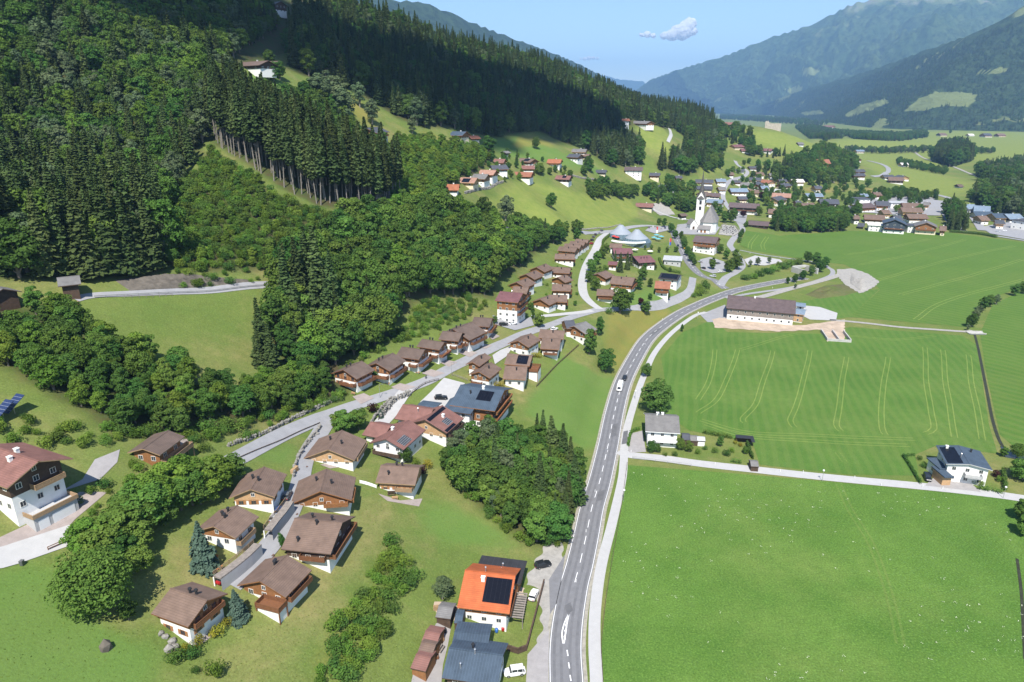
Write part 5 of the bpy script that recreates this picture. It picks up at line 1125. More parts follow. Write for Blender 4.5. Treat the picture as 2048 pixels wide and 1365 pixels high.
def place_trees(limit=295):
    left = {}; rest = {}
    for s, kind, x, y, z, h, label, group, wide, v, rz, stand in sorted(PLAN, key=lambda q: -q[0]):
        n = NAME[kind]; k = left.get(n, 0)
        if s > 0 and k < limit:
            left[n] = k+1; h0, tm, cm = KIND[kind][v]; q = h/h0
            if tm is None: o = link(n, cm)
            else: o = empty(n, (0, 0, 0)); link('trunk', tm, o); link('crown', cm, o)
            o.location = (x, y, z); o.rotation_euler = (.05*math.sin(rz*7), .05*math.cos(rz*5), rz); o.scale = (q*wide, q*wide*(1+.1*math.sin(rz*3)), q); tag(o, label, CAT[n], group)
        else: rest.setdefault(stand, []).append((kind, v, x, y, z, h, rz))
    for stand, ps in rest.items():
        kinds = []; idx = {}; pts = []
        for kind, v, x, y, z, h, rz in ps:
            if (kind, v) not in idx: idx[(kind, v)] = len(kinds); kinds.append(source(kind, v))
            pts.append((x, y, z, h/KIND[kind][v][0], rz, idx[(kind, v)]))
        forest('remaining mass of the '+stand, pts, kinds)
def scatter(P, spacing, rg, jitter=0.42):
    """staggered points inside a ground outline"""
    x0, y0 = P.min(0); x1, y1 = P.max(0)
    xs = np.arange(x0, x1, spacing); ys = np.arange(y0, y1, spacing*0.87)
    a, b = np.meshgrid(xs, ys); a = a+(np.arange(len(ys)) % 2)[:,None]*spacing/2
    a = a.ravel()+rg.uniform(-jitter, jitter, a.size)*spacing; b = b.ravel()+rg.uniform(-jitter, jitter, b.size)*spacing
    k = inside(P, a, b); return a[k], b[k]
def forest(label, pts, kinds):
    """everything of a wood beyond the trees one can count: points carrying the kinds as instanced geometry"""
    V = np.array([p[:3] for p in pts], np.float32)
    me = bpy.data.meshes.new('forest'); me.vertices.add(len(V)); me.vertices.foreach_set('co', V.ravel())
    at = me.attributes.new('size', 'FLOAT', 'POINT'); at.data.foreach_set('value', np.array([p[3] for p in pts], np.float32))
    at = me.attributes.new('turn', 'FLOAT', 'POINT'); at.data.foreach_set('value', np.array([p[4] for p in pts], np.float32))
    at = me.attributes.new('pick', 'INT', 'POINT'); at.data.foreach_set('value', np.array([p[5] for p in pts], np.int32))
    o = link('forest', me); tag(o, label, 'forest', kind='stuff')
    g = bpy.data.node_groups.new('stand', 'GeometryNodeTree')
    g.interface.new_socket('Geometry', in_out='INPUT', socket_type='NodeSocketGeometry'); g.interface.new_socket('Geometry', in_out='OUTPUT', socket_type='NodeSocketGeometry')
    N, L = g.nodes, g.links
    gi, go = N.new('NodeGroupInput'), N.new('NodeGroupOutput')
    j = N.new('GeometryNodeJoinGeometry'); ip = N.new('GeometryNodeInstanceOnPoints')
    for src in reversed(kinds):
        oi = N.new('GeometryNodeObjectInfo'); oi.inputs['Object'].default_value = src
        g2 = N.new('GeometryNodeGeometryToInstance'); L.new(oi.outputs['Geometry'], g2.inputs[0]); L.new(g2.outputs[0], j.inputs[0])
    def attr(nm, ty):
        a = N.new('GeometryNodeInputNamedAttribute'); a.data_type = ty; a.inputs[0].default_value = nm; return a.outputs[0]
    cx = N.new('ShaderNodeCombineXYZ'); L.new(attr('turn', 'FLOAT'), cx.inputs[2])
    L.new(gi.outputs[0], ip.inputs['Points']); L.new(j.outputs[0], ip.inputs['Instance']); ip.inputs['Pick Instance'].default_value = True
    L.new(attr('pick', 'INT'), ip.inputs['Instance Index']); L.new(cx.outputs[0], ip.inputs['Rotation']); L.new(attr('size', 'FLOAT'), ip.inputs['Scale'])
    L.new(ip.outputs[0], go.inputs[0])
    md = o.modifiers.new('stand', 'NODES'); md.node_group = g
    return o
SRC = {}
def source(kind, v):
    """trunk and crown of a model tree in one mesh, kept out of the scene, as the source for forest()"""
    if (kind, v) not in SRC:
        h0, tm, cm = KIND[kind][v]
        bmm = bmesh.new(); bmm.from_mesh(cm); nc = len(bmm.faces)
        if tm is not None: bmm.from_mesh(tm)
        bmm.faces.ensure_lookup_table()
        for f in bmm.faces[nc:]: f.material_index = 1
        me = bpy.data.meshes.new('source_tree'); bmm.to_mesh(me); bmm.free(); me.materials.append(cm.materials[0])
        if tm is not None: me.materials.append(tm.materials[0])
        SRC[(kind, v)] = bpy.data.objects.new('source_tree', me)
    return SRC[(kind, v)]
# ------------------------------------------------------------ stands of trees
# name: outline on the ground, spacing m, {kind: share}, height range, label for each tree, group
ST = [
 ('west', 5.2, dict(spruce=.78, grey=.10, broad=.08, dark=.04), (20, 31), 'spruce in the dense dark wood above the grey roofed hillside hut', 'trees of the wood above the hillside hut'),
 ('pines', 4.3, dict(tall=1.0), (30, 37), 'tall bare stemmed spruce in the tight stand above the clear felled slope', 'tall spruces above the clear felled slope'),
 ('regrowth', 2.9, dict(shrub=.5, brightshrub=.36, broad=.10, bright=.04), (1.6, 4.2), 'bushy young growth on the clear felled slope below the tall spruces', 'bushes on the clear felled slope'),
 ('behind', 6.4, dict(broad=.3, dark=.35, grey=.2, spruce=.15), (9, 16), 'leafy tree in the strip between the tall bare stemmed spruces and the ridge meadow', 'trees behind the tall bare stemmed spruces'),
 ('bright', 4.6, dict(bright=.65, broad=.35), (6, 10), 'light green young tree on the slope below the upper farm houses', 'young trees below the upper farm houses'),
 ('central', 5.6, dict(broad=.40, dark=.42, spruce=.10, bright=.08), (11, 19), 'leafy tree in the wood behind the row of hillside chalets', 'trees of the wood behind the chalet row'),
 ('lower', 5.0, dict(broad=.52, dark=.33, bright=.15), (6, 10), 'leafy tree in the wood between the hill clearing and the upper lane', 'trees between the hill clearing and the upper lane'),
 ('copse', 4.4, dict(broad=.36, dark=.46, grey=.05, spruce=.13), (7.5, 13.5), 'leafy tree in the dark copse on the bank beside the main road', 'trees of the copse beside the main road'),
 ('upper', 6.2, dict(spruce=.32, broad=.28, dark=.14, grey=.20, bright=.06), (13, 22), 'tree in the mixed wood on the upper slope beside the old farmhouse', 'trees of the upper mixed wood'),
 ('ridge', 7.4, dict(spruce=.74, dark=.14, broad=.06, grey=.06), (17, 31), 'spruce in the dark forest covering the shaded ridge', 'spruces of the shaded ridge forest'),
]
EXTRA_PX = {
 'riverside': [(1950,350),(2000,338),(2060,330),(2200,330),(2250,440),(2100,452),(2048,440),(2000,430),(1972,424),(1935,402),(1960,388),(1990,385),(1970,370)],
 'valley_end': [(1440,231),(1530,236),(1600,243),(1655,249),(1640,254),(1560,247),(1440,239)],
 'village_edge': [(1560,335),(1600,318),(1640,300),(1700,318),(1712,345),(1690,372),(1640,372),(1560,372),(1510,355),(1520,340)],
 'knoll': [(1435,264),(1475,260),(1530,277),(1560,292),(1600,302),(1560,318),(1500,314),(1470,284),(1445,302),(1440,345),(1408,352),(1418,300)],
 'grove': [(1545,462),(1600,466),(1660,467),(1690,462),(1695,440),(1640,435),(1560,438)],
 'bank_trees': [(1180,400),(1290,398),(1370,428),(1400,420),(1400,385),(1340,368),(1305,385),(1250,385),(1200,372),(1165,375)],
 'valley_line': [(1690,420-5),(1750,385),(1800,388),(1870,395),(1880,402),(1800,398),(1740,402)],
 'valley_wood': [(1640,262),(1700,268),(1800,272),(1850,266),(1855,276),(1800,283),(1720,280)],
 'roadside_wood': [(1885,425),(1905,420),(1935,462),(1900,466)],
 'far_hill': [(1590,256),(1625,254),(1690,272),(1650,285),(1615,276)],
 'lane_trees': [(1795,322),(1830,330),(1895,345),(1892,352),(1830,340),(1790,330)],
 'conifer_clump': [(1862,322),(1880,300),(1930,300),(1945,322),(1900,335)],
 'river_line': [(1690,300),(1760,302),(1850,300),(1990,304),(1990,309),(1850,306),(1760,309),(1690,305)],
 'meadow_edge': [(985,455),(1050,465),(1110,462),(1165,468),(1160,480),(1090,492),(1000,478)],
}
EX = [
 ('valley_end', 42.0, dict(spruce=.7, dark=.3), (22, 34), 'tree in the far belt across the end of the valley', 'trees of the far valley end'),
 ('riverside', 9.0, dict(spruce=.6, dark=.28, grey=.12), (11, 27), 'tree in the dark riverside wood at the edge of the valley floor', 'trees of the riverside wood'),
 ('village_edge', 10.5, dict(spruce=.35, dark=.4, broad=.25), (12, 20), 'tree on the wooded knoll around the orange roofed hotel', 'trees of the hotel knoll'),
 ('knoll', 10.0, dict(spruce=.4, dark=.4, broad=.2), (10, 18), 'tree between meadows on the green hill below the castle ruin', 'trees of the castle hill'),
 ('grove', 6.5, dict(dark=.6, broad=.2, spruce=.2), (12, 17), 'dark tree in the rounded grove at the edge of the village field', 'trees of the village field grove'),
 ('bank_trees', 7.0, dict(dark=.6, broad=.3, spruce=.1), (9, 15), 'leafy tree on the bank between the hay meadow and the church', 'trees on the bank above the church'),
 ('valley_line', 8.0, dict(dark=.6, broad=.3, spruce=.1), (7, 13), 'tree in the belt between the barley strips and the shops', 'trees behind the village shops'),
 ('valley_wood', 13.0, dict(dark=.5, spruce=.4, broad=.1), (14, 22), 'tree in the long wood across the middle of the valley', 'trees of the mid valley wood'),
 ('roadside_wood', 6.5, dict(spruce=.7, dark=.3), (14, 20), 'spruce in the belt beside the bypass road', 'trees beside the bypass'),
 ('lane_trees', 9.0, dict(dark=.7, broad=.3), (7, 12), 'tree in the hedgerow crossing the valley meadow', 'trees of the valley hedgerow'),
 ('conifer_clump', 7.0, dict(spruce=.9, dark=.1), (26, 36), 'spruce in the tall dark clump standing on the valley floor', 'spruces of the valley clump'),
 ('river_line', 14.0, dict(dark=.7, grey=.3), (9, 16), 'tree along the river far out in the valley', 'trees along the far river'),
 ('far_hill', 12.0, dict(spruce=.7, dark=.3), (14, 22), 'tree on the far low hill beside the castle ruin', 'trees by the castle ruin'),
 ('meadow_edge', 6.5, dict(broad=.4, dark=.5, bright=.1), (9, 14), 'leafy tree along the foot of the terraced hay meadow', 'trees below the hay meadow'),
]
cr_ = ground(1545, 260)[0]; HOUSE_CLEAR.append((cr_[0], cr_[1], 40)); HOUSE_CLEAR.append((cr_[0]-15, cr_[1]-50, 40)); HOUSE_CLEAR.append((cr_[0]-30, cr_[1]-100, 40))
def stand_points():
    rg = np.random.default_rng(5); out = []
    polys = dict(WOODS)
    for k, v in EXTRA_PX.items(): polys[k] = wpoly(v, 20)
    up = polys['upper']
    for nm, sp, mix, (h0, h1), lab, grp in ST+EX:
        a, b = scatter(polys[nm], sp, rg)
        ks = list(mix); pr = np.array([mix[k] for k in ks]); pr = pr/pr.sum()
        pick = rg.choice(len(ks), len(a), p=pr)
        for x, y, q in zip(a, b, pick):
            if any((x-c[0])**2+(y-c[1])**2 < c[2]**2 for c in HOUSE_CLEAR): continue
            h = rg.uniform(h0, h1); kind = ks[q]
            if nm == 'regrowth' and kind in ('broad', 'bright'): h = rg.uniform(3.5, 6.5)
            elif kind in ('broad', 'dark', 'bright', 'grey') and nm in ('west', 'upper', 'ridge'): h *= 0.8
            if nm == 'copse' and kind == 'spruce': h *= 1.35
            out.append((nm, kind, x, y, float(hgt(x, y)), h, lab, grp))
    # the wooded slope goes on beyond the frame and over the ridge
    for (x0, x1, y0, y1) in ((-900, -300, 250, 1100), (-300, 360, 1250, 1650)):
        for _ in range(int((x1-x0)*(y1-y0)/130)):
            x, y = rg.uniform(x0, x1), rg.uniform(y0, y1); z = float(hgt(x, y))
            px, py, d = to_px((x, y, z))
            if z < 15 or z > 700: continue
            out.append(('ridge', 'spruce', x, y, z, rg.uniform(20, 29), ST[-1][4], ST[-1][5]))
    return out
def plant_stands():
    allp = stand_points(); rgp = random.Random(3)
    for nm, kind, x, y, z, h, lab, grp in allp:
        w = {'spruce_tree': 'spruce', 'broadleaf_tree': 'leafy tree', 'shrub': 'bush'}[NAME[kind]]
        tone = {'dark': 'dark ', 'bright': 'light green ', 'grey': 'grey green ', 'tall': 'tall bare stemmed ', 'brightshrub': 'light green '}.get(kind, '')
        j = ' in ' if ' in ' in lab else ' on ' if ' on ' in lab else ' along '
        plant(kind, x, y, h, tone+w+j+lab.split(j, 1)[1], grp+' ('+tone+w+')', rgp, wide=rgp.uniform(.78, 1.2), stand=grp)
    return len(allp)
N_TREES = plant_stands()
# forest on the steep valley side beyond the flat fields
rg_ = np.random.default_rng(9); pts_ = []
src_ = [source('spruce', 0), source('spruce', 1), source('dark', 0)]
c_ = GM1.shape[1]; r0_ = GM1.shape[0]-190
for _ in range(15000):
    i = r0_+int(rg_.integers(28, 188)); j = int(rg_.integers(0, c_-1)*rg_.uniform(0.0, 1.0)**0.5)
    u, v = rg_.random(2); p = GM1[i, j]*(1-u)*(1-v)+GM1[i+1, j]*u*(1-v)+GM1[i, j+1]*(1-u)*v+GM1[i+1, j+1]*u*v
    px, py, d = to_px(p)
    if any(inside(np.array(P), np.array([px]), np.array([py-2]))[0] for P in CLEAR1): continue
    pts_.append((p[0], p[1], p[2], rg_.uniform(0.9, 1.4), rg_.uniform(0, 6.28), int(rg_.integers(0, 3))))
forest('distant spruce forest on the steep far side of the valley', pts_, src_)
# ------------------------------------------------------------ single trees and bushes
def G1(px, py, dz=0.0): return ground(px, py, dz)[0]
def tree(kind, px, py, h, label, group=None, wide=1.0, var=None):
    p = G1(px, py); return plant(kind, p[0], p[1], h, label, group, RNG, wide=wide, var=var)
tree('round', 195, 1222, 12.6, 'big dense round tree on the grass below the pale drive', wide=1.12)
tree('dark', 258, 1240, 4.6, 'small dark tree at the foot of the big round tree')
for i, (x, y, h_, k) in enumerate([(463,962,6.5,'dark'),(436,978,8,'broad'),(405,985,8.5,'broad'),(372,985,8.5,'broad'),(340,1000,9,'broad'),(402,1008,6,'dark'),(362,1020,7,'broad'),(312,1030,9,'broad'),(285,1052,9,'broad'),(258,1080,9,'broad'),(226,1098,8.5,'broad'),(192,1108,7.5,'broad'),(275,1105,7,'broad'),(282,1140,5,'broad'),(240,1128,7,'dark'),(420,1000,7,'broad'),(385,1010,7.5,'broad'),(345,1025,7,'broad'),(300,1035,8,'broad'),(270,1070,8,'broad'),(210,1112,7.5,'broad'),(450,980,6,'broad'),(160,1100,5,'broad'),(330,1050,6,'dark')]):
    tree('bright' if k == 'broad' and x % 4 == 0 else k, x, y, h_*1.12, 'leafy tree of the long row between the log cabin and the round tree', 'trees of the garden row', wide=1.4)
tree('blue', 408, 1134, 10.5, 'tall blue grey spruce against the second left chalet', wide=1.0)
tree('blue', 478, 1236, 6.6, 'short blue grey spruce between the two nearest chalets', wide=1.15)
tree('brightshrub', 412, 1136, 3.2, 'rounded green bush under the tall blue grey spruce')
tree('dark', 566, 1098, 4.2, 'slim dark columnar tree at the lane edge', wide=.5)
for x, y, h_, k in [(437,1268,2.2,'yellow'),(455,1250,1.7,'yellow'),(398,1290,2.2,'yellow'),(372,1302,1.5,'yellow'),(425,1275,1.5,'yellow')]: tree(k, x, y, h_, 'yellow green shrub beside the nearest chalet', 'yellow shrubs of the nearest chalet')
for x, y, h_, lab in [(432,1348,3.4,'upright green bush alone on the bottom grass'),(352,1322,2.6,'dark bush beside the stone steps below the nearest chalet'),(385,1316,2.6,'green bush right of the dark one below the nearest chalet'),(392,1345,1.4,'tiny bright bush at the bottom edge')]: tree('shrub', x, y, h_, lab)
tree('grey', 885, 1198, 6.4, 'loose grey green tree on the slope beside the orange roof', wide=1.2)
tree('broad', 690, 868, 8, 'bright leafy tree beside the fork of the lanes', wide=1.3); tree('broad', 718, 860, 7, 'leafy tree next to the fork, right of the bright one', wide=1.2); tree('bright', 675, 858, 6, 'light green small tree on the lane side of the fork group', wide=1.2)
tree('purpleshrub', 745, 826, 3.4, 'purple leaved bush above the boulder wall'); tree('blue', 762, 836, 3.2, 'small bluish conifer beside the purple bush'); tree('shrub', 722, 832, 2.8, 'green bush left of the purple bush')
tree('dark', 812, 926, 5.2, 'small dark tree below the white gabled house', wide=1.1); tree('purpleshrub', 845, 948, 2.8, 'deep red bush at the copse edge'); tree('yellow', 857, 935, 2.6, 'yellow green bush at the copse edge'); tree('brightshrub', 832, 930, 2.4, 'light bush in the red roofed garden')
tree('bright', 941, 872, 4.2, 'slim light green columnar tree beside the guest house path', wide=.45)
tree('dark', 1311, 826, 13.5, 'large dark weeping tree beside the white house and cycle path', wide=1.15, var=1); tree('dark', 1292, 754, 6.5, 'young tree between the cycle path and the hay meadow'); tree('dark', 1363, 664, 4.5, 'small tree on the verge of the cycle path near the barn', wide=.7)
tree('dark', 1178, 710, 13, 'tall conical dark tree beside the grey roofed house', wide=.75, var=2); tree('dark', 1211, 744, 11, 'rounded dark tree at the foot of the grey roofed house', wide=1.05); tree('dark', 1198, 672, 10, 'dark conical tree behind the grey roofed house', wide=.7, var=2)
tree('broad', 1240, 628, 15, 'tall leafy tree by the road fork in the holiday village', wide=1.05, var=0); tree('dark', 1290, 628, 8, 'dark leafy tree beside the retaining wall', wide=1.1); tree('purple', 1282, 612, 5, 'small purple tree behind the dark leafy one'); tree('shrub', 1218, 628, 3.5, 'bush at the foot of the tall leafy tree')
for x, y, h_ in [(1190,582,9),(1178,566,8),(1183,545,9),(1194,530,10),(1205,518,9),(1198,556,8),(1212,508,8)]: tree('broad', x, y, h_, 'leafy tree along the inner side of the winding pale lane', 'trees along the pale lane', wide=1.1)
tree('broad', 1078, 655, 7.5, 'round leafy tree on the bank above the grey lane', wide=1.1); tree('dark', 1067, 640, 9, 'slim dark tree at the hotel corner', wide=.4)
for x, y, h_ in [(1240,545,13),(1254,540,12),(1230,530,10),(1262,532,9)]: tree('spruce', x, y, h_, 'spruce among the wine red holiday blocks', 'spruces among the holiday blocks')
for x, y, h_ in [(1285,560,9),(1278,580,8),(1300,575,6),(1318,590,6),(1335,600,5)]: tree('dark', x, y, h_, 'garden tree near the brick red roofed house', 'garden trees by the brick red roof')
for x, y, h_ in [(1368,498,8),(1374,512,8),(1382,524,8),(1388,532,6),(1362,478,7),(1366,488,7)]: tree('dark', x, y, h_, 'dark tree in the belt between the village road and the inn', 'trees beside the inn', wide=1.1)
for x, y, h_ in [(1424,540,9.5),(1458,545,10),(1474,540,11),(1452,520,9),(1440,508,8),(1470,520,9),(1432,500,6)]: tree('broad', x, y, h_, 'leafy tree around the inn car park', 'trees around the inn car park', wide=1.1)
for x, y, h_ in [(1318,506,5),(1334,506,5.2),(1352,505,5),(1290,500,4),(1303,500,4.5)]: tree('broad', x, y, h_, 'clipped ball tree in the garden of the glass bath', 'ball trees of the glass bath', wide=1.3)
for x, y, h_ in [(1328,455,9),(1342,466,9),(1350,478,8),(1318,450,7)]: tree('dark', x, y, h_, 'dark tree between the glass bath and the church road', 'trees by the church road', wide=1.2)
for x, y, h_ in [(1448,446,12),(1438,432,12),(1462,446,13),(1468,436,10),(1430,420,10)]: tree('dark', x, y, h_, 'dark tree behind the churchyard', 'trees behind the churchyard', wide=1.2)
tree('purple', 1526, 402, 11, 'dark purple beech in mid village', wide=1.4); tree('purple', 1486, 436, 8, 'purple tree beside the long farm block', wide=1.2)
for x, y, h_ in [(1480,478,7),(1484,470,6),(1492,455,6),(1478,486,5)]: tree('dark', x, y, h_, 'small dark tree along the lane by the village field', 'trees along the field lane')
for x, y, h_ in [(1395,590,3.6),(1404,585,4),(1413,577,4),(1400,578,3.6),(1410,570,3.5),(1388,595,3)]: tree('shrub', x, y, h_, 'rounded bush on the grass island at the junction', 'bushes on the junction island', wide=1.5)
for x, y, h_ in [(1490,560,4),(1505,557,4),(1520,553,4.5),(1535,548,4.5),(1550,544,5),(1565,538,5),(1580,533,5),(1596,530,5.5),(1528,545,4),(1558,533,4)]: tree('shrub', x, y, h_, 'bush of the thick hedge above the underpass', 'bushes above the underpass', wide=1.5)
for x, y, h_ in [(1575,568,5),(1590,565,6),(1605,560,7),(1622,552,8),(1640,545,9),(1650,536,9),(1632,530,10),(1615,526,9)]: tree('dark', x, y, h_, 'dark leafy tree around the underpass portal', 'trees around the underpass', wide=1.2)
for x, y, h_ in [(1500,535,6),(1515,532,7),(1538,528,6),(1590,578,3.5)]: tree('grey', x, y, h_, 'thin grey green tree beside the small white car park', 'thin trees by the white car park')
for x, y, h_ in [(1942,655,8),(1950,640,7),(1965,622,9),(1978,615,8),(1992,610,7),(2028,592,8),(2045,588,8),(1935,662,4),(1958,630,6)]: tree('dark' if h_ > 7 else 'grey', x, y, h_, 'streamside tree at the edge of the upper hay fields', 'streamside trees', wide=1.1)
for x, y, h_, k in [(1302,905,4.5,'dark'),(1316,906,3.5,'dark'),(1360,900,4.5,'broad'),(1378,905,4.6,'broad'),(1440,893,4.2,'dark'),(1490,908,3,'broad')]: tree(k, x, y, h_, 'garden tree of the white house with balconies', 'garden trees of the white house', wide=1.2)
for x, y, h_, k in [(1395,908,2,'brightshrub'),(1410,900,1.6,'shrub'),(1350,912,1.8,'shrub'),(1452,912,2.4,'shrub'),(1462,905,2,'shrub'),(1470,888,1.5,'yellow'),(1480,893,1.5,'yellow'),(1430,905,2,'shrub'),(1330,912,1.6,'shrub')]: tree(k, x, y, h_, 'shrub in the garden of the white house with balconies', 'shrubs of the white house garden', wide=1.2)
for x, y, h_, lab in [(2042,1040,7,'tree upper of two at the edge of the lush field'),(2052,1072,7,'tree lower of two at the edge of the lush field'),(2044,960,8,'tree at the end of the side road'),(2006,914,4,'small round tree beside the pond'),(2034,915,5,'bushy tree over the pond')]: tree('broad', x, y, h_, lab, wide=1.2)
for x, y, h_, k in [(1992,955,2.5,'purpleshrub'),(2000,965,2.2,'shrub'),(1945,968,2,'shrub'),(1960,972,1.8,'brightshrub'),(1848,935,2,'shrub'),(1840,920,1.6,'shrub')]: tree(k, x, y, h_, 'shrub around the modern white house', 'shrubs of the modern white house')
tree('dark', 1102, 417, 13, 'single dark tree in the middle of the terraced hay meadow'); tree('grey', 1011, 444, 19, 'tall grey green tree at the foot of the hay meadow'); tree('dark', 968, 440, 15, 'tall dark tree beside the grey green one'); tree('dark', 986, 444, 11, 'lower dark tree beside the grey green one')
tree('dark', 1072, 298, 12, 'lone tree on the shaded meadow'); tree('dark', 978, 308, 16, 'broad dark tree at the upper hamlet meadow', wide=1.2); tree('spruce', 1033, 330, 13, 'spruce between the hamlet roofs'); tree('broad', 1078, 350, 11, 'round leafy tree in the middle of the hamlet', wide=1.3)
for x, y, h_ in [(1180,345,14),(1175,335,12),(1168,352,11)]: tree('dark', x, y, h_, 'dark tree beside the white farmhouse bank', 'trees beside the white farmhouse')
for x, y, h_ in [(528,722,21),(545,742,16),(520,735,13)]: tree('spruce', x, y, h_, 'front spruce standing in the hill clearing edge', 'spruces at the clearing edge', wide=1.25)
for x, y, h_ in [(612,655,33),(640,640,35),(588,665,30),(665,660,30),(630,690,30),(600,700,26),(655,700,26),(575,640,28),(680,690,24),(622,625,32)]: tree('spruce', x, y, h_, 'very tall spruce of the cluster between the clearing and the chalet row', 'tall spruce cluster')
for x, y, h_ in [(548,165,13),(560,160,12),(540,135,12)]: tree('dark', x, y, h_, 'tree beside the old upper farmhouse', 'trees of the upper farmhouse')
for x, y, h_ in [(640,215,22),(675,225,24),(690,245,22),(655,200,20),(745,250,18),(825,270,14),(720,215,18)]: tree('grey', x, y, h_, 'grey green tree in the meadow strip below the shaded ridge', 'grey green trees below the ridge', wide=1.25)
for x, y, h_ in [(1735,375,12),(1710,370,11),(1900,268,20),(1615,362,12)]: tree('dark', x, y, h_, 'dark tree scattered along the valley road', 'trees along the valley road', wide=1.2)

for x, y, h_ in [(1150,1005,16),(1142,975,17),(1128,950,18),(1108,930,17),(1085,905,15),(1135,1035,15)]: tree('spruce', x, y, h_, 'spruce on the road side of the copse beside the main road', 'spruces of the copse', wide=1.15)
for x, y, h_, k in [(750,762,4.0,'dark'),(795,748,3.6,'dark'),(842,728,3.8,'dark'),(890,706,3.4,'dark'),(933,686,3.6,'dark'),(990,648,4,'dark')]: tree(k, x, y, h_, 'dark clipped bush standing between two hillside chalets', 'bushes between the hillside chalets', wide=1.1)
for x, y, h_, k in [(1210,545,5,'broad'),(1225,575,4,'broad'),(1262,600,5,'broad'),(1300,600,4,'dark'),(1352,575,4,'broad'),(1340,545,4,'broad'),(1290,540,5,'dark'),(1215,500,4,'broad'),(1245,520,4,'dark'),(1310,540,4,'broad'),(1120,600,3,'broad'),(1150,612,3,'broad'),(1140,555,3.5,'dark'),(1060,620,4,'broad'),(1128,520,4,'broad')]: tree(k, x, y, h_, 'small garden tree in the holiday village', 'garden trees of the holiday village', wide=1.3)

def bushes(label, group, poly, sp, kinds, hr_, seed, wide=1.15, avoid=True):
    rg = np.random.default_rng(seed); P = wpoly(poly, 12); a, b = scatter(P, sp, rg)
    for x, y in zip(a, b):
        if avoid and any((x-c[0])**2+(y-c[1])**2 < (c[2]-1.5)**2 for c in HOUSE_CLEAR): continue
        if avoid and any(np.min((L[:,0]-x)**2+(L[:,1]-y)**2) < 9.0+hr_[0] for L in (SIDE, LANE1, LANE2, LANE3, EASTV, VILL, MAIN)): continue
        k = kinds[int(rg.integers(0, len(kinds)))]
        plant(k, float(x), float(y), rg.uniform(*hr_), label, group, RNG, wide=wide)
bushes('fresh green bush of the long band of bushes running down the slope', 'bushes of the slope band', [(772,1075),(795,1085),(792,1110),(830,1160),(812,1190),(800,1230),(770,1290),(740,1325),(710,1375),(600,1375),(640,1335),(660,1262),(700,1200),(735,1150),(760,1120)], 2.5, ['shrub','brightshrub','shrub','brightshrub'], (1.8, 3.2), 2)
bushes('bush on the wild patch behind the hillside chalet row', 'bushes behind the chalet row', [(690,745),(760,690),(800,660),(850,605),(930,590),(978,612),(940,635),(880,660),(800,690),(740,715),(700,745)], 3.2, ['shrub','brightshrub','shrub'], (1.6, 3.4), 4)
bushes('light green bush on the rough slope above the red roofed house', 'bushes on the rough slope', [(-20,835),(60,830),(200,870),(260,885),(230,900),(120,895),(-20,880)], 3.4, ['brightshrub','shrub','brightshrub'], (1.4, 3.0), 6)
bushes('garden bush between the red roofed house and the log cabin', 'bushes of the terraced garden', [(150,1000),(210,960),(250,905),(300,930),(290,985),(240,1010),(200,1040),(150,1050)], 3.6, ['shrub','brightshrub','shrub'], (1.2, 2.6), 7)
bushes('tree among the village houses', 'trees among the village houses', [(1445,335),(1500,325),(1600,350),(1720,380),(1860,395),(1840,440),(1740,425),(1690,440),(1560,440),(1470,425),(1445,400)], 19, ['dark','broad','dark'], (6, 12), 8)
bushes('garden tree in the hamlet above the hay meadow', 'garden trees of the hamlet', [(890,360),(960,320),(1000,300),(1140,325),(1160,365),(1060,358),(990,372),(900,392)], 15, ['dark','broad','bright'], (4, 8), 9)
bushes('bush in the gardens of the small holiday chalets', 'bushes of the holiday chalets', [(990,600),(1060,560),(1150,510),(1180,520),(1160,600),(1060,625)], 9.5, ['shrub','brightshrub'], (1.2, 2.2), 10)
bushes('bush along the roadside above the stone wall', 'bushes above the roadside wall', [(380,880),(470,880),(560,840),(680,785),(700,790),(600,840),(500,890),(400,905)], 4.2, ['shrub','brightshrub'], (1.2, 2.8), 11)
bushes('bush at the hem of the copse', 'bushes at the copse hem', [(880,935),(940,1005),(990,1050),(1060,1098),(1130,1100),(1130,1085),(1060,1085),(1000,1035),(950,995),(900,935)], 2.6, ['shrub','shrub','brightshrub'], (1.6, 3.0), 12)
bushes('bush at the lower hem of the wood above the upper lane', 'bushes of the wood hem', [(180,855),(230,880),(380,885),(450,872),(560,842),(690,798),(690,780),(560,820),(450,855),(380,865),(230,862)], 2.6, ['shrub','shrub','brightshrub'], (1.8, 3.4), 14)
bushes('bush beside the hillside road below the rock face', 'bushes below the rock face', [(350,545),(540,540),(545,562),(450,572),(360,578)], 4.5, ['shrub','brightshrub'], (1.5, 3.5), 13)

place_trees()
# ------------------------------------------------------------ hedges, fences, walls
def at_line(pl, step): return pxline(pl, step)
def hedge(label, pl, w, h_, m=LEAF, name='hedge'):
    P = at_line(pl, 0.6); rg = np.random.default_rng(len(label)); V = []
    for p in P:
        n = int(26*h_*w/1.2)+14; z = float(hgt(*p))
        q = np.column_stack([p[0]+rg.uniform(-w/2, w/2, n), p[1]+rg.uniform(-w/2, w/2, n), z+rg.uniform(0.05, h_, n)])
        V.append(cards(q, q-np.array([p[0], p[1], z+h_*0.3]), 0.28, rg))
    V = np.vstack(V); tag(link(name, mesh_np(name, V, np.arange(len(V)).reshape(-1, 4), m)), label, 'hedge')
hedge('clipped hedge along the hay meadow behind the white house garden', [(1408,868),(1440,874),(1462,878)], 1.2, 1.8, LEAF)
hedge('dark hedge closing the end of the white house garden', [(1494,890),(1500,908),(1505,918)], 1.0, 1.8, LEAF_DK)
hedge('low hedge along the side road at the white house garden', [(1464,925),(1480,928)], 1.0, 1.6, LEAF)
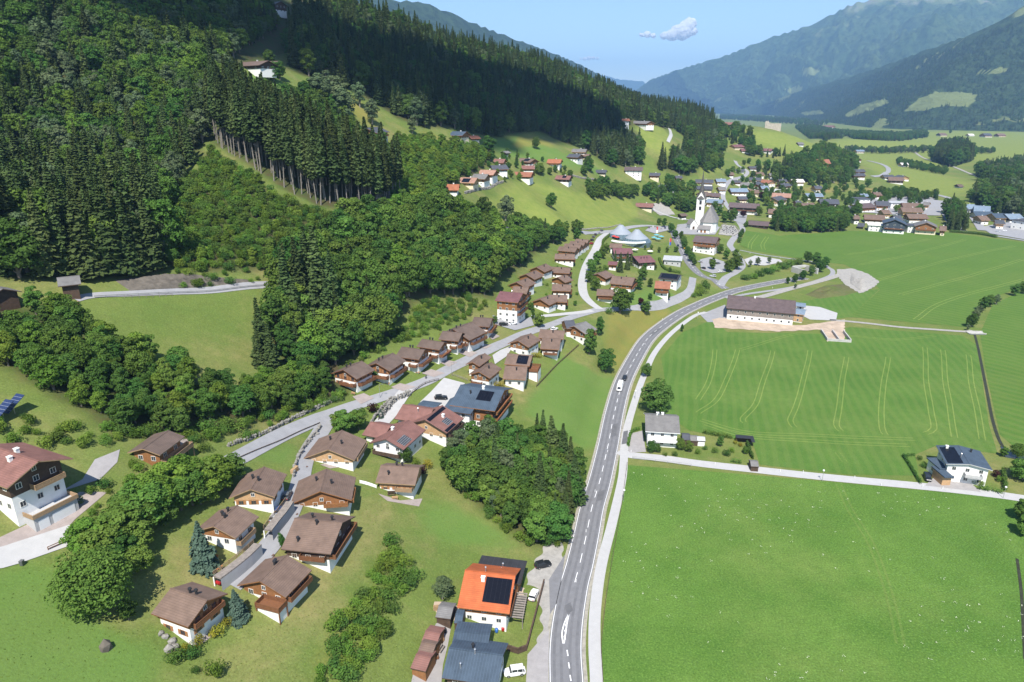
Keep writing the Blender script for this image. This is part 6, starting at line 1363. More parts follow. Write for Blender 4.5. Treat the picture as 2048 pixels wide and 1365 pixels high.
hedge('thin hedge on the drive of the white house', [(1256,893),(1262,868),(1278,860)], 1.0, 1.4, LEAF)
hedge('dark hedge enclosing the earth bed left of the modern white house', [(1806,914),(1828,912)], 0.8, 1.1, LEAF_DK)
hedge('long dark hedge beside the parked car at the modern white house', [(1806,914),(1822,938),(1840,968)], 0.8, 1.2, LEAF_DK)
hedge('hedge block in front of the modern white house', [(1958,980),(1976,983)], 1.0, 1.6, LEAF)
hedge('second hedge block beside the goal frame', [(1986,984),(2002,987)], 1.0, 1.4, LEAF)
hedge('tall hedge at the end of the modern house lawn', [(2004,945),(2008,965),(2010,982)], 1.0, 2.2, LEAF_DK)
hedge('curving hedge of the glass bath garden along the pale lane', [(1208,500),(1206,485),(1222,470),(1232,466)], 1.6, 2.0, LEAF)
hedge('hedge behind the black solar roof', [(1318,520),(1330,540),(1360,548)], 1.6, 2.0, LEAF)
hedge('yellow green clipped hedge block beside the orange door chalet', [(990,775),(1004,776)], 1.6, 2.4, LEAF_YL)
hedge('golden clipped hedge near the terrace chalet', [(1065,715),(1080,716)], 1.6, 2.2, LEAF_YL)
hedge('hedge belt along the bypass edge', [(1900,465),(1960,470),(1992,476)], 3.0, 2.5, LEAF_DK)
def fence(label, pl, h_=1.1, gap=2.5, m=RAIL, rails=(0.45, 0.85), name='fence', post=0.1, rail=0.08, group=None, board=None):
    P = at_line(pl, 0.5); s = np.concatenate([[0], np.cumsum(np.linalg.norm(np.diff(P, axis=0), axis=1))]); n = max(2, int(s[-1]/gap)+1)
    q = np.linspace(0, s[-1], n); X = np.column_stack([np.interp(q, s, P[:,0]), np.interp(q, s, P[:,1])]); Z = hgt(X[:,0], X[:,1])
    o = empty(name, (X[0,0], X[0,1], float(Z[0]))); tag(o, label, 'fence', group); c = np.array([X[0,0], X[0,1], float(Z[0])])
    pts = [np.array([X[i,0], X[i,1], Z[i]])-c for i in range(n)]
    up = np.array([0, 0, 1.0])
    for k, p in enumerate(pts[:60]): MB().bar(p-up*0.4, p+up*h_, post).build('post', m, o)
    for r in rails:
        b = MB()
        for i in range(n-1): b.bar(pts[i]+up*h_*r, pts[i+1]+up*h_*r, rail)
        b.build('rail', m, o)
    if board:
        b = MB()
        for i in range(n-1):
            a, e = pts[i]+up*0.08, pts[i+1]+up*0.08; b.bar((a+e)/2*0+a+up*h_*0.45, e+up*h_*0.45, 0.06, h_*0.86)
        b.build('board_panel', board, o)
    return o
fence('dark tall board fence between the orange roofed house and the road', [(1088,1170),(1079,1205),(1062,1270),(1049,1308),(1014,1302)], 1.6, 2.4, WOOD_DK, (0.97,), board=WOOD_DK, rail=.32)
fence('white picket fence between two chalets on the slope', [(720,967),(736,971),(753,977)], 1.0, 1.2, WHITEM, (0.4, 0.85), rail=.12, board=WHITEM)
fence('grey metal railing along the side road opposite the white house', [(1265,918),(1300,923),(1345,929),(1382,934)], 1.0, 3.5, mat('grey rail', (.25,.25,.25), .6, .1), (0.5, 0.98), rail=.06, post=.08)
fence('thin dark wire fence along the lush field and cycle path', [(1206,1365),(1203,1290),(1212,1200),(1230,1090),(1245,1000),(1254,930)], 1.0, 4.0, WOOD_DK, (0.35, 0.65, 0.95), rail=.07, post=.12)
fence('long dark fence line slanting down the green slope', [(1073,775),(1095,752),(1118,728),(1140,708),(1157,693)], 1.0, 2.2, WOOD_DK, (0.3, 0.6, 0.92), rail=.10, post=.14)
fence('guard rail on the valley side of the hillside road', [(190,597),(260,593),(360,588),(450,582),(543,573)], 0.9, 3.0, mat('grey rail', (.25,.25,.25)), (0.8,), rail=.22)
fence('wooden rail beside the pale drive', [(97,1102),(125,1090),(152,1075)], 0.9, 2.5, RAIL, (0.5, 0.95), rail=.12)
fence('rustic rail on the wall above the white gravel ramp', [(757,842),(772,822),(785,808),(800,795),(820,790),(850,770),(878,762)], 1.0, 2.0, WOOD_DK, (0.5, 0.95), rail=.10)
fence('dark kerb rail on the lower side of the upper lane', [(470,922),(520,900),(560,884),(600,865),(640,848)], 0.5, 3.0, WOOD_DK, (0.9,), rail=.16)
fence('picket fence in front of the wide gabled chalet', [(905,752),(920,757),(935,763)], 1.0, 1.6, WOOD_GY, (0.4, 0.85), rail=.10)
fence('dark timber stake fence in the hill clearing', [(250,597),(300,596),(345,593)], 0.9, 2.0, WOOD_GY, (0.9,))
STONE = mat('dry stone', (0.22, 0.21, 0.19), 0.95, 0.35, 1.2, bump=0.3)
ROCK = mat('grey rock', (0.115, 0.10, 0.082), 0.95, 0.4, 0.35, bump=0.6)
def boulder(b, p, r, rg):
    n0 = len(b.v); bmm = bmesh.new(); bmesh.ops.create_icosphere(bmm, subdivisions=1, radius=1.0)
    k = rg.uniform(.7, 1.3, 3)
    vs = [np.array(v.co)*r*k*rg.uniform(.75, 1.15)+p for v in bmm.verts]; fs = [tuple(v.index for v in f.verts) for f in bmm.faces]; bmm.free()
    b.poly(vs, fs)
def stone_wall(label, pl, h_, sz=0.5, name='stone_wall', m=STONE):
    P = at_line(pl, sz*1.1); rg = np.random.default_rng(len(label)); b = MB()
    for p in P:
        z = float(hgt(*p))
        for k in range(max(1, int(h_/(sz*0.9)))): boulder(b, np.array([p[0]+rg.normal(0,.12), p[1]+rg.normal(0,.12), z+sz*0.3+k*sz*0.85]), sz*rg.uniform(.5, .75), rg)
    tag(b.build(name, m), label, 'wall')
stone_wall('tall grey boulder wall on the inner bend of the lower lane', [(588,955),(592,930),(603,905),(618,884),(634,866),(640,856)], 2.0, 0.8)
stone_wall('long rough boulder wall above the upper lane beside the wood', [(458,893),(500,880),(540,863),(590,838),(640,815),(680,797)], 1.6, 0.75)
stone_wall('steep boulder wall between the gravel ramp and the car park', [(762,838),(778,818),(792,803),(808,797),(820,792)], 2.6, 0.9)
stone_wall('short boulder wall beside the gravel ramp on the garden side', [(742,848),(752,834),(765,818),(782,800)], 1.8, 0.8)
stone_wall('old mossy stone wall above the hay meadow', [(1140,352),(1165,358),(1195,362),(1215,366)], 2.2, 1.1)
stone_wall('grey retaining wall under the hamlet road', [(930,388),(960,380),(990,372),(1006,366)], 2.4, 1.1)
stone_wall('pale boulder bank along the road below the hay meadow', [(1150,462),(1180,459),(1215,456),(1240,450)], 1.8, 1.1)
stone_wall('low stone edging of the garden below the log cabin', [(230,1000),(270,970),(320,935),(360,905)], 1.0, 0.6)
tag(mound('rock_face', [(228,560),(300,552),(380,548),(450,556),(500,560),(500,566),(450,570),(360,578),(260,582)], ROCK, 1.4, 0.0, 14, 4), 'low grey rock face above the hillside road', 'rock')
bb = MB(); boulder(bb, np.array([0,0,.3]), 1.5, np.random.default_rng(3)); p = G1(212, 1298); o = bb.build('boulder', ROCK); o.location = p; tag(o, 'single pale boulder lying in the bottom meadow', 'boulder')
rgb = np.random.default_rng(12)
for x, y, r_ in [(322,1268,.7),(345,1285,.8),(338,1300,.9),(350,1296,.7),(330,1275,.6)]:
    bb = MB(); boulder(bb, np.array([0,0,.1]), r_, rgb); o = bb.build('boulder', STONE); o.location = G1(x, y); tag(o, 'flat grey boulder beside the nearest chalet terrace', 'boulder', 'boulders by the nearest chalet')

# ------------------------------------------------------------ church, chapel, ruin, bath
SHINGLE = mat('grey shingle roof', (0.20, 0.19, 0.185), 0.85, 0.15, 0.6, lines=(2, 0.7), line_w=0.12)
SPIRE = mat('dark spire shingles', (0.085, 0.08, 0.075), 0.8, 0.2, 0.8)
c0 = G1(1415, 463); ch = empty('church', c0, R(-20)); tag(ch, 'white village church with steep grey roof and needle thin spire', 'church')
w = MB(); w.prism([(-7,1),(-4,-4.5),(4,-4.5),(7,1),(7,24),(-7,24)], -3, 8.5); nv = w.build('nave', PLASTER, ch)
r_ = MB(); rp = [(-7.7,.6,8.3),(-4.4,-5.3,8.3),(4.4,-5.3,8.3),(7.7,.6,8.3),(7.7,24.6,8.3),(-7.7,24.6,8.3),(0,6,20.5),(0,23,20.5)]
r_.poly(rp, [(0,1,6),(1,2,6),(2,3,6),(3,4,7,6),(5,0,6,7),(4,5,7),(5,4,3,2,1,0)]); r_.build('roof', SHINGLE, ch)
t_ = MB(); t_.box(-13,-6,16.5,23.5,-3,26); tw_ = t_.build('tower', PLASTER, ch)
g_ = MB()
for a in range(4):
    ca, sa = math.cos(a*math.pi/2), math.sin(a*math.pi/2)
    def rt(x, y, z): return (-9.5+ca*x-sa*y, 20+sa*x+ca*y, z)
    g_.poly([rt(-3.5,-3.52,26), rt(3.5,-3.52,26), rt(0,-3.52,32), rt(0,0,32)], [(0,1,2)])
g_.build('tower_gable', PLASTER, tw_)
s_ = MB(); s_.lathe([(5.0,26.0),(2.2,31.5),(1.05,39),(0.4,47),(0.05,52)], 8, (-9.5,20)); sp_ = s_.build('spire', SPIRE, tw_)
for z in (16, 21): 
    MB().box(-10.5,-8.5,16.4,16.49,z,z+3.2).build('belfry_window', mat('dark opening', (.03,.03,.035), .9), tw_)
for y in (5, 11, 17, 22): MB().box(7.0,7.06,y-.8,y+.8,3,7.5).build('window', GLASS, nv)
q_ = MB(); q_.poly([(-8,-10,3.2),(3,-10,3.2),(3,-4.6,5.8),(-8,-4.6,5.8),(-8,-10,2.9),(3,-10,2.9),(3,-4.6,5.5),(-8,-4.6,5.5)], [(0,1,2,3),(7,6,5,4),(0,4,5,1),(1,5,6,2),(3,7,4,0)]); q_.build('porch_roof', SHINGLE, ch)
MB().box(-7.2,2.2,-9.2,-4.5,-2,3.0).build('porch', PLASTER, ch)
for x in (-4.6,-1.6): MB().box(x-.9,x+.9,-9.28,-9.2,-.2,2.4).build('door', WOOD, ch)
c1 = G1(1383, 458); cp = empty('chapel', c1, R(10)); tag(cp, 'small white chapel with arched door beside the church', 'chapel')
w = MB(); w.poly([(-3,-4,-2),(3,-4,-2),(3,4,-2),(-3,4,-2),(-3,-4,5),(3,-4,5),(3,4,5),(-3,4,5),(0,-4,9),(0,4,9)], [(0,1,5,8,4),(1,2,6,5),(2,3,7,9,6),(3,0,4,7)]); w.build('wall', PLASTER, cp)
r_ = MB(); r_.poly([(-3.6,-4.3,4.4),(0,-4.3,9.2),(0,4.3,9.2),(-3.6,4.3,4.4),(3.6,-4.3,4.4),(3.6,4.3,4.4),(-3.6,-4.3,4.1),(0,-4.3,8.9),(0,4.3,8.9),(-3.6,4.3,4.1),(3.6,-4.3,4.1),(3.6,4.3,4.1)], [(0,1,2,3),(1,4,5,2),(0,6,7,1),(1,7,10,4),(3,9,6,0),(4,10,11,5)]); r_.build('roof', SHINGLE, cp)
MB().box(-1.0,1.0,-4.08,-4.0,-.2,2.8).build('door', WOOD_DK, cp)
# graves in the churchyard
gm = MB().box(-.45,.45,-.12,.12,0,1.1).box(-.5,.5,0.1,1.9,0,.22).mesh('grave', [mat('grave stone', (.30,.30,.30), .6, .3, .6)]); gd = MB().box(-.4,.4,-.12,.12,0,1.0).box(-.5,.5,.1,1.9,0,.22).mesh('grave', [mat('dark grave stone', (.07,.07,.075), .5, .3, .6)])
P = wpoly([(1440,468),(1448,453),(1468,455),(1474,464),(1466,470)], 6); ga, gb = scatter(P, 2.6, np.random.default_rng(2), .1)
for x, y in zip(ga, gb):
    o = link('grave', gm if RNG.random() < .55 else gd); o.location = (x, y, float(hgt(x, y))+.2); o.rotation_euler = (0, 0, .25); tag(o, 'stone grave in the little churchyard beside the church', 'grave', 'graves of the churchyard')
area([(1437,470),(1446,450),(1470,453),(1478,465),(1468,473)], GRAVEL, 0.3)
stone_wall('white churchyard wall around the graves', [(1437,470),(1446,450),(1470,453),(1478,465),(1468,473)], 0.9, 0.45, 'churchyard_wall', STONE)
# castle ruin
c2 = G1(1545, 259); ru = MB(); rg = np.random.default_rng(1)
prof = [(-17,16),(-14,17),(-13,15),(-11,18),(-9,14),(-6,12.5),(-3,12),(0,12.2),(3,11.4),(6,12.2),(9,11.6),(12,12.4),(15,11.5),(17,12.8)]
def ruinwall(y0, y1, k):
    for (x0, h0), (x1, h1) in zip(prof[:-1], prof[1:]):
        ru.poly([(x0,y0,-4),(x1,y0,-4),(x1,y1,-4),(x0,y1,-4),(x0,y0,h0*k),(x1,y0,h1*k),(x1,y1,h1*k),(x0,y1,h0*k)], [(0,1,5,4),(2,3,7,6),(4,5,6,7),(1,2,6,5),(3,0,4,7)])
ruinwall(-7, -5, 1.0); ruinwall(9, 11, .85)
ru.box(-17.05,-15,-4.9,8.9,-4,13); ru.box(15,17.05,-4.9,8.9,-4,10)
o = ru.build('castle_ruin', mat('pale ruin stone', (.40,.36,.30), .95, .25, .3)); o.location = c2; o.scale = (.8,.8,.85); o.rotation_euler = (0,0,R(-18)); tag(o, 'roofless pale castle ruin with broken wall tops on the green hill', 'ruin')
# glass bath with two tent roofs
GLZ = mat('blue green glazing', (.06,.10,.12), .12, .2, .4, lines=(0, 1.1), line_col=(.35,.4,.43), line_w=.12, spec=.7); TENT = mat('pale metal tent roof', (.27,.30,.34), .5, .06, .3)
c3 = G1(1270, 492); bt = empty('swimming_hall', c3); tag(bt, 'glass bath hall with two pale tent shaped roofs', 'swimming hall')
for (x, y, r0, h0, ap) in ((2, 6, 8.6, 4.0, 12), (-8, 24, 8.6, 4.6, 12.5)):
    a = MB(); a.lathe([(r0+3.2,-3),(r0+3.2,2.6)], 24, (x,y)); a.build('glass_wall', GLZ, bt)
    a = MB(); a.lathe([(r0+3.3,2.6),(r0+.2,h0+1.4)], 24, (x,y)); a.build('glass_skirt', GLZ, bt)
    a = MB(); a.lathe([(r0+.5,h0+1.2),(r0*.55,h0+4.6),(r0*.2,h0+7.8),(.4,ap)], 24, (x,y)); a.build('tent_roof', TENT, bt)
a = MB(); prev = None
for k in range(14):
    th = -2.6+k*.16; q = Vector((-6+15*math.cos(th), 2+11*math.sin(th), 4.6-k*.1))
    if prev: a.tube(prev, q, .9, .9, 10)
    prev = q
a.build('water_slide', WHITEM, bt)
def parasol(px, py, m, lab, grp, r0=1.7):
    o = empty('parasol', G1(px, py)); tag(o, lab, 'parasol', grp)
    MB().tube((0,0,0), (0,0,2.6), .05, .05, 6).build('pole', WHITEM, o); MB().lathe([(r0,2.1),(r0*.5,2.5),(.05,2.9)], 8).build('canopy', m, o)
TEAL = mat('teal cloth', (.12,.36,.42), .8, .1, 1.0); REDC = mat('red cloth', (.5,.06,.05), .8, .1, 1.0); WCL = mat('white cloth', (.75,.74,.72), .8, .05, 1.0)
for x, y in ((1308,480),(1316,483),(1322,478),(1313,475)): parasol(x, y, TEAL, 'teal parasol on the terrace of the glass bath', 'teal parasols of the glass bath', 2.6)
for x, y in ((1228,478),(1234,480)): parasol(x, y, REDC, 'red parasol on the lawn of the glass bath', 'red parasols of the glass bath', 2.2)
for x, y in ((1270,505),(1300,508)): parasol(x, y, WCL, 'white parasol in front of the holiday blocks', 'white parasols of the glass bath', 2.4)
for x, y, m1, m2, lab in ((1338,497,REDC,mat('blue cloth',(.05,.1,.4),.8,.1),'tall red and blue banner flag by the village road'),(1312,472,REDC,WCL,'red and white flag by the glass bath')):
    o = empty('flag', G1(x, y)); tag(o, lab, 'flag'); MB().tube((0,0,0),(0,0,8),.07,.05,6).build('pole', WHITEM, o)
    a = MB(); a.box(.08,1.4,-.03,.03,5,7.8); a.build('cloth', m1, o); a = MB(); a.box(.08,1.4,-.028,.028,2.4,5); a.build('lower_cloth', m2, o)

# ------------------------------------------------------------ cars
TYRE = mat('tyre rubber', (.02,.02,.02), .9, .1); RIM = mat('wheel rim', (.45,.45,.46), .35, .05, metal=.7); LAMP = mat('lamp glass', (.7,.7,.68), .2, .02); TAIL = mat('tail lamp', (.4,.02,.02), .3, .02); CGLASS = mat('car glass', (.02,.025,.03), .05, .1, .3, spec=.8)
PAINTS = {}
def paintc(nm, c):
    if nm not in PAINTS: PAINTS[nm] = mat('car paint '+nm, c, .28, .02, 1.0, spec=.6)
    return PAINTS[nm]
BLK, WHT, SIL, BLU, RED_, YEL, GRY = paintc('black', (.015,.016,.018)), paintc('white', (.75,.75,.75)), paintc('silver', (.42,.44,.46)), paintc('blue', (.03,.06,.16)), paintc('red', (.35,.02,.02)), paintc('yellow', (.65,.45,.03)), paintc('grey', (.10,.105,.11))
_cm = {}
def car_meshes(kind, m):
    key = (kind, m.name)
    if key in _cm: return _cm[key]
    L, W, hb, hr, x0, x1 = {'car': (4.3,1.8,.92,1.47,-1.7,.75), 'suv': (4.5,1.86,1.02,1.66,-2.0,.8), 'van': (4.5,1.86,1.05,1.84,-2.05,1.1), 'camper': (6.6,2.25,1.2,2.9,-3.2,2.5)}[kind]
    l, w = L/2, W/2; b = MB(); st = [(-l,.72,.45,.9),(-l+.25,.9,.32,1.0),(0,1,.25,hb/.92),(l-.9,1,.28,.98),(l-.15,.86,.34,.82),(l,.72,.45,.66)]
    rows = []
    for x, s, zb, zt in st: rows.append([(x,-w*s,zb),(x,-w*s*1.0,zb+(hb*zt-zb)*.55),(x,-w*s*.93,hb*zt*.98),(x,w*s*.93,hb*zt*.98),(x,w*s,zb+(hb*zt-zb)*.55),(x,w*s,zb)])
    pts = [p for r in rows for p in r]; fs = []
    for i in range(len(rows)-1):
        for k in range(6): fs.append((i*6+k, i*6+(k+1)%6, (i+1)*6+(k+1)%6, (i+1)*6+k))
    fs += [(0,1,2,3,4,5), tuple((len(rows)-1)*6+k for k in (5,4,3,2,1,0))]; b.poly(pts, [f[::-1] for f in fs]); body = b.mesh('body', m)
    c = MB(); z0, z1 = hb*.97, hr; wr = w*.8; a0, a1 = x0+.28, x1-.62 if kind != 'van' else x1-.35
    c.poly([(x0,-w*.9,z0),(x1,-w*.9,z0),(x1,w*.9,z0),(x0,w*.9,z0),(a0,-wr,z1-.08),(a1,-wr,z1-.08),(a1,wr,z1-.08),(a0,wr,z1-.08)], [(0,1,5,4),(1,2,6,5),(2,3,7,6),(3,0,4,7),(4,5,6,7)]); cabin = c.mesh('windows', CGLASS if kind != 'camper' else m)
    t = MB(); t.poly([(a0-.05,-wr-.02,z1-.09),(a1+.05,-wr-.02,z1-.09),(a1+.05,wr+.02,z1-.09),(a0-.05,wr+.02,z1-.09),(a0+.1,-wr+.1,z1),(a1-.1,-wr+.1,z1),(a1-.1,wr-.1,z1),(a0+.1,wr-.1,z1)], [(0,1,5,4),(1,2,6,5),(2,3,7,6),(3,0,4,7),(4,5,6,7)])
    for x in ((x0+x1)/2, x0+.45, x1-.5):
        for s in (-1, 1): t.bar((x, s*w*.9, z0), (x+(.12 if x > 0 else -.02), s*wr, z1-.06), .09)
    roof = t.mesh('roof', m)
    wh = MB(); wh.tube((0,-.11,0),(0,.11,0),.33,.33,14); tyre = wh.mesh('wheel', TYRE); rm = MB().tube((0,-.12,0),(0,.12,0),.2,.2,10).mesh('rim', RIM)
    hl = MB().box(-.06,.06,-.2,.2,-.07,.07).mesh('headlight', LAMP); tl = MB().box(-.05,.05,-.14,.14,-.1,.1).mesh('tail_light', TAIL)
    ws = MB().poly([(0,-.72,0),(0,.72,0),(-.55,.6,.62),(-.55,-.6,.62)], [(0,1,2,3),(3,2,1,0)]).mesh('windscreen', CGLASS)
    _cm[key] = (body, cabin, roof, tyre, rm, hl, tl, l, w, hb, ws, x1); return _cm[key]
CARS = 'parked and moving cars'
def car(kind, m, a, b, label, group=None, z=None):
    """a rear, b front: where the car's ends are in the photograph"""
    pa, pb = G1(*a), G1(*b); d = pb-pa; c = (pa+pb)/2
    body, cabin, roof, tyre, rm, hl, tl, l, w, hb, ws, x1 = car_meshes(kind, m)
    o = empty({'van': 'parked_van', 'camper': 'motorhome'}.get(kind, 'car'), (c[0], c[1], float(hgt(c[0], c[1]))+.17 if z is None else z), math.atan2(d[1], d[0])); tag(o, label, {'van': 'van', 'camper': 'motorhome'}.get(kind, 'car'), group)
    link('body', body, o); link('windows' if kind != 'camper' else 'living_box', cabin, o).name = 'glazing' if kind != 'camper' else 'living_box'; link('roof', roof, o)
    for x in (-l*.62, l*.62):
        for s in (-1, 1):
            q = link('wheel', tyre, o); q.location = (x, s*(w-.08), .33); link('rim', rm, q)
    for s in (-1, 1):
        q = link('headlight', hl, o); q.location = (l-.06, s*w*.5, hb*.62); q = link('tail_light', tl, o); q.location = (-l+.02, s*w*.58, hb*.7)
    if kind == 'camper': q = link('windscreen', ws, o); q.location = (l-.15, 0, 1.25)
    return o
car('van', WHT, (1050,1347), (1008,1350), 'white van parked beside the ribbed blue roof')
car('suv', BLK, (1072,1136), (1099,1131), 'black car parked below the copse at the roadside')
car('car', WHT, (1062,1206), (1072,1184), 'white car parked on the gravel beside the board fence')
car('camper', WHT, (1243,769), (1236,789), 'white motorhome driving down the main road')
car('car', BLK, (1252,754), (1246,765), 'black car following the motorhome')
car('suv', BLK, (870,799), (894,800), 'black car alone on the pale car park above the dark blue roof')
car('car', SIL, (547,1046), (555,1033), 'silver car under the edge of the pale terrace'); car('car', BLU, (556,1033), (564,1019), 'blue car behind the silver one below the terrace'); car('car', GRY, (571,1003), (578,988), 'dark grey car farther up the lower lane'); car('car', RED_, (442,1166), (457,1155), 'dark red car in the shade of the terrace carport')
car('suv', BLK, (1850,951), (1858,967), 'black car on the drive of the modern white house')
car('suv', BLK, (998,652), (1016,652), 'black car in front of the white hotel'); car('car', WHT, (1017,650), (1034,650), 'white car beside the black one at the white hotel')
car('car', BLK, (1354,490), (1358,498), 'dark car on the village road'); car('car', YEL, (1371,503), (1366,493), 'yellow car on the village road'); car('suv', SIL, (1433,556), (1418,553), 'silver car waiting at the junction'); car('car', WHT, (1104,662), (1113,660), 'white car by the slate roofed house')
for a, b, m in [((1404,527),(1396,524),SIL),((1410,540),(1402,537),BLK),((1436,546),(1444,544),WHT),((1432,530),(1440,528),GRY)]: car('car', m, a, b, 'car on the inn car park', 'cars on the inn car park')
for x, y, m in [(1183,489,RED_),(1184,482,BLK),(1187,476,GRY),(1191,471,BLK),(1197,467,SIL),(1203,463,GRY)]: car('car', m, (x-4,y+1), (x+4,y-1), 'car in the steep row above the terraced holiday block', 'cars above the terraced block')
for x, y, m in [(1298,457,GRY),(1306,456,WHT),(1314,457,BLK),(1322,459,SIL),(1330,458,BLU)]: car('car', m, (x,y+2), (x,y-2), 'car on the car park behind the glass bath', 'cars behind the glass bath')
car('suv', BLK, (1950,441), (1964,443), 'black car on the bypass')
for x, y, m in [(2000,455,WHT),(2008,462,WHT),(1995,465,SIL),(2030,452,RED_),(1772,421,GRY),(1790,416,WHT),(1800,421,BLK)]: car('car', m, (x-5,y), (x+5,y+1), 'car on the paved yards of the valley edge', 'cars on the valley yards')
# ------------------------------------------------------------ street furniture
def lamp(px, py, h_, label, ball=True):
    o = empty('street_lamp', G1(px, py)); tag(o, label, 'street lamp'); MB().tube((0,0,-.3),(0,0,h_),.07,.05,8).build('pole', STEEL, o)
    a = MB()
    if ball: a.lathe([(.02,h_-.1),(.24,h_+.02),(.33,h_+.25),(.24,h_+.48),(.02,h_+.58)], 12)
    else: a.bar((0,0,h_),(1.0,0,h_+.15),.08); a.box(.7,1.4,-.14,.14,h_+.08,h_+.2)
    a.build('lamp_head', WHITEM if ball else STEEL, o)
lamp(1644, 963, 3.6, 'ball topped street lamp in the middle of the side road'); lamp(2006, 997, 3.6, 'ball topped street lamp near the modern white house'); lamp(760, 797, 5, 'slim street lamp at the first chalet drive', False); lamp(903, 752, 5, 'tall slim street lamp at the car park entrance', False); lamp(1247, 1003, 3.6, 'ball topped street lamp on the cycle path', True); lamp(1270, 800, 3.6, 'ball topped street lamp beside the large dark tree'); lamp(1395, 640, 4, 'street lamp by the barn drive'); lamp(1480, 600, 4, 'street lamp on the loop path', False)
pm = MB().box(-.06,.06,-.06,.06,-.2,.9).mesh('marker_post', WHITEM)
for x, y in [(1606,946),(1709,957),(1762,972),(1845,975),(1560,944),(1430,930),(1885,979),(1215,905),(1190,985),(1172,1065),(1152,1165),(1245,760),(1262,905),(1290,690),(1325,640),(1545,577),(1590,567),(1500,508),(1530,512),(1560,516)]:
    o = link('marker_post', pm); o.location = G1(x, y); tag(o, 'short white roadside marker post', 'post', 'white roadside marker posts')
hmz = MB().lathe([(.42,.0),(.42,.02),(.02,.021)], 14).mesh('manhole_cover', mat('rusty iron', (.13,.08,.06), .8, .2))
for x, y in [(613,935),(586,998),(583,1027),(593,1030),(489,1163),(545,1112),(640,880),(548,1117)]:
    p = G1(x, y); o = link('manhole_cover', hmz); o.location = (p[0], p[1], p[2]+.2); tag(o, 'round rusty manhole cover in the lower lane', 'manhole', 'manhole covers of the lower lane')
def bin_(px, py, lab):
    o = empty('wheelie_bin', G1(px, py)); tag(o, lab, 'bin'); MB().poly([(-.26,-.3,.08),(.26,-.3,.08),(.26,.3,.08),(-.26,.3,.08),(-.31,-.36,1.0),(.31,-.36,1.0),(.31,.36,1.0),(-.31,.36,1.0)], [(0,3,2,1),(0,1,5,4),(1,2,6,5),(2,3,7,6),(3,0,4,7)]).build('body', GRY, o); MB().box(-.33,.33,-.38,.38,1.0,1.07).build('lid', GRY, o)
bin_(45, 1131, 'dark wheelie bin standing on the pale drive'); bin_(963, 697, 'dark wheelie bin at a chalet drive'); bin_(852, 758, 'dark wheelie bin beside the grass wedge')
def table(px, py, dz, rz, m, lab):
    o = empty('picnic_table', G1(px, py)+np.array([0,0,dz]), rz); tag(o, lab, 'table'); MB().box(-1,1,-.42,.42,.70,.76).build('tabletop', m, o)
    for x in (-.8,.8):
        for y in (-.32,.32): MB().box(x-.05,x+.05,y-.05,y+.05,0,.70).build('leg', m, o)
    for s in (-1, 1): MB().box(-1,1,s*.75-.16,s*.75+.16,.40,.46).box(-.8,-.7,s*.75-.1,s*.75+.1,0,.4).box(.7,.8,s*.75-.1,s*.75+.1,0,.4).build('bench', m, o)
ORW = mat('orange varnished wood', (.52,.22,.05), .6, .15, 2.0)
table(645, 1013, .1, .3, ORW, 'wooden table set below the picket fence chalet'); table(783, 990, .2, .1, WOOD_DK, 'dark table on the open terrace of the slope chalet'); table(540, 1005, .1, .4, ORW, 'wooden table on the terrace above the parked cars')
for x, y, r0 in [(436,1140,.4),(430,1122,1.3)]:
    o = empty('sun_lounger', G1(x, y)+np.array([0,0,.05]), r0); tag(o, 'orange sun lounger on the grass beside the tall blue grey spruce', 'lounger', 'orange sun loungers'); MB().box(-.9,.4,-.32,.32,.28,.38).build('seat', mat('orange cloth', (.62,.20,.04), .8, .05), o); MB().poly([(.4,-.32,.3),(.4,.32,.3),(.95,.32,.75),(.95,-.32,.75),(.4,-.32,.38),(.4,.32,.38),(.95,.32,.83),(.95,-.32,.83)], [(0,1,2,3),(4,7,6,5),(0,4,5,1),(2,6,7,3),(1,5,6,2),(0,3,7,4)]).build('backrest', mat('orange cloth', (.62,.20,.04)), o)
    for qx in (-.8,.6):
        for qy in (-.28,.28): MB().box(qx-.03,qx+.03,qy-.03,qy+.03,0,.28).build('leg', WHITEM, o)
